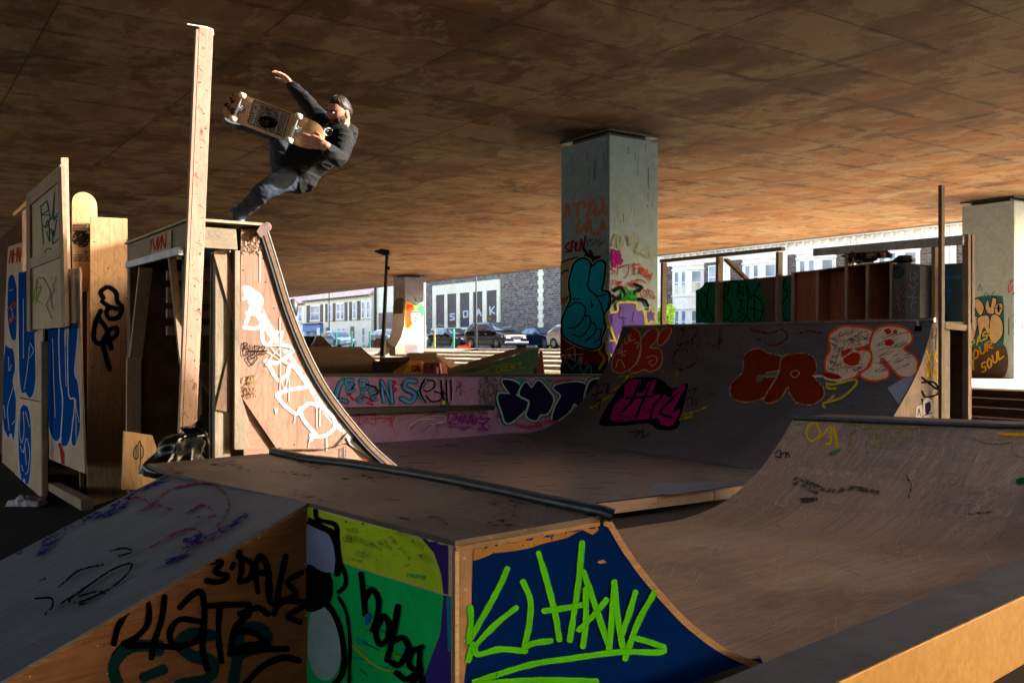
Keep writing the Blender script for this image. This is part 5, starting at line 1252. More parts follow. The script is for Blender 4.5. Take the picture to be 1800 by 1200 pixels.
# plain rendered building between SOAK building and terrace
t = thing("rendered_house", "plain cream rendered house between the stone building and the terrace", "house", AB(47, bF, zS)); boxp(t, "wall", M['cream'], 44.6, 49.5, bF, bF + 8, zS - .5, zS + 6.2)
m = MB(grain=A); m.prism([AB(44.6, bF - .2, zS + 6.2), AB(44.6, bF + 4, zS + 8.6), AB(44.6, bF + 8.2, zS + 6.2)], A * 4.9); m.build("roof", M['slate'], t)
window(t, 45.6, 46.6, bF, zS + 3.6, zS + 5.0); window(t, 47.4, 48.6, bF, zS + 3.6, zS + 5.0); window(t, 45.6, 46.8, bF, zS + .9, zS + 2.3)
boxp(t, "door", plain('door2', '#6a2a24', .4), 47.6, 48.5, bF - .04, bF - .002, zS, zS + 2.1)
# rubble stone building with five boarded openings spelling SOAK
def aF(px): k = (px - CX) / F; Y = bF / (k * B.x + B.y); return A.dot(Vector((k * Y, Y, 0)))
def zF(px, py): k = (px - CX) / F; Y = bF / (k * B.x + B.y); return EYE + (CY - py) / F * Y
sa0, sa1 = aF(1150), aF(749)
t = SO = thing("stone_building", "dark rubble stone building with five tall boarded openings lettered SOAK", "building", AB((sa0 + sa1) / 2, bF, zS))
H_ = 11.0
so_w = boxp(t, "wall", M['rubble'], sa0, sa1, bF, bF + 14, zS - .5, zS + H_)
boxp(t, "roof_coping", M['cream'], sa0, sa1, bF - .15, bF + .5, zS + H_ + .002, zS + H_ + .25)
# cream frame around the openings
fx0, fx1 = aF(762), aF(880)
cols_ = [(768, 783), (788, 804), (810, 827), (833, 850), (857, 875)]
zt_ = zF(880, 497); zb_ = zF(820, 575); ztop_in = [zF((x0 + x1) / 2, y) for (x0, x1), y in zip(cols_, (519.5, 517, 514, 512, 509))]
zi = sum(ztop_in) / 5
boxp(t, "surround", M['cream'], fx1, fx0, bF - .12, bF - .003, zi, zi + .85)
edges = [fx1] + [e for x0, x1 in reversed(cols_) for e in (aF(x1), aF(x0))] + [fx0]
for i in range(0, len(edges), 2): boxp(t, "surround", M['cream'], edges[i], edges[i + 1], bF - .12, bF - .003, zb_, zi - .002)
boards_ = []
for x0, x1 in cols_: boards_.append(boxp(t, "shutter", M['shutter'], aF(x1) + .005, aF(x0) - .005, bF - .05, bF - .0025, zb_, zi - .003))
boxp(t, "ledge", M['cream'], fx1 - .1, fx0 + .1, bF - .2, bF - .003, zb_ - .2, zb_ - .002)
q0 = aF(954); m = MB(grain=A)
for i in range(34): w_ = .75 if i % 2 else .5; m.box((q0 - w_ / 2 + .25, bF - .03, zS + i * .32), (q0 + w_ / 2 + .25, bF - .003, zS + i * .32 + .31))
m.build("quoins", M['cream'], t)
m = MB(); m.tube([AB(aF(764), bF - .1, zS + 7.1), AB(aF(764), bF - .1, zS + H_)], .06, 8); m.tube([AB(aF(773), bF - .1, zS + 7.1), AB(aF(773), bF - .1, zS + H_)], .06, 8); m.build("downpipes", M['steel'], t)
# left terrace
def lt_house(label, a0, a1, parts_, shop=False, eave=5.25, roofm='roof', render='cream'):
    t = thing("brick_house" if False else "terraced_house", label, "house", AB((a0 + a1) / 2, bF, zS), "two-storey terraced houses on the left")
    e = zS + eave; boxp(t, "wall", M[render], a0, a1, bF, bF + 10.7, zS - .5, e)
    m = MB(grain=A); m.prism([AB(a0, bF - .3, e), AB(a0, bF + 5.5, e + 4.2), AB(a0, bF + 11, e)], A * (a1 - a0 - .01)); m.build("roof", M[roofm], t)
    m = MB(); m.tube([AB(a0, bF - .36, e + .0), AB(a1, bF - .36, e + .0)], .07, 8); m.build("gutter", M['dark_metal'], t)
    for kind, x0, x1 in parts_:
        if kind == 's': boxp(t, "stone_panel", M['rubble_brown'], x0, x1, bF - .03, bF - .003, zS + 2.75, zS + 4.75)
        if kind == 'w': window(t, x0, x1, bF, zS + 2.95, zS + 4.65)
        if kind == 'g': window(t, x0, x1, bF, zS + .3, zS + 2.0)
        if kind == 'd': boxp(t, "door", plain('door3', '#4d4a44', .5), x0, x1, bF - .03, bF - .002, zS, zS + 2.15)
    return t
def L(*a): return [(k, min(aF(x0), aF(x1)), max(aF(x0), aF(x1))) for k, x0, x1 in a]
X = lambda px: aF(px)
t = lt_house("shop house with blue fascia, left end of the stone-panelled terrace", X(569), X(536), L(('s', 539, 545), ('s', 563, 568), ('w', 546, 562)))
bl_ = plain('shop_blue', '#2f6aa8', .5, 0, .15)
boxp(t, "shop_fascia", bl_, X(568), X(537), bF - .35, bF - .004, zS + 1.75, zS + 2.5); boxp(t, "shop_window", M['glass'], X(566), X(545), bF - .12, bF - .004, zS + .5, zS + 1.7); boxp(t, "stall_riser", bl_, X(567), X(538), bF - .2, bF - .004, zS, zS + .5); boxp(t, "door", bl_, X(544), X(539), bF - .08, bF - .004, zS + .5, zS + 1.74)
boxp(t, "awning_board", M['dark_metal'], X(568), X(536), bF - .5, bF - .003, zS + 2.52, zS + 2.66); boxp(t, "notice", M['frame_w'], X(567.5), X(562.5), bF - .38, bF - .352, zS + 1.3, zS + 2.1)
SHOP = t
t = lt_house("middle terraced house with pairs of narrow windows between stone panels", X(611), X(569), L(('s', 572, 576), ('s', 585, 590), ('w', 578, 583), ('w', 592, 598), ('w', 600, 605), ('s', 606, 611), ('g', 594, 598), ('g', 602, 606), ('d', 573, 579)))
t = lt_house("right-hand terraced house with stone panels, next to the rendered side building", X(652.5), X(611), L(('s', 614, 619), ('w', 621, 626), ('s', 628, 634), ('w', 636, 641), ('w', 645, 650), ('d', 616, 623), ('g', 637, 642)))
t = thing("side_building", "pale building with a bare brick side right of the terraced houses", "building", AB(X(672), bF, zS)); boxp(t, "wall", M['cream'], X(748), X(652.5), bF + .3, bF + 9, zS - .5, zS + 6.3)
boxp(t, "stone_panel", stone('patchy_brick', '#9a7460', '#7c665a', '#a89a8c', .35, .14, .02), X(700), X(661), bF + .27, bF + .298, zS + .0, zS + 3.4); m = MB(); m.tube([AB(X(657), bF + .15, zS), AB(X(657), bF + .15, zS + 6.3)], .12, 8); m.build("downpipe", M['steel'], t)
t = lt_house("white house at the far left end with small black windows", X(535), X(497), L(('w', 525, 531), ('g', 523, 530), ('d', 510, 515)), render='white_r', eave=5.0, roofm='roof')
t = lt_house("farthest white house, cut off by the quarter pipe's curve", X(496.5), X(430), L(('w', 485, 491), ('g', 470, 480)), render='white_r', eave=4.7, roofm='roof')

# ------------------------------------------------------------------ cars
M['tyre'] = plain('tyre', '#111112', .8); M['rim'] = plain('rim', '#9a9ca0', .35, .8, .1); M['lamp_glass'] = plain('lamp_glass', '#d8dce0', .1, .2, .05); M['chrome'] = plain('chrome', '#c4c8cc', .15, 1, .05)
M['tail'] = plain('tail_red', '#8a1010', .3); M['plate'] = plain('plate', '#d8d8d0', .5); cg = plain('car_glass', '#27333c', .05, 0, .4, 1.5, spec=.9)
def car(label, a_front, b_c, L, W, H, paint, kind='saloon', z=None, nose=-1, plate=True):
    """nose=-1: faces -A. profile: (x from the front, z) in metres"""
    z = zS if z is None else z
    c = AB(a_front + L / 2, b_c, z); t = thing("parked_car", label, "car", c, "cars parked along the street")
    def W3(x, y, zz): return AB(a_front + x if nose == -1 else a_front + L - x, b_c + y, z + zz)
    if kind == 'suv': up = [(0, .35), (.02, .62), (.12, .88), (.75, 1.05), (1.25, 1.12), (2.05, 1.62), (2.6, H), (3.7, H), (4.5, H - .12), (4.95, 1.15), (L, .9), (L, .4)]; belt = 1.08; g0, g1 = (1.35, 2.15), (4.85, 4.35)
    elif kind == 'hatch': up = [(0, .3), (.03, .6), (.15, .78), (.8, .98), (1.1, 1.02), (1.8, H - .1), (2.3, H), (3.3, H - .05), (L - .3, 1.1), (L, .8), (L, .35)]; belt = .98; g0, g1 = (1.2, 1.85), (L - .35, L - .7)
    else: up = [(0, .3), (.03, .58), (.15, .72), (.95, .88), (1.3, .93), (2.05, H - .06), (2.5, H), (3.2, H - .02), (3.85, 1.02), (L - .1, .95), (L, .75), (L, .35)]; belt = .92; g0, g1 = (1.4, 2.1), (3.8, 3.3)
    hw = W / 2; st = []
    def tum(zz): return 1 - max(0, zz - belt) / (H - belt) * .22 if zz > belt else (1 if zz > .45 else .94)
    xs_ = sorted(set([p[0] for p in up] + [L * i / 40 for i in range(41)]))
    def roof(x):
        for i in range(len(up) - 1):
            if up[i][0] <= x <= up[i + 1][0] and up[i + 1][0] > up[i][0]: f = (x - up[i][0]) / (up[i + 1][0] - up[i][0]); return up[i][1] + f * (up[i + 1][1] - up[i][1])
        return up[-2][1] if x > L / 2 else up[1][1]
    r_w = .36 if kind == 'suv' else .31; wx = (L * .185, L * .80)
    rows = []
    for x in xs_:
        zt_ = max(roof(x), .6); e = 1 - .16 * max(0, 1 - x / .5) ** 2 - .12 * max(0, 1 - (L - x) / .5) ** 2; r = []
        arch = .22
        for wxx in wx:
            d = abs(x - wxx)
            if d < r_w + .05: arch = max(arch, math.sqrt((r_w + .05) ** 2 - d * d) + r_w - .01)
        zs_ = [arch, max(.5, arch + .01), max(.72, arch + .02)]
        if zt_ > belt: zs_ += [belt, belt + (zt_ - belt) * .5, belt + (zt_ - belt) * .88, zt_]
        else: zs_ += [min(belt, zt_ * .92), zt_ * .95, zt_ * .98, zt_]
        half = [(hw * e * tum(zz) * (1 if k < 5 else (.93 if k == 5 else .72)), zz) for k, zz in enumerate(zs_)]
        r = [(-y, zz) for y, zz in half] + [(y, zz) for y, zz in half[::-1]]
        rows.append([W3(x, y, zz) for y, zz in r])
    m = MB(); m.grid(rows); m.face(rows[0]); m.face(rows[-1][::-1]); 
    body = m.build("body", paint, t, smooth=True)
    # underside
    boxd = MB(); boxd.prism([W3(.25, -hw * .85, .2), W3(L - .25, -hw * .85, .2), W3(L - .25, hw * .85, .2), W3(.25, hw * .85, .2)], UP * .3); boxd.build("underbody", M['black'], t)
    # glass: side strips and screens, 6 mm proud
    def side_glass(xa, xb, xc, xd, s):
        yb = hw * 1.0 + .006; z0, z1 = belt + .05, H - .14; yt = hw * (1 - (z1 - belt) / (H - belt) * .22) * .975 + .012
        m = MB(); m.prism([W3(xa, s * yb, z0), W3(xb, s * yb, z0), W3(xc, s * yt, z1), W3(xd, s * yt, z1)], (W3(0, s * .004, 0) - W3(0, 0, 0))); return m
    mid_x = (g0[1] + g1[1]) / 2
    for s in (-1, 1):
        segs = [(g0[0] + .12, mid_x - .04, mid_x - .04, g0[1] + .12), (mid_x + .04, g1[0] - .2, g1[1] - .1, mid_x + .04)]
        if kind == 'suv': segs = [(1.5, 2.45, 2.45, 2.2), (2.53, 3.45, 3.45, 2.53), (3.53, 4.6, 4.3, 3.53)]
        for a_, b_, c_, d_ in segs: side_glass(a_, b_, c_, d_, s).build("side_window", cg, t)
        mr = MB(); mc = W3(g0[0] + .35, s * (hw + .1), belt + .12); mr.lathe([(.05, -.09), (.085, -.05), (.085, .05), (.05, .09)], mc, B, 10); mr.build("wing_mirror", paint, t, smooth=True)
        hl = MB(); hz = .72 if kind == 'suv' else .62; hl.prism([W3(-.005, s * hw * .50, hz - .07), W3(.03, s * hw * .8, hz - .06), W3(.28, s * hw * .985, hz + .02), W3(.32, s * hw * .99, hz + .11), W3(.03, s * hw * .55, hz + .07)], W3(-.02, 0, .0) - W3(0, 0, 0)); hl.build("headlight", M['lamp_glass'], t, bevel=.01)
        tl = MB(); tl.prism([W3(L + .005, s * hw * .6, .8), W3(L + .005, s * hw * .86, .8), W3(L + .005, s * hw * .86, .98), W3(L + .005, s * hw * .6, .98)], W3(.02, 0, 0) - W3(0, 0, 0)); tl.build("tail_light", M['tail'], t)
    for (x0, z0), (x1, z1), nm in (((g0[0] - .02, belt + .07), (g0[1] + (.2 if kind != 'suv' else .25), H - .09), "windscreen"), ((g1[0], belt + .08), (g1[1], H - .12), "rear_window")):
        m = MB(); o = UP * .02 + (W3(-.025, 0, 0) - W3(0, 0, 0)) * (1 if nm == "windscreen" else -1)
        rr0, rr1 = roof(x0), roof(x1); w0, w1 = hw * .84, hw * .66
        m.grid([[W3(x0, y * w0, rr0) + o, W3(x0 + (x1 - x0) * .5, y * (w0 + w1) / 2, roof((x0 + x1) / 2)) + o, W3(x1, y * w1, rr1) + o] for y in (-1, -.5, 0, .5, 1)]); m.build(nm, cg, t, smooth=True)
    for wxx in wx:
        for s in (-1, 1):
            cc = W3(wxx, s * (hw - .11), r_w); m = MB(); m.lathe([(r_w * .62, -.1), (r_w * .94, -.11), (r_w, -.07), (r_w, .07), (r_w * .94, .11), (r_w * .62, .1)], cc, B, 28); wh = m.build("wheel", M['tyre'], t, smooth=True)
            m = MB(); m.lathe([(r_w * .62, -.02), (r_w * .62, .104), (r_w * .56, .108), (r_w * .54, .06)], cc, B * s, 28)
            for k in range(5):
                an = k * 2 * math.pi / 5; u = A * math.cos(an) + UP * math.sin(an); v = B.cross(u); b0 = cc + B * s * .085
                m.prism([b0 + v * .04, b0 + u * r_w * .6 + v * .03, b0 + u * r_w * .6 - v * .03, b0 - v * .04], B * s * .02)
            m.build("rim", M['rim'], wh)
    m = MB(); gz0, gz1 = (.5, .82) if kind == 'suv' else (.48, .62); 
    m.prism([W3(-.03, -hw * .3, gz0), W3(-.03, hw * .3, gz0), W3(-.02, hw * .34, gz1), W3(-.02, -hw * .34, gz1)], W3(.03, 0, 0) - W3(0, 0, 0)); m.build("grille", M['chrome'] if kind == 'suv' else M['black'], t, bevel=.01)
    m = MB(); m.prism([W3(-.05, -hw * .9, .3), W3(-.05, hw * .9, .3), W3(-.04, hw * .92, .44), W3(-.04, -hw * .92, .44)], W3(.12, 0, 0) - W3(0, 0, 0)); m.build("bumper", M['chrome'] if kind == 'suv' else paint, t, bevel=.02)
    if plate:
        m = MB(); m.prism([W3(-.058, -.26, .46), W3(-.058, .26, .46), W3(-.058, .26, .57), W3(-.058, -.26, .57)], W3(.01, 0, 0) - W3(0, 0, 0)); m.build("number_plate", M['plate'], t)
    m = MB()
    for s in (-1, 1):
        for x in (L * .42, L * .6): hp = W3(x, s * (hw + .012), belt - .14); m.prism([hp - A * .09, hp + A * .09, hp + A * .09 + UP * .03, hp - A * .09 + UP * .03], (W3(0, s * .02, 0) - W3(0, 0, 0)))
    m.build("door_handles", M['chrome'], t)
    return t
def cp(name, c): return plain(name, c, .18, .25, .1, 1, spec=.7)
blk = cp('car_black', '#0b0b0f')
car("large black off-roader with chrome grille, parked in front of the lettered shutters", 50.3, 34.55, 5.05, 1.98, 1.74, blk, 'suv')
car("black saloon parked directly behind the big off-roader", 56.3, 34.7, 4.6, 1.8, 1.43, blk, 'saloon')
car("pale teal car mostly hidden behind the far pillar", 61.9, 34.7, 4.4, 1.75, 1.5, cp('car_teal', '#7fa0a0'), 'hatch')
car("dark blue car whose nose shows right of the big off-roader", 49.2, 37.4, 4.3, 1.72, 1.4, cp('car_blue', '#15233d'), 'saloon')
car("silver-beige hatchback cut off by the teal-grey pillar", 42.0, 34.6, 4.1, 1.72, 1.5, cp('car_beige', '#a59a90'), 'hatch')
car("silver estate car behind the lamp post", 66.8, 34.9, 4.4, 1.78, 1.5, cp('car_silver', '#b4b8bc'), 'hatch')
car("small black car low behind the teal bollards", 71.6, 37.0, 4.0, 1.7, 1.2, blk, 'hatch')
car("pale blue car beyond the spine ramp", 77.0, 34.9, 4.5, 1.78, 1.5, cp('car_lightblue', '#7f98b4'), 'saloon')
KALB = .7
# ------------------------------------------------------------------ the skater and his board
def Z1(x, y, Y): return PD(340 + x / 3.75, 100 + y / 3.75, Y)
def remesh(name, mb, mat, parent, voxel, smooth_it=4, disp=None):
    base = WL[parent.name]; me = bpy.data.meshes.new("tmp"); me.from_pydata([p - base for p in mb.v], [], mb.f)
    o = bpy.data.objects.new("tmp", me); col.objects.link(o)
    md = o.modifiers.new("r", 'REMESH'); md.mode = 'VOXEL'; md.voxel_size = voxel; md.use_smooth_shade = True
    if smooth_it: sm = o.modifiers.new("s", 'SMOOTH'); sm.iterations = smooth_it; sm.factor = .5
    dg = bpy.context.evaluated_depsgraph_get(); nm = bpy.data.meshes.new_from_object(o.evaluated_get(dg)); bpy.data.objects.remove(o)
    if disp:
        co = [0.0] * (3 * len(nm.vertices)); nm.vertices.foreach_get("co", co); ns_ = [v.normal.copy() for v in nm.vertices]
        for i, n in enumerate(ns_):
            p = Vector(co[3 * i:3 * i + 3]); d = disp(p + base, n); co[3 * i] += n.x * d; co[3 * i + 1] += n.y * d; co[3 * i + 2] += n.z * d
        nm.vertices.foreach_set("co", co)
    nm.name = name; nm.materials.clear(); nm.materials.append(mat)
    for p in nm.polygons: p.use_smooth = True
    r = bpy.data.objects.new(name, nm); col.objects.link(r); r.parent = parent; WL[r.name] = base
    GEO[r.name] = ([v.co + base for v in nm.vertices], [list(p.vertices) for p in nm.polygons]); return r
def limb(m, pts, rs, n=14, sub=5):
    """smooth tapering limb through joints; rs may be (rx, ry)"""
    P_, Rr = [], []
    N_ = len(pts)
    for i in range(N_ - 1):
        p0 = pts[max(i - 1, 0)]; p1 = pts[i]; p2 = pts[i + 1]; p3 = pts[min(i + 2, N_ - 1)]
        for k in range(sub):
            t = k / sub
            P_.append(0.5 * (2 * p1 + (p2 - p0) * t + (2 * p0 - 5 * p1 + 4 * p2 - p3) * t * t + (3 * p1 - p0 - 3 * p2 + p3) * t ** 3))
            a, b = rs[i], rs[i + 1]; a = a if isinstance(a, tuple) else (a, a); b = b if isinstance(b, tuple) else (b, b); Rr.append((a[0] + (b[0] - a[0]) * t, a[1] + (b[1] - a[1]) * t))
    P_.append(pts[-1]); b = rs[-1]; Rr.append(b if isinstance(b, tuple) else (b, b))
    m.tube(P_, 0, n, True, Rr)
    for p, r in ((pts[0], Rr[0]), (pts[-1], Rr[-1])): ball(m, p, min(r) * .98)
def ball(m, c, r, sc3=(1, 1, 1), n=12, ax=None):
    X_, Y_, Z_ = ax or (Vector((1, 0, 0)), Vector((0, 1, 0)), UP); rows = []
    vs = [c + Z_ * r * sc3[2]]; 
    for i in range(1, n // 2 + 2):
        th = math.pi * i / (n // 2 + 2)
        vs += [c + (X_ * math.cos(2 * math.pi * j / n) * sc3[0] + Y_ * math.sin(2 * math.pi * j / n) * sc3[1]) * math.sin(th) * r + Z_ * math.cos(th) * r * sc3[2] for j in range(n)]
    vs.append(c - Z_ * r * sc3[2]); k = n // 2 + 1; fs = [[0, 1 + j, 1 + (j + 1) % n] for j in range(n)]
    for i in range(k - 1):
        for j in range(n): fs.append([1 + i * n + j, 1 + (i + 1) * n + j, 1 + (i + 1) * n + (j + 1) % n, 1 + i * n + (j + 1) % n])
    L_ = len(vs) - 1; fs += [[L_, 1 + (k - 1) * n + (j + 1) % n, 1 + (k - 1) * n + j] for j in range(n)]
    m.mesh(vs, fs)
def skinmat():
    t = NT('skin'); v = t.co('Object', rnd=False); t.col(t.ramp(t.noise(v, 40, 3), [(.35, '#94624c'), (.65, '#a8775f')]), .5, 0, .4)
    t.b.inputs['Subsurface Weight'].default_value = .15; t.b.inputs['Subsurface Radius'].default_value = (.01, .004, .002); t.b.inputs['Subsurface Scale'].default_value = .5; return t.mat
M['skin'] = skinmat()
def cloth(name, c1, c2, sc_=300):
    t = NT(name); v = t.co('Object', rnd=False); n = t.noise(v, sc_, 2); f = t.noise(v, 18, 4, .6)
    t.bump(t.math('ADD', t.math('MULTIPLY', n, .3), f), .35, .004); return t.col(t.ramp(f, [(.35, c2), (.65, c1)]), .85, 0, .25)
M['hoodie'] = cloth('hoodie_black', '#0b0b0d', '#070708'); M['denim'] = cloth('denim', '#232c38', '#171e28'); t = NT('hair_brown'); v = t.co('UV', rnd=False); mp_ = t.n('ShaderNodeMapping'); mp_.inputs['Scale'].default_value = (14, 260, 1); t.l(v, mp_.inputs[0]); hn = t.noise(mp_.outputs[0], 1.2, 4, .6, .3); t.bump(hn, .5, .002)
M['hair'] = t.col(t.ramp(hn, [(.3, '#0a0603'), (.6, '#24130a'), (.78, '#4a2e1a')]), .55, 0, .25); M['beard'] = plain('beard', '#54321c', .8, 0, .55, 160, bump=.8)
SKT = thing("person", "bearded skater in black hoodie and blue jeans, one foot on the ramp, grabbing his board in the air", "person", Z1(265, 1085, 6.78))
SKT["label"] = "bearded man in black hoodie and jeans leaning back in mid-air, grabbing his skateboard"
hipR, kneeR, ankR = Z1(655, 790, 6.98), Z1(482, 872, 6.68), Z1(292, 1050, 6.76)
hipL, kneeL, ankL = Z1(600, 735, 7.02), Z1(552, 520, 6.80), Z1(300, 430, 6.84)
pel = Z1(650, 760, 7.02); waist = Z1(735, 690, 7.0); chest = Z1(875, 575, 6.97); neck = Z1(950, 462, 6.95); headc = Z1(962, 366, 6.90)
shR, elR, wrR = Z1(990, 540, 6.88), Z1(962, 668, 6.74), Z1(858, 590, 6.52)
shL, elL, wrL = Z1(865, 445, 7.0), Z1(735, 288, 7.14), Z1(640, 182, 7.24)
def hand(m, wr, d, nrm, side, curl=.35, spread=.18, ln=1.0, curls=None):
    """wr wrist, d pointing direction, nrm palm normal, side = direction of the thumb"""
    d = d.normalized(); nrm = (nrm - d * nrm.dot(d)).normalized(); s = d.cross(nrm)
    if s.dot(side) < 0: s = -s
    limb(m, [wr - d * .03, wr + d * .01], [(.026, .021), (.026, .019)], sub=2)
    # palm: five metacarpal tubes close together form one slab
    for k in range(5):
        o = (k - 2) * .0165
        limb(m, [wr + s * o * .55, wr + d * .045 + s * o * .95, wr + d * (.085 - abs(k - 2.3) * .003) + s * o * 1.1], [.0135, .0145, .0115], n=10, sub=3)
    fl = [.074, .082, .076, .058]
    for k in range(4):
        o = (1.5 - k) * .0205; b = wr + d * (.086 - abs(k - 1.2) * .003) + s * o; L_ = fl[k] * ln; an = spread * (1.5 - k) / 1.5
        dd = (d * math.cos(an) + s * math.sin(an)).normalized(); c = (curls[k] if curls else curl); p = b; ps = [b]; cur = 0
        for seg, f in ((.45, .6), (.3, 1.1), (.25, .8)):
            cur += c * f; q_ = (dd * math.cos(cur) + nrm * math.sin(cur)); p = p + q_ * L_ * seg; ps.append(p)
        limb(m, ps, [.0098, .0088, .0078, .0068], n=10, sub=3)
    b = wr + d * .022 + s * .026; t1 = b + (d * .55 + s * .75 + nrm * .25).normalized() * .036; t2 = t1 + (d * .8 + s * .45 + nrm * .35).normalized() * .03; t3 = t2 + (d * .95 + s * .2 + nrm * .4).normalized() * .024
    limb(m, [b - s * .012, b, t1, t2, t3], [.014, .0145, .0115, .0098, .008], n=10, sub=3)
# head axes
hf = Vector((-.66, -.68, -.30)).normalized(); hu = Vector((.20, -.05, .97)); hu = (hu - hf * hu.dot(hf)).normalized(); hr = hf.cross(hu)   # hr: his right side
def head_pt(th, ph):
    """th from the crown, ph around (0 = face)"""
    x, y, z = math.sin(th) * math.sin(ph), math.sin(th) * math.cos(ph), math.cos(th)     # x side, y front, z up
    rx, ry, rz = .072, .093, .113
    if z < 0: rx *= 1 - .18 * (-z) ** 1.5; ry *= 1 - .10 * (-z)
    px, py, pz = x * rx, y * ry, z * rz
    if y > 0:
        g = lambda cx, cz, sx_, sz_: math.exp(-((px - cx) / sx_) ** 2 - ((pz - cz) / sz_) ** 2)
        py += -.006 * (y ** 2) + .022 * g(0, -.022, .011, .017) + .012 * g(0, .002, .008, .02) + .006 * g(0, .027, .05, .009) - .010 * g(.03, .008, .014, .010) - .010 * g(-.03, .008, .014, .010)
        py += .007 * g(0, -.054, .020, .006) + .006 * g(0, -.064, .016, .006) - .004 * g(0, -.060, .02, .0025) + .012 * g(0, -.092, .026, .018) + .005 * g(.045, -.02, .02, .02) + .005 * g(-.045, -.02, .02, .02)
    return headc + hr * px + hf * py + hu * pz
m = MB(); NH, NV = 56, 44; vs = []; fs = []
for i in range(NV + 1):
    for j in range(NH): vs.append(head_pt(math.pi * (i + .02) / (NV + .04), 2 * math.pi * j / NH))
for i in range(NV):
    for j in range(NH): fs.append([i * NH + j, i * NH + (j + 1) % NH, (i + 1) * NH + (j + 1) % NH, (i + 1) * NH + j])
fs += [list(range(NH))[::-1], list(range(NV * NH, (NV + 1) * NH))]; m.mesh(vs, fs)
for s in (-1, 1):      # ears
    ec = headc + hr * s * .074 - hf * .012 - hu * .012; ball(m, ec, .03, (.30, .62, 1.0), 12, (hr, hf, hu)); ball(m, ec - hu * .022 + hf * .002, .012, (.5, .8, 1), 8, (hr, hf, hu))
limb(m, [headc - hu * .075 - hf * .02, neck - (neck - chest).normalized() * .02], [.054, .058], sub=4)
limb(m, [neck, chest, waist, pel], [(.07, .06), (.14, .10), (.12, .09), (.13, .10)], sub=4); limb(m, [neck, shR], [.06, .055]); limb(m, [neck, shL], [.06, .055])
limb(m, [shR, elR, wrR], [.045, .036, .026]); limb(m, [shL, elL, wrL], [.045, .036, .026]); limb(m, [hipR, kneeR, Z1(385, 962, 6.73), ankR], [.07, .045, .036, .03]); limb(m, [hipL, kneeL, Z1(430, 470, 6.83), ankL], [.07, .045, .036, .03])
hand(m, wrL, Vector((-.42, -.72, .5)), Vector((-.2, .2, -1)), Vector((-1, 0, -.5)), curl=.22, spread=.42)
hd = Vector((-.96, -.02, .22))
hand(m, wrR + Vector((.0, -.012, .012)), hd, Vector((0, 1, .15)), Vector((.2, 0, 1)), curl=.10, spread=.12)
body = remesh("body", m, M['skin'], SKT, .0042, 2)
# face details
for s in (-1, 1):
    ec = headc + hr * s * .030 + hf * .0785 + hu * .007; m = MB(); ball(m, ec, .0092, n=12); m.build("eye", plain('eye_white', '#a89c94', .2, 0, .05), body, smooth=True)
    m = MB(); ball(m, ec + hf * .0060 - hu * .001, .0052, n=10); m.build("iris", plain('iris', '#1c130c', .1), body, smooth=True)
    m = MB(); limb(m, [headc + hr * s * .013 + hf * .095 + hu * .021, headc + hr * s * .03 + hf * .095 + hu * .028, headc + hr * s * .05 + hf * .080 + hu * .022], [.004, .0055, .003], n=8); m.build("eyebrow", M['hair'], body, smooth=True)
m = MB(); limb(m, [headc + hr * -.022 + hf * .088 - hu * .060, headc + hf * .099 - hu * .058, headc + hr * .022 + hf * .088 - hu * .060], [.003, .0045, .003], n=8); m.build("lips", plain('lips', '#8f4a40', .4), body, smooth=True)
def shell(name, keep, off, mat, parent, fr=160, amp=.003, rad=None):
    m = MB(); vs = []; ok = []; NHh, NVv = 84, 64
    for i in range(NVv + 1):
        for j in range(NHh):
            th, ph = math.pi * (i + .02) / (NVv + .04), 2 * math.pi * j / NHh; p = head_pt(th, ph); d = (p - headc).normalized(); k = keep(th, ph if ph < math.pi else ph - 2 * math.pi)
            n_ = noise.noise(Vector((ph * 9, th * 2.2, 3))) * amp; vs.append(p + d * (off * min(1, max(0, k)) + n_ * min(1, max(0, k)) - .003)); ok.append(k > -.15)
    fs = []
    for i in range(NVv):
        for j in range(NHh):
            q_ = [i * NHh + j, i * NHh + (j + 1) % NHh, (i + 1) * NHh + (j + 1) % NHh, (i + 1) * NHh + j]
            if all(ok[k] for k in q_): fs.append(q_)
    m.g = hf; m.mesh(vs, fs); return m.build(name, mat, parent, smooth=True)
def hairk(th, ph): 
    a = abs(ph); lim = .95 + .1 * a if a < .9 else (1.04 + .75 * (a - .9) if a < 1.45 else (1.45 + .75 * (a - 1.45) if a < 2.3 else 2.1))
    return (lim + .06 * noise.noise(Vector((ph * 7, 1, 2))) - th) * 2.6
shell("hair", hairk, .013, M['hair'], SKT, amp=.005)
def beardk(th, ph):
    a = abs(ph); top = 1.90 if a < .35 else 1.90 - .22 * min(1, (a - .35) / 1.0)
    if a > 1.62: return -1
    m_ = 1.0 if not (a < .2 and 2.06 < th < 2.12) else -.3
    return min((th - top) * 7, (2.85 - th) * 5, (1.62 - a) * 6) * m_
shell("beard", beardk, .012, M['beard'], SKT, amp=.007)
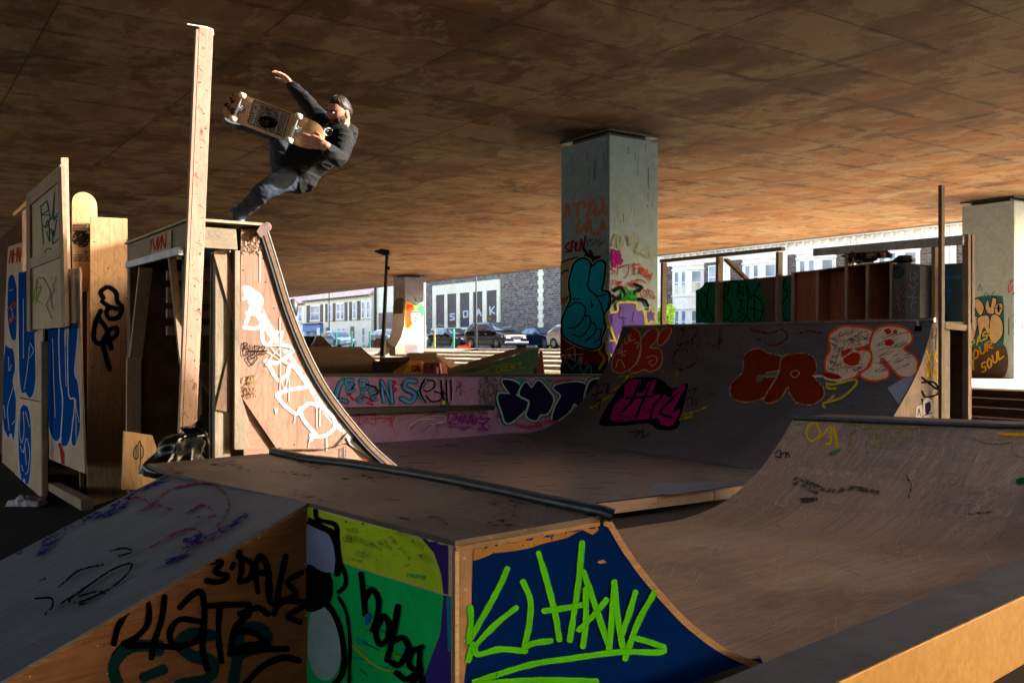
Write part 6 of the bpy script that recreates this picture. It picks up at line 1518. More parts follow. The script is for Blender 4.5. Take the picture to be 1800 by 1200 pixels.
# clothes
def folds(sc_, amp, st=None):
    def f(p, n):
        q_ = p * sc_; a = noise.noise(q_ + Vector((0, 0, 3))); r = 1 - abs(noise.noise(Vector((q_.x * 1.3 + q_.z * .9, q_.y * .7, q_.z * 1.8)))) * 2
        return amp * (.5 * a + .7 * max(0, r) ** 2 - .25)
    return f
m = MB()
hem = Z1(672, 795, 6.99)
limb(m, [Z1(940, 480, 6.95), Z1(915, 530, 6.96), chest, waist, Z1(690, 770, 7.0), hem], [(.085, .085), (.165, .115), (.178, .13), (.168, .135), (.165, .135), (.150, .125)], n=20, sub=5)
limb(m, [Z1(935, 500, 6.93), shR, elR, Z1(905, 625, 6.62), wrR + (elR - wrR).normalized() * .035], [.085, .082, .062, .054, .045], n=16); limb(m, [Z1(915, 490, 6.98), shL, elL, wrL + (elL - wrL).normalized() * .02], [.085, .078, .058, .044], n=16)
limb(m, [Z1(1000, 470, 7.0), Z1(1030, 500, 7.03), Z1(1035, 560, 7.03)], [.05, .065, .04])
hood = remesh("hoodie", m, M['hoodie'], SKT, .007, 5, folds(9, .011))
m = MB()
for i in range(25):
    pass
rg_ = []
for k in range(25):
    an = 2 * math.pi * k / 24; rg_.append(neck + (neck - chest).normalized() * .022 + hr * math.cos(an) * .068 + hf.cross(hr).cross(hr) * 0 + (hf * .9 + hu * .1) * math.sin(an) * .062 + hu * .006)
m.tube(rg_, .012, 10); m.build("shirt_collar", plain('shirt', '#8f9096', .8), SKT, smooth=True)
m = MB()
for (a_, b_) in ((Z1(915, 480, 6.84), Z1(905, 520, 6.825)),): m.tube([a_, a_.lerp(b_, .5) + Vector((.003, -.004, 0)), b_], .003, 6)
m.build("drawstring", plain('cord', '#8a8a88', .7), hood)
P = Paint([hood], (340, 100), 3.75, gap=.002)
P.stroke([(872, 478), (862, 492), (868, 510), (888, 520), (908, 512), (916, 496)], 7, '#cfcfcf', soft=.2, wear=0); P.stroke([(880, 474), (900, 472), (916, 486)], 8, '#cfcfcf', soft=.2, wear=0); P.stroke([(885, 490), (898, 486), (903, 498), (892, 506)], 5, '#9fb0b0', soft=.2, wear=0); P.build("chest_logo", hood)
m = MB()
limb(m, [pel + (waist - pel) * .15, hipR, kneeR, Z1(385, 962, 6.73), ankR], [(.13, .11), .100, .068, .060, .048], n=18); limb(m, [pel, hipL, kneeL, Z1(430, 470, 6.83), ankL], [(.12, .11), .098, .068, .058, .050], n=18)
ball(m, pel, .135, (1, .85, .9), 16)
jeans = remesh("jeans", m, M['denim'], SKT, .007, 4, folds(11, .010))
# shoes
shoe_m = plain('shoe', '#343c48', .6, 0, .3, 30); sole_m = plain('sole', '#4f5358', .6)
def shoe(an, toe, up_, nm="shoe"):
    d = (toe - an).normalized(); u = (up_ - d * up_.dot(d)).normalized(); m = MB()
    limb(m, [an + u * .03, an - u * .035, an - u * .045 + d * .06, toe - d * .02], [(.043, .043), (.045, .045), (.046, .044), (.042, .033)], n=14); s_ = remesh(nm, m, shoe_m, SKT, .006, 3)
    m = MB(); sd = d.cross(u); pts = []
    for k in range(24):
        a = 2 * math.pi * k / 24; c = an * .5 + toe * .5; L2 = (toe - an).length / 2 + .035
        pts.append(c - d * .015 + d * math.cos(a) * L2 + sd * math.sin(a) * .038 * (1 - .12 * math.cos(a)) - u * .085)
    m.prism(pts, u * .02); m.build("sole", sole_m, s_, bevel=.004)
shoe(ankR + (ankR - kneeR).normalized() * .01, ankR + Vector((-.10, -.02, -.055)), Vector((-.3, 0, 1)))
shoe(ankL + Vector((-.01, .0, 0)), Z1(205, 418, 6.80), Vector((0, 1, 0)))
# the grabbed board
tl_, ns2 = Z1(176, 292, 6.70), Z1(834, 538, 6.475); exb = (ns2 - tl_).normalized(); ezb = Vector((.05, -1, -.06)); ezb = (ezb - exb * ezb.dot(exb)).normalized(); eyb = ezb.cross(exb)
SKB = thing("skateboard", "skateboard with pale wheels and a black-and-white graphic held up by the jumping skater", "skateboard", (tl_ + ns2) / 2)
skd = deck_board((ns2 - tl_).length, .205, parent=SKB, origin=(tl_ + ns2) / 2, frame=(exb, eyb, ezb))
P = Paint([skd], (340, 100), 3.75, gap=.0012)
P.fill([(395, 285), (640, 378), (595, 530), (360, 440)], '#c9c4ba', .05, curve=False)
P.outline([(397, 287), (638, 379), (594, 528), (362, 438)], 5, '#141210', curve=False, soft=.15)
write(P, "DOOPORT", (382, 432), (432, 300), 26, 4.5, '#141210', up=(-.94, -.35)); P.stroke([(442, 305), (402, 450)], 4, '#141210', curve=False)
P.fill([(448, 315), (570, 362), (535, 500), (412, 450)], '#8a847c', .3, curve=False)
for k in range(120):
    r = random.Random(k + 700); u, v = r.random(), r.random(); x = 430 + u * 130 - v * 36 + 20 * (v < .5); y = 318 + u * 46 + v * 134; a = r.uniform(0, 6.3)
    P.stroke([(x, y), (x + 9 * math.cos(a), y + 9 * math.sin(a)), (x + 14 * math.cos(a + .9), y + 14 * math.sin(a + .9))], r.uniform(2, 4), r.choice(['#15120f', '#15120f', '#cfc9bf', '#4a4540']), soft=.3, wear=.1, step=5); P.layer -= 1
P.layer += 1
P.fill([(440, 400), (500, 395), (560, 430), (530, 470), (450, 460)], '#1a1613', .45); P.stroke([(585, 365), (550, 510)], 4, '#141210', curve=False)
write(P, "HANDCRAFTED", (612, 380), (568, 522), -13, 2.6, '#141210', up=(-.94, -.35)); write(P, "DEATHTRAPS", (590, 376), (552, 512), -15, 3, '#141210', up=(-.94, -.35))
for k in range(70):
    r = random.Random(k + 1700); x, y = r.gauss(262, 26), r.gauss(325, 34); P.stroke([(x, y), (x + r.uniform(-6, 6), y + r.uniform(-16, 16))], r.uniform(5, 12), r.choice(['#2a1c14', '#3a281c', '#15100c', '#5a4030']), soft=.7, wear=.55); P.layer -= 1
P.layer += 1
for k in range(16):
    r = random.Random(k + 2700); x, y = r.uniform(195, 250), r.uniform(230, 330); P.stroke([(x, y), (x + r.uniform(-6, 6), y + r.uniform(-20, 20))], r.uniform(4, 10), r.choice(['#6a4a34', '#4a3224']), soft=.7, wear=.6); P.layer -= 1
P.build("graphic", SKB)
KALB = 0.74
# ------------------------------------------------------------------ graffiti, traced on the surfaces that carry it
BLK, WHT, CREAM_, TEAL_, PURP = '#0b0a0c', '#d4d0cc', '#c9b08e', '#1d9a9c', '#6d62b0'
# blue end panel with green letters
P = Paint([blue], (540, 780), 2.195)
P.fill([(640, 400), (715, 375), (760, 378), (900, 330), (1080, 300), (1120, 290), (1160, 300), (1250, 430), (1400, 610), (1560, 740), (1760, 830), (1900, 930), (600, 960), (632, 700), (636, 520)], '#04205a', .03, curve=False, cell=14)
P.fill([(640, 400), (715, 375), (760, 378), (900, 330), (1060, 308), (1110, 300), (1125, 330), (1100, 350), (1060, 330), (1000, 362), (905, 385), (860, 400), (800, 412), (720, 420), (660, 445), (640, 450)], '#9a7042', .35, curve=False)
P.fill([(1118, 455), (1140, 445), (1155, 455), (1130, 462)], '#9a7042', .2)
for st in ([(770, 480), (735, 560), (632, 745)], [(628, 630), (630, 690), (622, 760)], [(805, 630), (730, 690), (645, 780), (650, 800)], [(620, 832), (640, 770), (655, 810), (740, 790), (840, 797)], [(830, 530), (858, 600), (855, 690), (832, 795)], [(840, 778), (880, 765), (938, 758)],
           [(890, 420), (925, 540), (955, 660), (970, 752)], [(1058, 380), (1045, 520), (1025, 660), (1010, 755)], [(910, 642), (1000, 630), (1060, 618)], [(1062, 492), (1100, 600), (1165, 795)], [(1070, 560), (1072, 680), (1060, 780)], [(1045, 715), (1100, 660), (1150, 600)],
           [(1180, 530), (1172, 660), (1160, 792)], [(1180, 530), (1195, 680), (1215, 790)], [(1262, 570), (1235, 660), (1208, 735)], [(1335, 570), (1270, 690), (1222, 825)], [(1255, 745), (1310, 760), (1368, 780)], [(1368, 780), (1360, 800), (1200, 800), (1010, 825), (850, 850), (640, 915)], [(640, 925), (860, 908), (1110, 912)]):
    P.stroke(st, 25, '#4cae16', soft=.42, wear=.24)
P.build("graffiti", FB)
# upper panel: lime with violet corner; lower panel: green, black tag; white shape with black outlines
P = Paint([lime, green], (540, 780), 2.195)
P.fill([(0, 240), (130, 285), (440, 355), (500, 430), (528, 575), (180, 470), (0, 415)], '#b2c42a', .26, curve=False)
P.fill([(430, 350), (545, 375), (545, 582), (526, 575), (518, 500), (490, 420)], '#3c2668', .15, curve=False)
P.fill([(0, 416), (120, 452), (180, 474), (528, 582), (520, 720), (470, 860), (440, 930), (0, 930)], '#14b058', .16, curve=False, cell=12)
P.fill([(528, 582), (556, 588), (556, 930), (440, 930), (470, 850), (515, 730)], '#3c2a72', .12, curve=False); P.fill([(540, 586), (556, 590), (556, 800), (545, 800)], '#1f7a96', .1, curve=False)
for k in range(26):
    r = random.Random(k); x, y = r.uniform(150, 400), r.uniform(500, 880); P.stroke([(x, y), (x + r.uniform(20, 80), y + r.uniform(5, 35))], r.uniform(5, 14), r.choice(['#2fa050', '#0c7a3e', '#5fae2c', '#17888a']), soft=.7, wear=.4); P.layer -= 1
P.layer += 1
P.stroke([(160, 760), (260, 850), (340, 880)], 10, '#8aa020', wear=.4)
P.fill([(0, 320), (60, 335), (105, 380), (120, 470), (95, 500), (40, 480), (0, 470)], '#8d8fb4', .15); P.fill([(0, 540), (40, 520), (60, 580), (0, 600)], '#8d90b0', .1)
P.fill([(30, 610), (85, 640), (125, 740), (130, 840), (95, 905), (45, 900), (10, 830), (10, 700)], '#9ab0b4', .12); P.fill([(0, 480), (60, 490), (100, 520), (90, 610), (0, 640)], BLK, .05)
P.stroke([(0, 590), (70, 610), (120, 680), (145, 790), (140, 880), (100, 935)], 24, BLK, soft=.2); P.stroke([(125, 590), (155, 650), (168, 760), (165, 930)], 14, BLK, soft=.2)
P.stroke([(35, 255), (45, 290), (110, 310), (120, 360), (125, 440), (150, 500), (150, 545), (125, 570)], 18, BLK, soft=.2); P.stroke([(0, 290), (60, 320), (105, 350), (125, 440), (120, 500)], 26, BLK, soft=.2)
P.stroke([(0, 470), (30, 480), (50, 520), (90, 500)], 16, BLK, soft=.2)
for st in ([(212, 500), (222, 580), (228, 655)], [(225, 600), (255, 560), (280, 600), (275, 660), (258, 715)], [(300, 660), (270, 720), (285, 770), (315, 750), (320, 690), (300, 660)], [(355, 625), (340, 720), (315, 830)], [(335, 760), (375, 745), (395, 790), (360, 850), (330, 840)], [(450, 780), (410, 800), (400, 850), (430, 880), (410, 930)], [(440, 790), (440, 860), (450, 925)], [(350, 880), (390, 905), (440, 870)]):
    P.stroke(st, 24, BLK, soft=.45, wear=.0)
P.fill([(232, 655), (250, 650), (245, 690), (232, 700)], '#1668a8', .05)
P.build("graffiti", FB)
# wooden bank side
P = Paint([side], (0, 780), 2.857)
for st in ([(590, 1060), (640, 1020), (740, 1010), (800, 1040)], ): P.stroke(st, 60, '#0f3c44', soft=.6, wear=.25)
for st in ([(800, 1010), (650, 1020), (570, 1110), (600, 1230)], [(720, 1170), (820, 1130)], [(1060, 960), (960, 950), (900, 1000), (960, 1060), (1060, 1090), (1050, 1170), (900, 1210)], [(1200, 920), (1190, 1060), (1170, 1200)], [(1190, 920), (1310, 930), (1330, 1000), (1200, 1050)]):
    P.stroke(st, 62, '#0e3a42', soft=.5, wear=.3)
for st in ([(570, 1000), (600, 900), (680, 790), (740, 790), (740, 900), (680, 970), (620, 1000)], [(825, 765), (810, 880), (770, 1000), (760, 1070)], [(640, 1010), (760, 1010), (900, 1020)], [(900, 820), (960, 760), (1010, 745), (1025, 860), (1015, 1020), (1040, 1130)], [(1010, 890), (900, 880), (850, 950), (880, 1010), (980, 990), (1020, 930)],
           [(1040, 810), (1150, 805), (1250, 805)], [(1100, 830), (1095, 960), (1110, 1090)], [(1250, 850), (1180, 920), (1160, 1040), (1230, 1010), (1340, 1000)], [(1190, 930), (1280, 950), (1340, 1000)], [(1150, 1050), (1300, 1030), (1440, 1025)], [(1230, 1200), (1320, 1110), (1420, 1070), (1500, 1085)],
           [(1200, 850), (1290, 820), (1340, 850)]):
    P.stroke(st, 34, '#0a0808', soft=.45, wear=.0)
for st in ([(1040, 590), (1110, 590), (1080, 640), (1140, 660), (1100, 690), (1035, 685)], [(1170, 600), (1160, 620)], [(1200, 540), (1210, 620), (1200, 680)], [(1190, 560), (1260, 600), (1250, 670), (1200, 690)], [(1290, 740), (1280, 640), (1300, 560), (1340, 620), (1350, 740)], [(1280, 640), (1350, 650)],
           [(1340, 690), (1350, 780), (1380, 800), (1400, 700), (1430, 560)], [(1510, 640), (1440, 690), (1480, 750), (1400, 800), (1370, 850)], [(1420, 780), (1530, 800), (1440, 860), (1500, 890)]):
    P.stroke(st, 32, '#0a0808', soft=.55, wear=.0)
P.build("graffiti", FB)
P = Paint([bank], (0, 780), 2.857)
for st in ([(840, 175), (740, 210), (650, 260), (620, 300), (520, 300), (470, 340)], [(620, 310), (540, 350), (440, 360)], [(420, 390), (300, 420), (210, 520)], [(320, 430), (200, 560)], [(100, 540), (50, 545)]): P.stroke(st, 34, '#28246e', soft=.8, wear=.6)
for st in ([(640, 270), (720, 275), (760, 300), (860, 230), (1020, 200), (1110, 230), (1150, 290), (1140, 350), (1090, 410)], [(760, 520), (880, 450), (980, 420)], [(700, 340), (780, 310), (860, 330)], [(940, 350), (1020, 310), (1080, 360), (990, 370)], [(1100, 420), (1100, 470), (1000, 500), (920, 530)], [(860, 470), (960, 430), (1010, 450)]): P.stroke(st, 11, '#7a1c3c', soft=.6, wear=.6)
for st in ([(840, 595), (930, 560), (960, 500), (1060, 470), (1180, 400), (1240, 360)], [(930, 490), (1010, 460)]): P.stroke(st, 26, '#2a1f68', soft=.8, wear=.58)
for st in ([(300, 720), (400, 640), (520, 610)], [(180, 780), (260, 780), (265, 820), (230, 860)], [(310, 805), (440, 720), (560, 640), (660, 605), (640, 660), (540, 740), (400, 800), (350, 790), (420, 740)], [(400, 770), (500, 745), (530, 760)], [(400, 812), (435, 806)], [(560, 545), (620, 530), (670, 545), (600, 570)], [(205, 690), (230, 682)]): P.stroke(st, 11, '#101014', soft=.6, wear=.48)
P.stroke([(745, 190), (860, 135)], 6, '#7f7c78', soft=.5, wear=.5)
P.build("graffiti", FB)
# ------- big grey quarter pipe
KALB = 1.1
P = Paint([rs], (1040, 540), 2.8125)
OR, BR_, CRM = '#d8441a', '#6e2412', '#cfae8e'
P.fill([(40, 580), (70, 500), (110, 440), (150, 370), (210, 348), (330, 350), (400, 400), (470, 375), (470, 420), (440, 540), (420, 600), (330, 605), (280, 575), (150, 585)], BLK, .15)
P.fill([(100, 560), (115, 480), (160, 440), (165, 385), (200, 358), (245, 362), (225, 420), (262, 415), (275, 375), (320, 362), (300, 430), (360, 430), (395, 452), (400, 420), (462, 382), (435, 450), (400, 520), (440, 500), (400, 582), (340, 578), (330, 550), (240, 555)], '#96185a', .15)
for st in ([(235, 370), (200, 460), (130, 540)], [(290, 380), (250, 470), (220, 545)], [(350, 435), (300, 500), (290, 560)], [(170, 450), (300, 440)], [(400, 450), (340, 520), (400, 545)], [(430, 420), (380, 470)]): P.stroke(st, 12, '#1b0710', soft=.3, wear=.2)
DK = [(160, 112), (205, 103), (238, 130), (242, 200), (215, 285), (150, 325), (108, 312), (102, 270), (122, 222), (150, 195), (145, 145)]; KK = [(250, 150), (300, 104), (328, 118), (320, 165), (290, 200), (335, 205), (352, 250), (335, 300), (290, 318), (262, 308), (220, 325), (190, 312), (232, 265), (246, 205)]; EX = [(345, 115), (392, 100), (388, 140), (348, 188), (326, 178)]
for s in (DK, KK, EX): P.piece(s, '#a03218', '#c99a78', 5, .25, .3)
for st in ([(170, 130), (165, 180), (185, 165), (180, 135)], [(195, 130), (190, 165), (215, 160)], [(130, 230), (175, 215)], [(140, 215), (165, 240)], [(152, 210), (152, 245)], [(120, 300), (135, 260), (155, 275), (165, 300)], [(270, 250), (310, 240), (325, 265), (300, 290), (285, 270), (305, 262)], [(210, 180), (235, 175), (225, 205)]): P.stroke(st, 5, '#c99a78', wear=.3)
P.fill([(440, 110), (520, 100), (540, 180), (500, 300), (420, 300), (400, 240)], '#4a1a12', .75)
for st in ([(440, 110), (520, 105), (500, 160), (430, 190)], [(440, 190), (400, 260), (440, 310), (510, 280)], [(570, 180), (620, 190), (650, 160)], [(780, 110), (880, 130), (940, 110), (970, 150), (900, 190), (820, 160)], [(1020, 130), (1080, 120), (1150, 130)], [(640, 110), (630, 200)]): P.stroke(st, 11, '#5a1c12', soft=.6, wear=.6)
EB = [(760, 232), (820, 205), (870, 225), (945, 248), (932, 308), (872, 325), (850, 345), (915, 350), (910, 400), (850, 450), (780, 472), (710, 460), (684, 420), (700, 370), (750, 320), (752, 280)]; RB_ = [(945, 250), (1010, 228), (1088, 238), (1116, 290), (1108, 350), (1148, 400), (1146, 450), (1090, 484), (1020, 478), (982, 430), (970, 398), (940, 450), (880, 478), (852, 460), (872, 420), (915, 350), (930, 310)]
for s in (EB, RB_): P.piece(s, BR_, '#a5805e', 8, .12, .55)
P.fill([(815, 345), (845, 335), (850, 365), (815, 372)], '#6d5444', .4); P.outline([(985, 330), (1010, 315), (1030, 330), (1005, 350)], 5, '#a5805e', wear=.4)
EO = [(1190, 122), (1250, 94), (1330, 100), (1385, 112), (1394, 142), (1370, 190), (1310, 208), (1375, 218), (1384, 260), (1350, 320), (1300, 350), (1240, 368), (1190, 352), (1160, 320), (1157, 262), (1180, 212), (1175, 160)]
RO = [(1395, 130), (1440, 97), (1520, 96), (1578, 122), (1588, 170), (1548, 208), (1598, 242), (1616, 290), (1590, 346), (1530, 346), (1490, 310), (1445, 258), (1432, 268), (1468, 310), (1468, 350), (1400, 368), (1340, 352), (1332, 328), (1380, 290), (1386, 230), (1375, 200)]
P.piece(EO, CRM, OR, 11, .1, .12); P.piece(RO, CRM, OR, 11, .1, .05)
for k in range(150):
    r = random.Random(100 + k); x, y = r.uniform(1185, 1375), r.uniform(112, 330)
    if y > 200 and (x > 1340 or x < 1170): continue
    P.stroke([(x, y), (x + r.uniform(-22, 22), y + r.uniform(-16, 16)), (x + r.uniform(-30, 30), y + r.uniform(-20, 20))], 2.6, '#4d4540', soft=.2, wear=.3, step=8); P.layer -= 1
for k in range(46):
    r = random.Random(300 + k); x, y = r.uniform(1400, 1560), r.uniform(130, 330)
    if y > 250 and 1440 < x < 1490: continue
    P.stroke([(x, y), (x + r.uniform(20, 50), y - r.uniform(5, 22))], 4, '#6b6460', soft=.5, wear=.45, step=12); P.layer -= 1
P.layer += 1
for s in ([(1448, 115), (1475, 105), (1488, 125), (1462, 137)], [(1492, 118), (1510, 110), (1515, 130), (1498, 134)], [(1450, 170), (1480, 158), (1502, 175), (1480, 195), (1455, 190)], [(1245, 262), (1300, 225), (1332, 240), (1320, 285), (1275, 290)], [(1240, 220), (1290, 205), (1262, 240), (1240, 240)]): P.fill(s, '#a82a10', .1)
P.fill([(1120, 350), (1160, 325), (1220, 335), (1240, 350), (1200, 362), (1150, 350)], '#8a2410', .2); P.stroke([(1100, 345), (1140, 345), (1180, 362), (1240, 368)], 12, CRM, wear=.5)
P.stroke([(1155, 500), (1150, 480), (1240, 450), (1310, 385), (1300, 362), (1200, 385), (1165, 380), (1175, 405), (1210, 405)], 13, '#b0992a', soft=.5, wear=.4); P.stroke([(1200, 440), (1170, 470)], 12, '#b0992a', wear=.5)
for st in ([(90, 440), (150, 380), (200, 330)], [(140, 340), (200, 350)], [(0, 500), (60, 460), (110, 440)], [(360, 300), (350, 330)], [(425, 320), (420, 365)], [(450, 540), (520, 520), (575, 495)], [(440, 560), (500, 545)]): P.stroke(st, 15, '#9a8a22', soft=.6, wear=.55)
for st in ([(20, 395), (40, 385), (30, 430), (60, 420)], [(60, 390), (80, 385), (75, 425)], [(90, 380), (85, 430), (120, 420)], [(0, 440), (30, 440), (10, 470)], [(10, 490), (45, 460), (40, 510)], [(195, 625), (240, 618), (215, 650)], [(240, 625), (260, 615), (250, 650), (290, 630)], [(480, 420), (520, 405), (510, 430)], [(470, 460), (500, 450), (500, 490)], [(520, 455), (520, 495)]): P.stroke(st, 5, '#0c0b0d', wear=.2)
P.fill([(1466, 405), (1545, 357), (1602, 345), (1525, 493)], '#8b8b93', .25, curve=False); P.fill([(150, 98), (205, 98), (60, 330), (50, 330)], '#4f4c54', .3, curve=False)
P.fill([(1603, 85), (1638, 82), (1636, 120), (1600, 122)], '#0c0c0e', 0, curve=False); write(P, "ZL", (1610, 92), (1632, 91), -18, 3.5, '#c0c0c0', up=(0, 1))
P.build("graffiti", RP)
P = Paint([rsp], (1620, 320), 2.727)
for st in ([(25, 810), (45, 870)], [(45, 815), (25, 865)], [(55, 820), (75, 860)], [(70, 815), (55, 865)], [(20, 880), (30, 930), (40, 880), (50, 935), (60, 885), (75, 940)]): P.stroke(st, 7, '#c2a018', wear=.1)
for st in ([(55, 700), (50, 750), (70, 730)], [(70, 700), (66, 800)], [(0, 960), (60, 960), (80, 1010), (20, 1030), (0, 1000)], [(20, 1090), (0, 1040)], [(0, 935), (30, 960), (70, 990)]): P.stroke(st, 9 if st[0][1] > 900 else 3, '#131212', wear=.1)
P.fill([(8, 1045), (35, 1035), (52, 1060), (48, 1130), (10, 1135)], '#b8b0b4', .1); P.fill([(15, 1060), (38, 1050), (42, 1090), (20, 1120)], '#2c2038', .15); P.stroke([(5, 1120), (48, 1105)], 5, '#6a2a50')
P.fill([(-25, 1075), (-2, 1065), (0, 1130), (-28, 1135)], '#b8b4b0', .1); P.stroke([(-20, 1120), (-15, 1085), (-8, 1120)], 4, '#222222')
P.build("graffiti", RP)
# ------- left quarter pipe side
KALB = .74
P = Paint([pan, pan_low], (200, 350), 2.4)
W_ = '#cfc8c6'
P.fill([(540, 380), (600, 385), (650, 500), (740, 640), (840, 780), (940, 920), (1020, 1010), (990, 1010), (880, 900), (760, 700), (640, 560)], '#b5aeaa', .42)
for st in ([(548, 420), (590, 392), (622, 420), (615, 455), (560, 480)], [(590, 400), (578, 460), (555, 530)], [(560, 480), (610, 490), (625, 520), (600, 545), (550, 540)], [(632, 500), (625, 540), (630, 600), (655, 612), (690, 560)], [(710, 560), (700, 610), (740, 620), (745, 650), (690, 690), (640, 680), (650, 700)], [(650, 690), (690, 760), (730, 740), (745, 700), (790, 745), (820, 790)],
           [(700, 850), (690, 820), (760, 800), (830, 790)], [(690, 830), (720, 870), (770, 905), (785, 880)], [(820, 860), (790, 890), (800, 930), (850, 990)], [(830, 860), (880, 880), (930, 930), (925, 970), (880, 1000), (830, 995)], [(850, 990), (830, 1015)]):
    P.stroke(st, 17, W_, soft=.3, wear=.22)
for st in ([(616, 230), (616, 350)], [(700, 500), (702, 700), (700, 830)], [(740, 760), (738, 850)], [(680, 880), (683, 905), (690, 880)], [(765, 900), (760, 945)], [(855, 880), (855, 960)], [(870, 870), (868, 955)], [(825, 1010), (822, 1045)], [(896, 990), (898, 1060)], [(720, 600), (640, 700), (760, 640), (660, 620), (740, 700), (640, 640)], [(700, 740), (720, 800), (735, 745)]): P.stroke(st, 4, W_, wear=.1)
for st in ([(545, 605), (543, 655), (560, 655), (565, 630), (548, 630), (562, 610), (545, 605)], [(572, 615), (575, 655), (590, 650), (592, 615)], [(595, 620), (612, 620), (600, 655), (618, 650)], [(615, 625), (635, 622), (620, 655), (642, 648)], [(565, 640), (645, 640)], [(578, 700), (560, 672), (570, 662), (582, 672), (598, 662), (602, 672), (580, 700)]): P.stroke(st, 4.5, '#1b1a1a', wear=.05)
for st in ([(930, 1045), (980, 985)], ): P.stroke(st, 5, '#191818')
for st in ([(958, 1050), (957, 1105)], [(976, 1040), (975, 1110)]): P.stroke(st, 5, '#5b6068', wear=.2)
P.fill([(1040, 1100), (1085, 1098), (1090, 1120), (1040, 1122)], '#b04238', .5); P.fill([(985, 1000), (1040, 1045), (1180, 1135), (1150, 1135), (1060, 1080), (990, 1030)], '#b8bcbc', .3)
for k in range(60):
    r = random.Random(900 + k); x, y = r.uniform(545, 640), r.uniform(140, 225); P.stroke([(x, y), (x + r.uniform(-8, 8), y + r.uniform(3, 10))], r.uniform(3, 7), r.choice(['#4a3226', '#6b4a36', '#d0b090', '#5a3a2a']), soft=.2, wear=.3); P.layer -= 1
for k in range(70):
    r = random.Random(1900 + k); x, y = r.uniform(545, 600), r.uniform(740, 830); P.stroke([(x, y), (x + r.uniform(-5, 5), y + r.uniform(3, 12))], r.uniform(2, 5), r.choice(['#8a6a40', '#b89a60', '#5a4028']), soft=.2, wear=.3); P.layer -= 1
for k in range(40):
    r = random.Random(2900 + k); u = k / 40; x = 640 + 560 * u; y = 130 + 0; P.stroke([(x - 0, 0), (x, 1)], 1, BLK); P.layer -= 1
P.build("graffiti", QP)
P = Paint([fasp], (200, 350), 2.4)
for st in ([(130, 175), (122, 240), (140, 200)], [(145, 160), (140, 235), (160, 170), (155, 230)], [(165, 165), (175, 215), (185, 160)], [(190, 160), (186, 215), (205, 150), (200, 210)], [(205, 150), (218, 205), (222, 140)]): P.stroke(st, 5, '#b5452a', wear=.2)
P.build("graffiti", QP)
# ------- pink wall
KALB = 1.3
P = Paint([pw, lw], (550, 620), 4.0)
def letter(st, w=34, c1='#1c8f93', c2='#7a72ba'):
    w *= 1.25; P.stroke(st, w, '#121018', soft=.2, wear=.05); P.stroke(st, w * .72, c1, soft=.2, wear=.1); P.stroke([(x + 3, y + 3) for x, y in st], w * .3, c2, soft=.4, wear=.1)
for st in ([(120, 250), (110, 290)], [(240, 260), (245, 300), (260, 270), (265, 310), (290, 330)], [(330, 320), (370, 310), (420, 340)], [(560, 200), (580, 210), (560, 240), (585, 255), (560, 280)], [(380, 350), (420, 365)], [(10, 205), (70, 230)]): P.stroke(st, 14, '#9c2030', soft=.5, wear=.3)
letter([(215, 195), (185, 230), (150, 340), (130, 350)], 36); letter([(150, 345), (200, 330), (240, 345)], 26); letter([(280, 190), (230, 195), (240, 225), (275, 215)], 24); letter([(275, 235), (235, 250), (245, 275), (290, 260)], 22)
letter([(330, 200), (350, 290)], 26); letter([(330, 190), (380, 200), (375, 250), (345, 255)], 22); letter([(345, 300), (310, 330), (340, 350), (365, 320)], 18); letter([(430, 245), (395, 255), (410, 285), (440, 275)], 20); letter([(440, 300), (410, 320), (450, 330)], 18)
letter([(480, 200), (495, 340)], 26); letter([(480, 200), (520, 280), (545, 350)], 24); letter([(540, 200), (555, 350)], 26); letter([(720, 200), (660, 195), (640, 240), (690, 270), (715, 300), (680, 345), (620, 320)], 34); letter([(790, 190), (760, 240)], 26); letter([(740, 270), (760, 320)], 20)
for st in ([(290, 220), (270, 250)], [(370, 220), (440, 240)], [(440, 250), (460, 270), (445, 290)], [(780, 190), (750, 270), (790, 350)], [(800, 190), (850, 200), (850, 240), (800, 270), (775, 260)], [(850, 270), (900, 290), (890, 330), (830, 340), (790, 300)], [(895, 195), (905, 260), (925, 290)], [(935, 190), (935, 260), (940, 350)], [(965, 190), (968, 260), (968, 330)], [(900, 270), (925, 350)]): P.stroke(st, 11, BLK, soft=.3)
for st in ([(1010, 200), (1030, 220), (1000, 260), (1040, 290), (1010, 300)], [(1050, 200), (1020, 250), (1070, 280)], [(1000, 240), (1060, 230)], [(1030, 200), (1035, 300)]): P.stroke(st, 3, '#1a1518')
P.fill([(895, 335), (925, 335), (925, 360), (895, 362)], '#b8a01c', .1); P.fill([(930, 345), (960, 350), (955, 368), (928, 368)], '#1c7a3c', .1)
P.fill([(1170, 185), (1290, 185), (1290, 375), (1170, 365)], '#5d6058', .6)
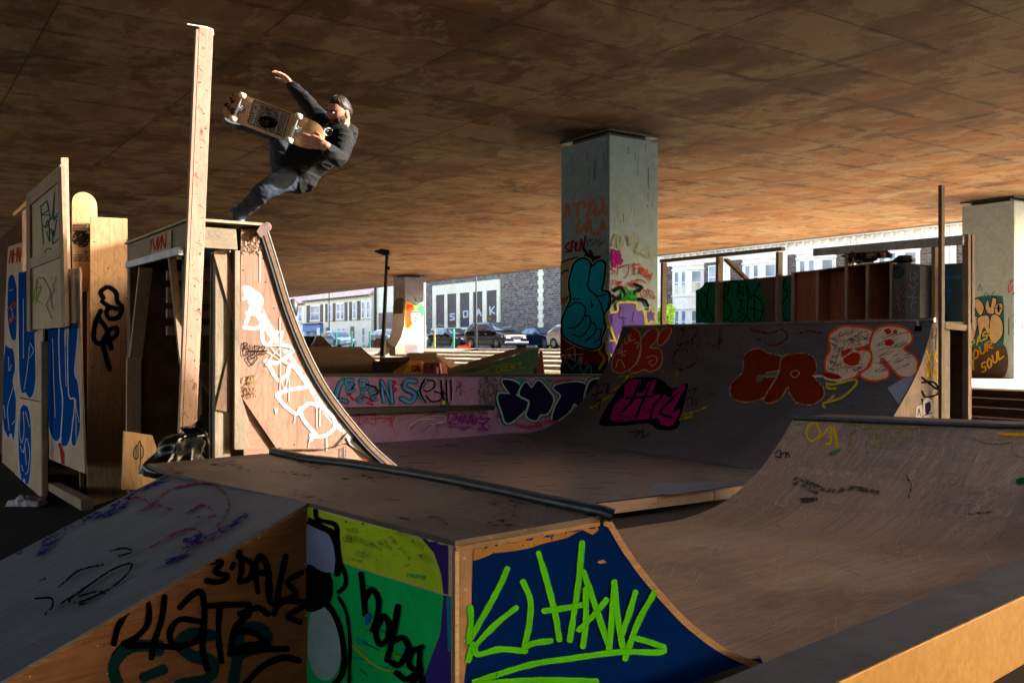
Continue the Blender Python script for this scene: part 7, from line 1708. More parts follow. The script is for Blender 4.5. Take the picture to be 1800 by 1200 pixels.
# big dark letters with mint outline
for s in ([(1420, 190), (1480, 180), (1520, 210), (1500, 240), (1440, 230)], [(1620, 180), (1690, 190), (1660, 215)]): P.fill(s, '#178a86', .15)
S1 = [(1330, 195), (1400, 200), (1450, 240), (1420, 300), (1500, 330), (1480, 400), (1390, 480), (1350, 480), (1330, 420), (1300, 330), (1310, 290), (1380, 290), (1350, 240)]
M1 = [(1450, 290), (1490, 210), (1530, 250), (1580, 200), (1640, 260), (1680, 330), (1640, 420), (1590, 430), (1560, 470), (1500, 440), (1520, 340)]
A1 = [(1690, 240), (1800, 210), (1900, 220), (1930, 290), (1880, 380), (1830, 350), (1800, 400), (1730, 460), (1680, 470), (1700, 380), (1740, 300)]
A2 = [(1940, 210), (2020, 200), (2000, 300), (1930, 400), (1900, 380)]
for s in (S1, M1, A1, A2): P.outline(s, 44, '#131018', wear=.05); P.outline(s, 34, '#8fb0a4', wear=.1); P.fill(s, '#1d1533', .06); P.outline(s, 6, '#0c0a14', wear=.0)
for st in ([(1420, 500), (1500, 520), (1600, 510)], [(1560, 500), (1650, 480), (1740, 490)], [(1700, 200), (1800, 190)]): P.stroke(st, 22, '#a8333c', soft=.6, wear=.5)
for st in ([(230, 480), (250, 500), (270, 470)], [(320, 430), (320, 580)], [(270, 480), (330, 500), (380, 460), (350, 490)], [(380, 490), (430, 500), (430, 430), (400, 440)], [(400, 460), (540, 460), (520, 520)], [(480, 490), (570, 440), (540, 510)], [(530, 450), (575, 570)], [(600, 460), (602, 480)], [(615, 460), (617, 480)], [(630, 460), (632, 480)], [(680, 540), (740, 480), (840, 420)], [(680, 530), (700, 500)], [(760, 560), (830, 500), (920, 500)], [(960, 470), (1020, 410), (1060, 440)], [(860, 500), (870, 570)]): P.stroke(st, 5, '#a82a48', wear=.15)
for st in ([(660, 520), (740, 470), (850, 460)], [(770, 450), (900, 440), (920, 470), (860, 490)], [(820, 500), (900, 490)]): P.stroke(st, 9, '#b8a4b0', soft=.6, wear=.3)
for st in ([(940, 470), (950, 430), (1000, 430), (990, 470), (940, 490), (1000, 500)], [(1010, 490), (1030, 440), (1040, 490), (1060, 440), (1070, 490)], [(1080, 500), (1100, 440), (1120, 500)], [(1085, 480), (1130, 475)], [(1140, 440), (1135, 500)], [(1180, 440), (1140, 475), (1190, 500)], [(1170, 460), (1230, 460), (1180, 510), (1220, 540), (1150, 530)], [(950, 520), (1100, 520)], [(1030, 535), (1070, 535)], [(1230, 508), (1232, 512)]): P.stroke(st, 11, '#8a1c7c', soft=.3, wear=.1)
for st in ([(1280, 420), (1300, 440), (1280, 460)], [(1270, 440), (1310, 450)], [(1285, 470), (1300, 495)]): P.stroke(st, 4, '#2a1a28')
P.build("graffiti", PINKWALL[0])
# ------- middle pillar
P = Paint([mid_sh], (970, 330), 3.53, gap=.004)
for st in ([(80, 190), (95, 100), (115, 170)], [(130, 110), (200, 90)], [(165, 100), (160, 180)], [(200, 120), (250, 80), (220, 170), (260, 150)], [(270, 80), (275, 170), (330, 120)], [(310, 60), (335, 170)], [(170, 200), (160, 280), (210, 230)], [(225, 190), (215, 270)], [(240, 200), (250, 280), (300, 270), (320, 200)], [(310, 190), (330, 260)]): P.stroke(st, 17, '#9c6a48', soft=.75, wear=.25)
for st in ([(110, 340), (85, 370), (110, 390), (85, 400)], [(120, 400), (130, 330), (150, 360), (125, 370)], [(155, 340), (150, 390), (170, 385)], [(175, 390), (185, 320), (195, 385), (210, 300)]): P.stroke(st, 12, '#7a1820', soft=.7, wear=.1)
for st in ([(215, 320), (225, 345), (240, 315)], [(228, 345), (220, 370)], [(260, 315), (240, 330), (258, 345), (240, 360)], [(262, 360), (275, 320), (285, 358)], [(300, 320), (290, 340), (310, 345), (295, 362)], [(315, 345), (335, 320)]): P.stroke(st, 4, '#151518')
P.fill([(60, 470), (170, 430), (180, 460), (70, 540)], '#8f8468', .1); P.outline([(60, 470), (170, 430), (180, 460), (70, 540)], 9, '#14120f'); P.fill([(60, 540), (110, 520), (120, 640), (60, 720), (45, 640)], '#8f8872', .1); P.outline([(60, 540), (110, 520), (120, 640), (60, 720), (45, 640)], 9, '#14120f')
P.fill([(60, 680), (90, 680), (85, 720), (62, 720)], '#8a5a34', .1)
for st in ([(200, 380), (240, 440), (210, 420)], [(240, 390), (260, 450)], [(180, 440), (300, 430)], [(290, 430), (250, 470)]): P.stroke(st, 18, '#14110f', soft=.6, wear=.2)
P.fill([(45, 900), (120, 880), (330, 960), (340, 1160), (45, 1165)], '#5c0f1c', .2); 
for k in range(26):
    r = random.Random(50 + k); x, y = r.uniform(50, 320), r.uniform(930, 1100); P.stroke([(x, y), (x + r.uniform(-20, 20), y + r.uniform(10, 50))], r.uniform(8, 20), r.choice(['#8a1522', '#2a0810', '#a02030', '#120808']), soft=.3, wear=.15); P.layer -= 1
P.layer += 1
for st in ([(50, 1060), (80, 1040), (90, 1100)], [(100, 1100), (110, 1040), (140, 1080), (150, 1040)], [(160, 1090), (190, 1050), (180, 1110)], [(60, 1090), (130, 1080)], [(90, 1010), (140, 990), (150, 1040)], [(60, 1040), (200, 1030)]): P.stroke(st, 5, '#a8a0a0', wear=.1)
P.fill([(45, 1120), (100, 1060), (200, 1100), (330, 1090), (350, 1170), (45, 1172)], '#0d1414', .1)
for st in ([(50, 1140), (90, 1080), (130, 1130)], [(130, 1130), (170, 1080), (190, 1140)], [(200, 1150), (240, 1100), (250, 1160)]): P.stroke(st, 13, '#1d6e68', soft=.3, wear=.1)
P.stroke([(320, 950), (300, 1010), (330, 1060), (300, 1120)], 18, '#8a8a1e', soft=.4, wear=.2)
HB = [(150, 470), (200, 440), (240, 465), (250, 500), (290, 460), (330, 470), (325, 560), (310, 640), (350, 650), (350, 740), (330, 780), (335, 860), (310, 930), (300, 980), (255, 995), (205, 985), (140, 960), (80, 915), (70, 840), (90, 770), (125, 690), (115, 600), (130, 520)]
P.outline(HB, 34, '#a9aaa6', wear=.05); P.outline(HB, 24, '#0b0b0c', wear=.0); P.fill(HB, '#1590b2', .04)
for st in ([(245, 480), (235, 560), (230, 620), (290, 670), (340, 660)], [(230, 620), (300, 700), (325, 780), (330, 850)], [(110, 740), (160, 710), (210, 740), (205, 800), (160, 860), (110, 870)], [(210, 795), (240, 800), (240, 860), (190, 920), (135, 910)], [(245, 830), (275, 850), (270, 900), (215, 950)], [(275, 880), (310, 880), (300, 940), (260, 960)], [(130, 690), (180, 690)], [(250, 700), (252, 740), (265, 720)]): P.stroke(st, 9, '#0b0b0c', soft=.25, wear=0)
# right face
for st in ([(370, 360), (395, 290), (410, 370)], [(430, 310), (425, 370), (450, 365)], [(470, 300), (480, 360), (500, 310), (475, 330)], [(510, 330), (540, 340), (520, 400), (570, 400)], [(540, 400), (600, 430), (608, 380)]): P.stroke(st, 9, '#8f9678', soft=.5, wear=.3)
for st in ([(380, 390), (375, 440), (385, 480)], [(410, 400), (415, 470), (430, 450)], [(385, 420), (400, 450), (420, 420)]): P.stroke(st, 24, '#8a1c70', soft=.8, wear=.1)
for st in ([(390, 490), (360, 500), (385, 520), (360, 540)], [(405, 480), (400, 540)], [(410, 500), (470, 480), (460, 550), (440, 560)], [(370, 570), (365, 620)], [(385, 570), (400, 600), (420, 580), (400, 620)], [(430, 580), (420, 600), (450, 620)], [(460, 610), (490, 580), (470, 600), (500, 620)], [(490, 600), (540, 570), (580, 590)], [(560, 620), (570, 680), (590, 630), (600, 690)], [(600, 640), (620, 650), (625, 690), (640, 670)], [(520, 570), (540, 650), (560, 700)]): P.stroke(st, 6, '#96242c', wear=.15)
for st in ([(505, 470), (510, 540)], [(505, 480), (540, 475)], [(510, 505), (530, 500)], [(550, 490), (545, 540), (560, 500), (570, 540)], [(575, 510), (590, 510), (575, 550), (600, 545)], [(600, 560), (615, 530), (605, 575)]): P.stroke(st, 9, '#a0341f', soft=.5)
for st in ([(380, 640), (420, 620), (440, 660), (400, 690), (370, 670)], [(380, 700), (360, 720)], [(530, 690), (570, 700), (590, 730)], [(510, 600), (550, 620), (500, 660)]): P.stroke(st, 22, '#141a14', soft=.7, wear=.2)
for st in ([(430, 660), (440, 700), (470, 660), (480, 700)], [(490, 640), (500, 700), (520, 650)], [(455, 620), (480, 690)]): P.stroke(st, 14, '#1f7a22', soft=.6, wear=.1)
HV = [(345, 790), (400, 765), (400, 720), (440, 710), (515, 715), (525, 755), (560, 760), (575, 830), (560, 900), (430, 900), (400, 960), (370, 900)]
P.fill(HV, '#5a4a96', .06); P.outline(HV, 13, '#a8a040', soft=.3); P.fill([(350, 960), (385, 950), (400, 1000), (370, 1040), (345, 1010)], '#5a4a96', .08); P.outline([(350, 960), (385, 950), (400, 1000), (370, 1040), (345, 1010)], 9, '#a8a040')
for st in ([(420, 740), (410, 800), (450, 810)], [(500, 770), (490, 830)], [(430, 800), (440, 850)]): P.stroke(st, 6, '#241a48')
STR = [(575, 765), (595, 765), (605, 735), (618, 770), (640, 770), (630, 800), (638, 840), (612, 825), (590, 848), (580, 815)]
P.fill(STR, '#5a4a96', .05, curve=False); P.outline(STR, 9, '#a8a040', curve=False); P.stroke([(570, 900), (580, 860), (600, 860)], 12, '#a8a040')
for k in range(16):
    r = random.Random(70 + k); x = r.uniform(360, 640); y = r.uniform(0, 320); P.stroke([(x, y), (x + 1, y + r.uniform(8, 60))], r.uniform(1.5, 3), '#39433f', soft=.5, wear=.3)
P.build("graffiti", mid)
# ------- right pillar
P = Paint([rgt_sh], (1620, 320), 2.727, gap=.006)
P.fill([(240, 790), (395, 780), (398, 930), (240, 935)], '#4c3c34', .3); P.fill([(240, 600), (250, 560), (300, 545), (375, 545), (392, 570), (395, 760), (360, 785), (235, 780)], '#245a58', .15)
for s in ([(245, 570), (275, 560), (300, 600), (285, 640), (265, 620)], [(305, 600), (318, 560), (330, 600), (340, 555), (360, 560), (352, 625), (320, 630)], [(355, 590), (385, 580), (390, 610), (375, 640), (352, 630)], [(236, 650), (275, 650), (265, 700), (250, 760), (236, 760)], [(270, 650), (320, 640), (330, 700), (325, 750), (300, 700), (280, 760), (272, 700)], [(335, 640), (375, 645), (392, 690), (385, 740), (350, 775), (325, 740)]): P.fill(s, '#ab9170', .05); P.outline(s, 5, '#1c140f')
P.stroke([(370, 590), (370, 620)], 10, '#14100c'); P.stroke([(360, 605), (382, 605)], 6, '#14100c')
write(P, "PASS", (236, 800), (355, 720), 34, 6, '#b59a14', up=(-.1, -1)); write(P, "OUR", (250, 850), (350, 790), 40, 8, '#a87a18', up=(-.1, -1), soft=.6); write(P, "SOUL", (292, 915), (400, 830), 42, 7, '#b59a14', up=(-.15, -1)); P.stroke([(248, 850), (250, 900)], 7, '#b59a14')
for st in ([(270, 520), (280, 490), (290, 520)], [(300, 545), (310, 530), (330, 545), (350, 525)]): P.stroke(st, 5, '#4a7a78')
for st in ([(430, 480), (418, 500), (420, 530), (440, 500)], [(425, 475), (440, 470)]): P.stroke(st, 6, '#b84a20')
for st in ([(420, 650), (418, 730)], [(440, 640), (480, 630), (478, 720), (440, 725)], [(450, 655), (452, 700)], [(440, 540), (470, 500)]): P.stroke(st, 5, '#55504a', wear=.4)
P.build("graffiti", rgt)
# ------- far pillar
P = Paint([far_sh], (480, 460), 6.0, gap=.012)
for st in ([(1290, 290), (1300, 400)], [(1300, 270), (1340, 330), (1310, 400)], [(1350, 280), (1345, 410)], [(1340, 240), (1360, 250), (1330, 260)], [(1375, 290), (1380, 400)], [(1290, 440), (1390, 430)]): P.stroke(st, 17, '#7c7660', soft=.3, wear=.2)
P.fill([(1280, 420), (1390, 400), (1392, 660), (1275, 660)], '#4e4636', .3)
for s, c in (([(1400, 450), (1440, 440), (1480, 460), (1500, 520), (1480, 640), (1400, 700)], '#b84420'), ([(1500, 500), (1560, 460), (1598, 470), (1598, 560), (1540, 580)], '#3c7a5c')): P.fill(s, c, .1); P.outline(s, 12, '#d6a018')
P.fill([(1460, 520), (1540, 520), (1550, 600), (1480, 660), (1455, 600)], '#a8a094', .3)
for st in ([(1460, 530), (1540, 530)], [(1470, 570), (1530, 560)], [(1470, 600), (1520, 590)], [(1480, 640), (1510, 620)]): P.stroke(st, 10, '#28221e')
for st in ([(1490, 370), (1500, 420)], [(1520, 380), (1500, 400), (1530, 420)], [(1545, 380), (1550, 420)], [(1570, 380), (1560, 420), (1590, 400)]): P.stroke(st, 8, '#31564e')
P.stroke([(1470, 440), (1540, 460), (1590, 440)], 20, '#4a8a68', soft=.5); P.build("graffiti", far)
# ------- blue letters on the hoarding
KALB = .8
BL, WL_ = '#14468c', '#c9c6cc'
P = Paint([LB4[1]], (0, 580), 3.636)
P.piece([(300, -10), (375, -10), (385, 300), (400, 450), (395, 640), (370, 710), (335, 690), (310, 600), (298, 300)], BL, WL_, 7, .03); P.piece([(380, -10), (430, -10), (440, 400), (478, 450), (460, 650), (430, 740), (400, 740), (390, 690), (402, 450), (385, 300)], BL, WL_, 7, .03)
P.piece([(440, -10), (500, -10), (480, 260), (505, 350), (518, 590), (500, 700), (480, 740), (456, 700), (480, 450), (440, 400)], BL, WL_, 7, .03)
for st in ([(338, 55), (345, 300), (355, 555)], [(415, 0), (425, 360)], [(487, 440), (490, 720)], [(485, 470), (510, 590)]): P.stroke(st, 4, WL_)
P.stroke([(385, 730), (400, 790), (405, 860)], 24, '#a82c3c', soft=.7, wear=.3); P.build("graffiti", LB4[0])
P = Paint([LB2[1]], (0, 580), 3.636)
P.piece([(118, -400), (165, -430), (232, -150), (225, 40), (230, 180), (230, 330), (210, 420), (185, 435), (160, 400), (138, 405), (122, 300), (118, 100)], BL, WL_, 7, .03)
for st in ([(150, -200), (150, 180)], [(190, 100), (175, 250), (155, 380)], [(190, 180), (215, 130), (192, 80)]): P.stroke(st, 4, WL_)
P.build("graffiti", LB2[0])
P = Paint([LB3[1]], (0, 580), 3.636)
P.piece([(150, 475), (180, 490), (200, 600), (200, 850), (185, 980), (165, 985), (155, 950), (138, 970), (122, 850), (115, 650), (125, 520)], BL, WL_, 5, .03)
for st in ([(130, 520), (125, 650), (140, 720), (155, 640), (150, 520)], [(130, 740), (150, 780), (170, 690), (190, 780), (180, 900), (160, 920)], [(165, 520), (190, 620)], [(160, 740), (170, 860)], [(140, 860), (150, 900)]): P.stroke(st, 4, WL_)
P.build("graffiti", LB3[0])
P = Paint([LB1[1]], (0, 580), 3.636)
P.piece([(35, 90), (55, 110), (85, 120), (100, 240), (85, 330), (105, 450), (98, 640), (85, 710), (70, 660), (55, 690), (38, 660), (20, 600), (18, 300)], BL, WL_, 5, .03)
P.piece([(55, -330), (90, -350), (118, -200), (108, 30), (92, 70), (70, 50), (50, -60), (48, -220)], BL, WL_, 5, .03)
for st in ([(55, 170), (60, 260), (75, 220)], [(60, 640), (50, 500), (75, 400), (90, 350)], [(25, 480), (35, 560)], [(80, 600), (95, 580)], [(70, -150), (85, -90), (65, -60)], [(62, -250), (85, -260)]): P.stroke(st, 4, WL_)
P.view((0, 270), 3.636)
for st in ([(60, 700), (75, 620), (80, 700)], [(85, 690), (90, 610)], [(90, 650), (110, 640)], [(110, 690), (115, 600), (130, 690), (138, 600)], [(50, 1000), (100, 950), (60, 1080), (110, 1040)]): P.stroke(st, 8, '#b8402c', wear=.15)
P.build("graffiti", LB1[0])
P = Paint([fps], (0, 270), 3.636)
for st in ([(262, 330), (270, 450), (280, 580)], [(260, 340), (300, 310), (310, 360), (270, 390), (320, 400), (300, 470), (275, 460)], [(300, 300), (330, 420), (350, 250)], [(350, 250), (345, 420), (370, 380)], [(340, 410), (370, 405)], [(290, 470), (310, 430), (320, 560), (300, 500)], [(330, 480), (345, 530), (365, 420)], [(345, 490), (340, 575), (375, 545)], [(280, 655), (300, 612), (325, 610), (342, 648)]): P.stroke(st, 8, '#17696e', wear=.1)
for st in ([(215, 780), (210, 950), (240, 800), (230, 970)], [(245, 860), (270, 850), (240, 930), (275, 960)], [(280, 790), (325, 890), (295, 970)], [(300, 970), (335, 1055)], [(250, 790), (290, 800)]): P.stroke(st, 6, '#8d9a3c', wear=.35)
for st in ([(330, 800), (365, 790), (340, 850), (370, 880)], [(345, 870), (330, 950), (355, 1000)]): P.stroke(st, 7, '#a59c94', wear=.4)
P.stroke([(195, 595), (200, 615)], 9, '#2a4a6a', soft=.7); P.build("graffiti", FP)
P = Paint([tbs], (0, 260), 1.818)
for st in ([(330, 480), (322, 460), (345, 445), (370, 462), (375, 490), (390, 510), (378, 540), (350, 545), (340, 525), (352, 510), (380, 515)], [(345, 505), (325, 490)], [(322, 520), (305, 560), (300, 610), (325, 625), (370, 600), (372, 575), (350, 580)], [(318, 545), (340, 580), (355, 640)], [(345, 590), (330, 620), (340, 670), (350, 708)]): P.stroke(st, 17, '#0f0d0c', soft=.55, wear=.02)
P.build("graffiti", TB)
P = Paint([cbs], (220, 560), 4.446)
for st in ([(95, 990), (70, 1020), (65, 1070), (80, 1095), (100, 1080), (100, 990), (118, 960), (118, 1130), (108, 1180)], [(118, 980), (140, 1010), (140, 1070), (118, 1095)], [(85, 980), (85, 1090)]): P.stroke(st, 8, '#333b3f', wear=.1)
P.fill([(120, 1180), (160, 1150), (240, 1160), (240, 1210), (100, 1210)], '#1a6a80', .3); P.build("graffiti", CB)
# board graphic on the stored deck
P = Paint([sbd], (0, 270), 3.636)
P.fill([(452, 446), (574, 450), (574, 690), (452, 686)], '#c8a98a', .05, curve=False)
for y0, y1 in ((445, 492), (648, 686)):
    P.stroke([(452, y0), (580, y0 + 2)], 4, '#1a1614', curve=False); P.stroke([(452, y1), (580, y1 + 2)], 4, '#1a1614', curve=False)
write(P, "HANDCRAFTED", (456, 464), (600, 466), 14, 2.4, '#1a1614'); write(P, "DEATHTRAPS", (456, 487), (600, 489), 16, 2.8, '#1a1614'); write(P, "DOOPORT", (456, 680), (596, 683), 24, 4, '#1a1614')
P.fill([(480, 500), (560, 500), (572, 560), (540, 600), (490, 590), (462, 560)], '#3a342f', .35)
for k in range(30):
    r = random.Random(k + 500); x, y = r.uniform(460, 565), r.uniform(500, 640); P.stroke([(x, y), (x + r.uniform(-18, 18), y + r.uniform(-10, 10)), (x + r.uniform(-22, 22), y + r.uniform(-16, 16))], 3.5, r.choice(['#1a1614', '#c8b49a']), wear=.2); P.layer -= 1
P.layer += 1; P.outline([(520, 505), (548, 530), (535, 580), (505, 575), (495, 530)], 4, '#14110f'); P.build("graphic", SB2)
KALB = 1.2
# ------- green board letters, railing tag, cabinet scrawl, teal board strokes
P = Paint([gbs], (1160, 380), 6.0, gap=.003); GR = '#0c5c40'
P.fill([(380, 800), (470, 690), (1080, 680), (1060, 790), (1110, 920), (1110, 1120), (380, 1130)], GR, .12, curve=False)
P.fill([(1300, 680), (1370, 640), (1370, 1110), (1300, 1090)], GR, .1)
for st in ([(440, 790), (410, 850), (440, 950), (460, 1060), (490, 980), (490, 850), (440, 790)], [(640, 690), (540, 710), (500, 850), (520, 1000), (600, 1100), (720, 1080), (750, 980), (700, 880), (640, 870), (710, 830), (715, 740), (640, 690)], [(605, 830), (605, 1030)], [(720, 830), (740, 700), (790, 690), (830, 700), (820, 850)], [(750, 1100), (800, 1130), (900, 1080), (930, 900), (910, 700)], [(920, 720), (970, 850), (1060, 700)], [(930, 880), (1000, 840), (1070, 900), (1090, 1000), (1050, 1100), (980, 1120), (920, 1050)], [(1000, 860), (1000, 1100)], [(950, 960), (1080, 1010)], [(1330, 660), (1300, 740), (1350, 800)], [(1350, 830), (1290, 950), (1320, 1080), (1360, 1100)], [(470, 690), (600, 680)]): P.stroke(st, 13, '#04140f', soft=.25)
for st in ([(880, 690), (840, 710), (860, 760), (890, 740)], [(840, 830), (850, 780), (885, 840), (890, 780)], [(830, 880), (890, 890)], [(860, 880), (860, 950)], [(890, 960), (830, 1000), (890, 1030), (850, 1060), (840, 1090)]): P.stroke(st, 10, '#04140f', soft=.25)
P.build("graffiti", GB)
P = Paint([gxs], (1400, 380), 6.0, gap=.003)
for st in ([(1130, 740), (1080, 820), (1120, 840)], [(1150, 760), (1100, 870)], [(1050, 830), (1040, 880), (1080, 900)], [(1090, 880), (1140, 870), (1100, 930)], [(1040, 920), (1070, 960), (1040, 1000)], [(1100, 960), (1140, 940), (1110, 1020), (1150, 1040)], [(1040, 1040), (1080, 1000), (1070, 1060)], [(1100, 1060), (1150, 1080)]): P.stroke(st, 9, '#6e1a26', wear=.1)
for st in ([(1200, 590), (1210, 680), (1250, 640)], [(1240, 600), (1280, 620), (1240, 700)], [(1190, 720), (1240, 760), (1280, 700)], [(1210, 780), (1250, 790), (1220, 850)], [(1180, 850), (1290, 860)], [(1240, 860), (1210, 960), (1240, 1000)], [(1230, 920), (1270, 900)]): P.stroke(st, 7, '#9a958c', wear=.2)
P.fill([(1020, 540), (1110, 530), (1150, 600), (1100, 660), (1010, 640)], '#2c4448', .5); P.build("graffiti", GX)
P = Paint([tls], (1620, 320), 2.727, gap=.004)
for st in ([(12, 410), (14, 520)], [(0, 460), (80, 450)], [(0, 525), (140, 520)], [(125, 420), (128, 570)], [(100, 460), (190, 455)]): P.stroke(st, 16, '#3c6c98', soft=.6, wear=.15)
P.build("graffiti", TLB)
# ------- mini ramp scrawl
KALB = .8
P = Paint([mrs], (1060, 700), 2.4)
for st in ([(905, 105), (870, 110), (858, 150), (880, 180), (915, 150), (905, 110)], [(900, 170), (930, 150), (960, 120), (960, 185), (940, 190)], [(960, 120), (975, 130), (990, 195), (985, 205)], [(975, 125), (985, 205)]): P.stroke(st, 11, '#b58f12', soft=.3, wear=.15)
for st in ([(1035, 115), (1090, 120), (1050, 150)], [(1060, 130), (1040, 200)], [(1100, 130), (1160, 120), (1150, 170), (1200, 130)], [(1210, 120), (1300, 130), (1360, 120)], [(1240, 140), (1290, 170)], [(1120, 200), (1200, 210)]): P.stroke(st, 10, '#8a7a22', soft=.5, wear=.6)
P.fill([(1668, 142), (1776, 148), (1790, 150), (1790, 162), (1668, 157)], '#c8901a', .1, curve=False)
for st in ([(1780, 185), (1740, 190), (1735, 230), (1790, 250)], [(1690, 200), (1700, 230), (1650, 250)], [(1540, 160), (1640, 190), (1720, 180)], [(1490, 200), (1500, 240)], [(800, 110), (850, 110), (830, 170)]): P.stroke(st, 8, '#8a8078', soft=.5, wear=.45)
for st in ([(725, 235), (745, 220), (750, 250), (728, 245)], [(755, 235), (775, 230), (770, 250)], [(780, 230), (788, 250)]): P.stroke(st, 5, '#1c1614', wear=.1)
for st in ([(810, 360), (830, 340), (950, 390), (1060, 380), (1160, 400)], [(840, 370), (900, 400)]): P.stroke(st, 20, '#4a4036', soft=.9, wear=.6)
P.stroke([(840, 432), (900, 428)], 22, '#40362e', soft=.9, wear=.4); P.fill([(1740, 345), (1776, 335), (1776, 362), (1745, 362)], '#134a36', .2); P.stroke([(960, 235), (1000, 220)], 14, '#2f6a50', soft=.6, wear=.4)
for st in ([(1280, 330), (1300, 370), (1290, 420)], [(1540, 490), (1640, 480)]): P.stroke(st, 8, '#453a30', soft=.9, wear=.65)
for k in range(190):
    r = random.Random(4000 + k); x = r.uniform(640, 1776); y = r.uniform(110, 640) if k % 3 else r.uniform(560, 1000)
    an = r.gauss(.9, .9) if y < 420 else r.gauss(.15, .5); l = r.uniform(14, 70); bx, by = math.cos(an) * l, math.sin(an) * l; cv = r.uniform(-.25, .25)
    P.stroke([(x, y), (x + bx / 2 - by * cv, y + by / 2 + bx * cv), (x + bx, y + by)], r.uniform(.9, 1.7), r.choice(['#a08f7e', '#8c7c6e', '#85766a', '#2f2620', '#2f2620', '#9c8d7e']), soft=.4, wear=.5, step=12); P.layer -= 1
P.build("scuff_marks", MR)
# ------- wedges and the lettered shutters
P = Paint([gws], (740, 480), 6.315, gap=.004)
write(P, "UTC", (640, 1130), (760, 1112), 45, 9, '#a8a020', up=(-.05, -1)); write(P, "CREW", (830, 1110), (1050, 1060), 70, 11, '#a8a020', up=(.05, -1)); P.stroke([(1060, 1000), (1110, 990), (1080, 1020)], 9, '#a8a020')
for x in (1105, 1128, 1152): P.stroke([(x, 1053), (x + 6, 1050)], 10, '#a8a020')
for x in range(8): P.stroke([(590 + x * 45, 1110 - x * 15), (615 + x * 45, 1102 - x * 15)], 5, '#b8c0b8', curve=False)
write(P, "SCHM", (900, 1138), (1120, 1130), 26, 6, '#5a9a90'); P.stroke([(1170, 940), (1230, 1000), (1280, 930)], 4, '#7aa090'); P.stroke([(1190, 900), (1240, 1040), (1290, 980)], 4, '#7aa090'); P.build("graffiti", GW)
P = Paint([ows], (480, 600), 5.625, gap=.004)
for st in ([(1370, 250), (1410, 245), (1430, 270), (1400, 295), (1375, 285), (1380, 265)], [(1400, 270), (1440, 285)], [(1430, 240), (1450, 300)]): P.stroke(st, 9, '#1a0f08')
P.build("graffiti", OWD)
P = Paint(boards_, (740, 480), 6.315, gap=.02)
_own = [[[(372, 452), (330, 455), (328, 482), (368, 485), (372, 512), (325, 520)]], [[(475, 425), (520, 420), (520, 480), (478, 492), (472, 425)]], [[(618, 480), (640, 395), (668, 470)], [(625, 445), (665, 440)]], [[(765, 375), (772, 460)], [(815, 372), (775, 420), (822, 450)]]]
_low = [([(320, 560), (340, 530), (380, 560)], '#9a3a34'), ([(460, 580), (490, 540), (520, 585)], '#4a5a8a'), ([(600, 550), (640, 530), (680, 550)], '#7a9a5a'), ([(740, 505), (780, 500), (760, 525)], '#b8a020')]
for k in range(4):
    P = Paint([boards_[k + 1]], (740, 480), 6.315, gap=.02)
    for st in _own[k]: P.stroke(st, 17, '#e4e4e4', soft=.15, wear=0, curve=False)
    P.stroke(_low[k][0], 10, _low[k][1], wear=.1); P.build("lettering", SO)
P = Paint([boards_[0]], (740, 480), 6.315, gap=.02); P.stroke([(190, 590), (210, 565), (230, 590), (250, 570)], 10, '#b8b8c0'); P.build("lettering", SO)

P = Paint([dk], (0, 780), 2.857)
P.build("wear_marks", FB) if False else None
# skate floor scratches
P = Paint([bpy.data.objects['floor_sheet']], (0, 0), 1.0)
for k in range(150):
    r = random.Random(6000 + k); x = r.uniform(640, 1340); y = r.uniform(765, 880); l = r.uniform(10, 50)
    P.stroke([(x, y), (x + l, y + r.uniform(-2.5, 2.5))], r.uniform(.5, .9), r.choice(['#8a7e7a', '#2a2424', '#746a66']), soft=.4, wear=.45, step=10); P.layer -= 1
P.build("scuff_marks", bpy.data.objects['skate_floor'])
# shop sign strip
P = Paint([bpy.data.objects['shop_fascia']], (480, 460), 6.0, gap=.02)
write(P, "SHOP", (355, 715), (420, 711), 20, 4, '#c8d4e0') if False else None

def dots(target, parent, pts, org, sc_, r_, c, name="screws"):
    P = Paint([target], org, sc_)
    for x, y in pts: P.stroke([(x - r_ * .3, y), (x + r_ * .3, y)], r_ * 2, c, soft=.2, wear=0, step=r_); P.layer -= 1
    P.build(name, parent)["kind"] = "stuff"
_r = random.Random(11)
dots(side, FB, [(490, 1012), (150, 1165), (1300, 470), (1530, 330), (1535, 860), (1530, 600), (540, 1150), (930, 640), (700, 810), (400, 990)], (0, 780), 2.857, 4, '#b8b2a8')
dots(lime, FB, [(215, 308), (280, 335), (440, 430), (378, 418), (520, 462), (150, 300)], (540, 780), 2.195, 5, '#2a2418', "knots")
dots(green, FB, [(405, 745), (100, 825), (540, 620), (545, 800)], (540, 780), 2.195, 5, '#14231a', "screws")
dots(blue, FB, [(605, 440), (575, 700), (610, 760), (570, 480), (610, 560)], (540, 780), 2.195, 5, '#9a9086')
dots(pan, QP, [(552, 150), (590, 148), (632, 250), (545, 300), (640, 350), (676, 460), (545, 640), (700, 530), (760, 700), (560, 840), (820, 800), (900, 900), (640, 1040), (760, 1035), (700, 1048), (560, 780), (630, 250), (780, 650), (860, 780)], (200, 350), 2.4, 3, '#201a16')
dots(tbs, TB, [(405, 295), (300, 300), (404, 480), (402, 620), (295, 700), (300, 1100), (345, 385), (290, 1130)], (0, 260), 1.818, 2.2, '#2a2018')
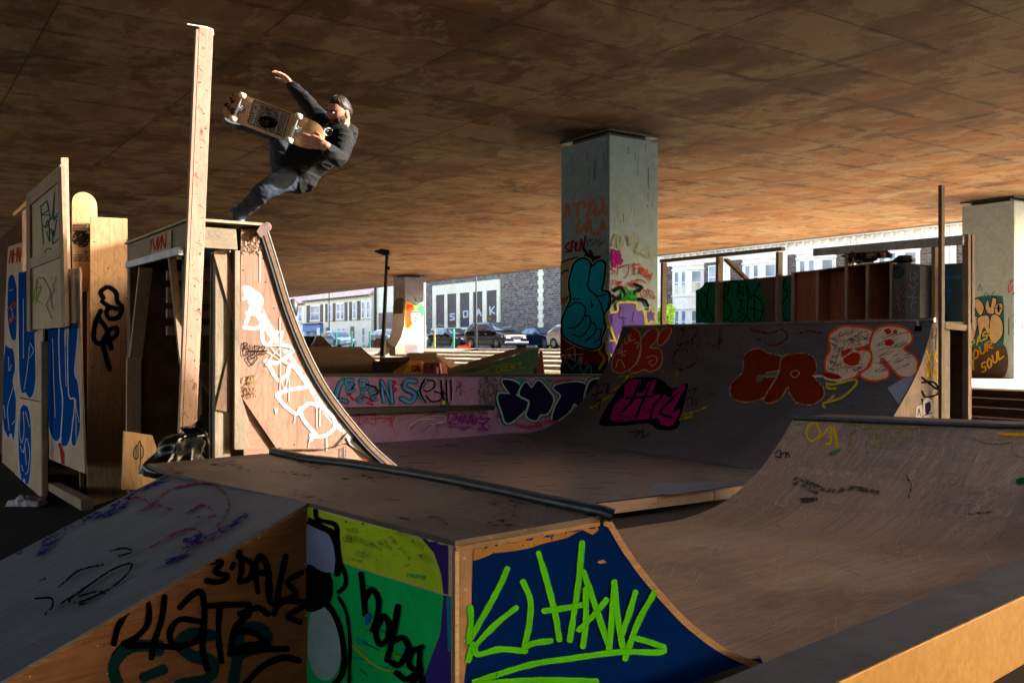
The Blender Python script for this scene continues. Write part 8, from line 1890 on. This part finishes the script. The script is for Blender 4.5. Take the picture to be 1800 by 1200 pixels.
# faded old tags and rubs over the big grey ramp
P = Paint([rs], (1040, 540), 2.8125)
for k in range(120):
    x, y = _r.uniform(120, 1560), _r.uniform(95, 420) if k % 3 else _r.uniform(420, 600); a = _r.uniform(0, 6.28); l = _r.uniform(10, 50)
    P.stroke([(x, y), (x + l * math.cos(a), y + l * math.sin(a)), (x + l * math.cos(a + .8) * 1.4, y + l * math.sin(a + .8) * 1.4)], _r.uniform(3, 14), _r.choice(['#5a2a18', '#403a3c', '#6a6062', '#2a2628', '#6a5c20', '#34504c', '#7a3420']), soft=.8, wear=.78); P.layer -= 1
P.build("old_rubs", RP)["kind"] = "stuff"
# dark stains on the front box top and skate floor, marker scribble on the lime panel
P = Paint([dk], (0, 780), 2.857)
for k in range(60):
    x, y = _r.uniform(820, 2900), _r.uniform(60, 480); l = _r.uniform(20, 120)
    P.stroke([(x, y), (x + l, y + l * _r.uniform(-.2, .35)), (x + l * 1.6, y + l * _r.uniform(-.1, .6))], _r.uniform(8, 46), _r.choice(['#2a1f18', '#33261d', '#1f1712', '#8a7360']), soft=.9, wear=.72); P.layer -= 1
P.build("stains", FB)["kind"] = "stuff"
P = Paint([lime], (540, 780), 2.195)
for k in range(26):
    x, y = _r.uniform(150, 420), _r.uniform(330, 520)
    if y > 400 + (x - 150) * .35: continue
    P.stroke([(x, y), (x + _r.uniform(-12, 12), y + _r.uniform(-14, 14)), (x + _r.uniform(-16, 16), y + _r.uniform(-14, 14))], 2.4, '#3a4a18', soft=.3, wear=.3); P.layer -= 1
for k in range(14):
    x, y = _r.uniform(140, 430), _r.uniform(300, 500); P.stroke([(x, y), (x + _r.uniform(20, 60), y + _r.uniform(4, 24))], _r.uniform(8, 20), _r.choice(['#8a7a50', '#6a6a30', '#b0a870']), soft=.8, wear=.7); P.layer -= 1
P.build("scribbles", FB)["kind"] = "stuff"
# grime on the pillar heads and the pink wall foot
P = Paint([mid_sh], (900, 0), 4.0, gap=.005)
for k in range(16):
    x, y = _r.uniform(345, 1015), _r.uniform(990, 1200); P.stroke([(x, y), (x + _r.uniform(-2, 2), y + _r.uniform(20, 160))], _r.uniform(1.5, 5), '#3c4846', soft=.6, wear=.45); P.layer -= 1
P.build("run_marks", mid)["kind"] = "stuff"
for _o in bpy.data.objects:
    if _o.name.startswith("scuff_marks"): _o["kind"] = "stuff"

_tp = bpy.data.objects['tall_post']; _tm = [c for c in _tp.children if c.name.startswith('timber')][0]
P = Paint([_tm], (0, 0), 1.0)
for k in range(34):
    u = k / 34 + _r.uniform(-.01, .01); x = 361 + (333 - 361) * u + _r.uniform(-8, 9); y = 60 + 690 * u; d_ = _r.uniform(.6, 1.7)
    P.stroke([(x - d_, y), (x + d_ * _r.uniform(-.5, 1), y + _r.uniform(-1.5, 1.5))], d_ * _r.uniform(1.0, 1.8), _r.choice(['#5a3018', '#6e4024', '#43220f']), soft=.5, wear=.05, step=1); P.layer -= 1
    if k % 3 == 0: P.stroke([(x - 6, y + 2), (x, y + 4), (x + 5, y + 9)], 1.1, '#6e4428', wear=.2, step=1.5); P.layer -= 1
P.build("knots", _tp)["kind"] = "stuff"
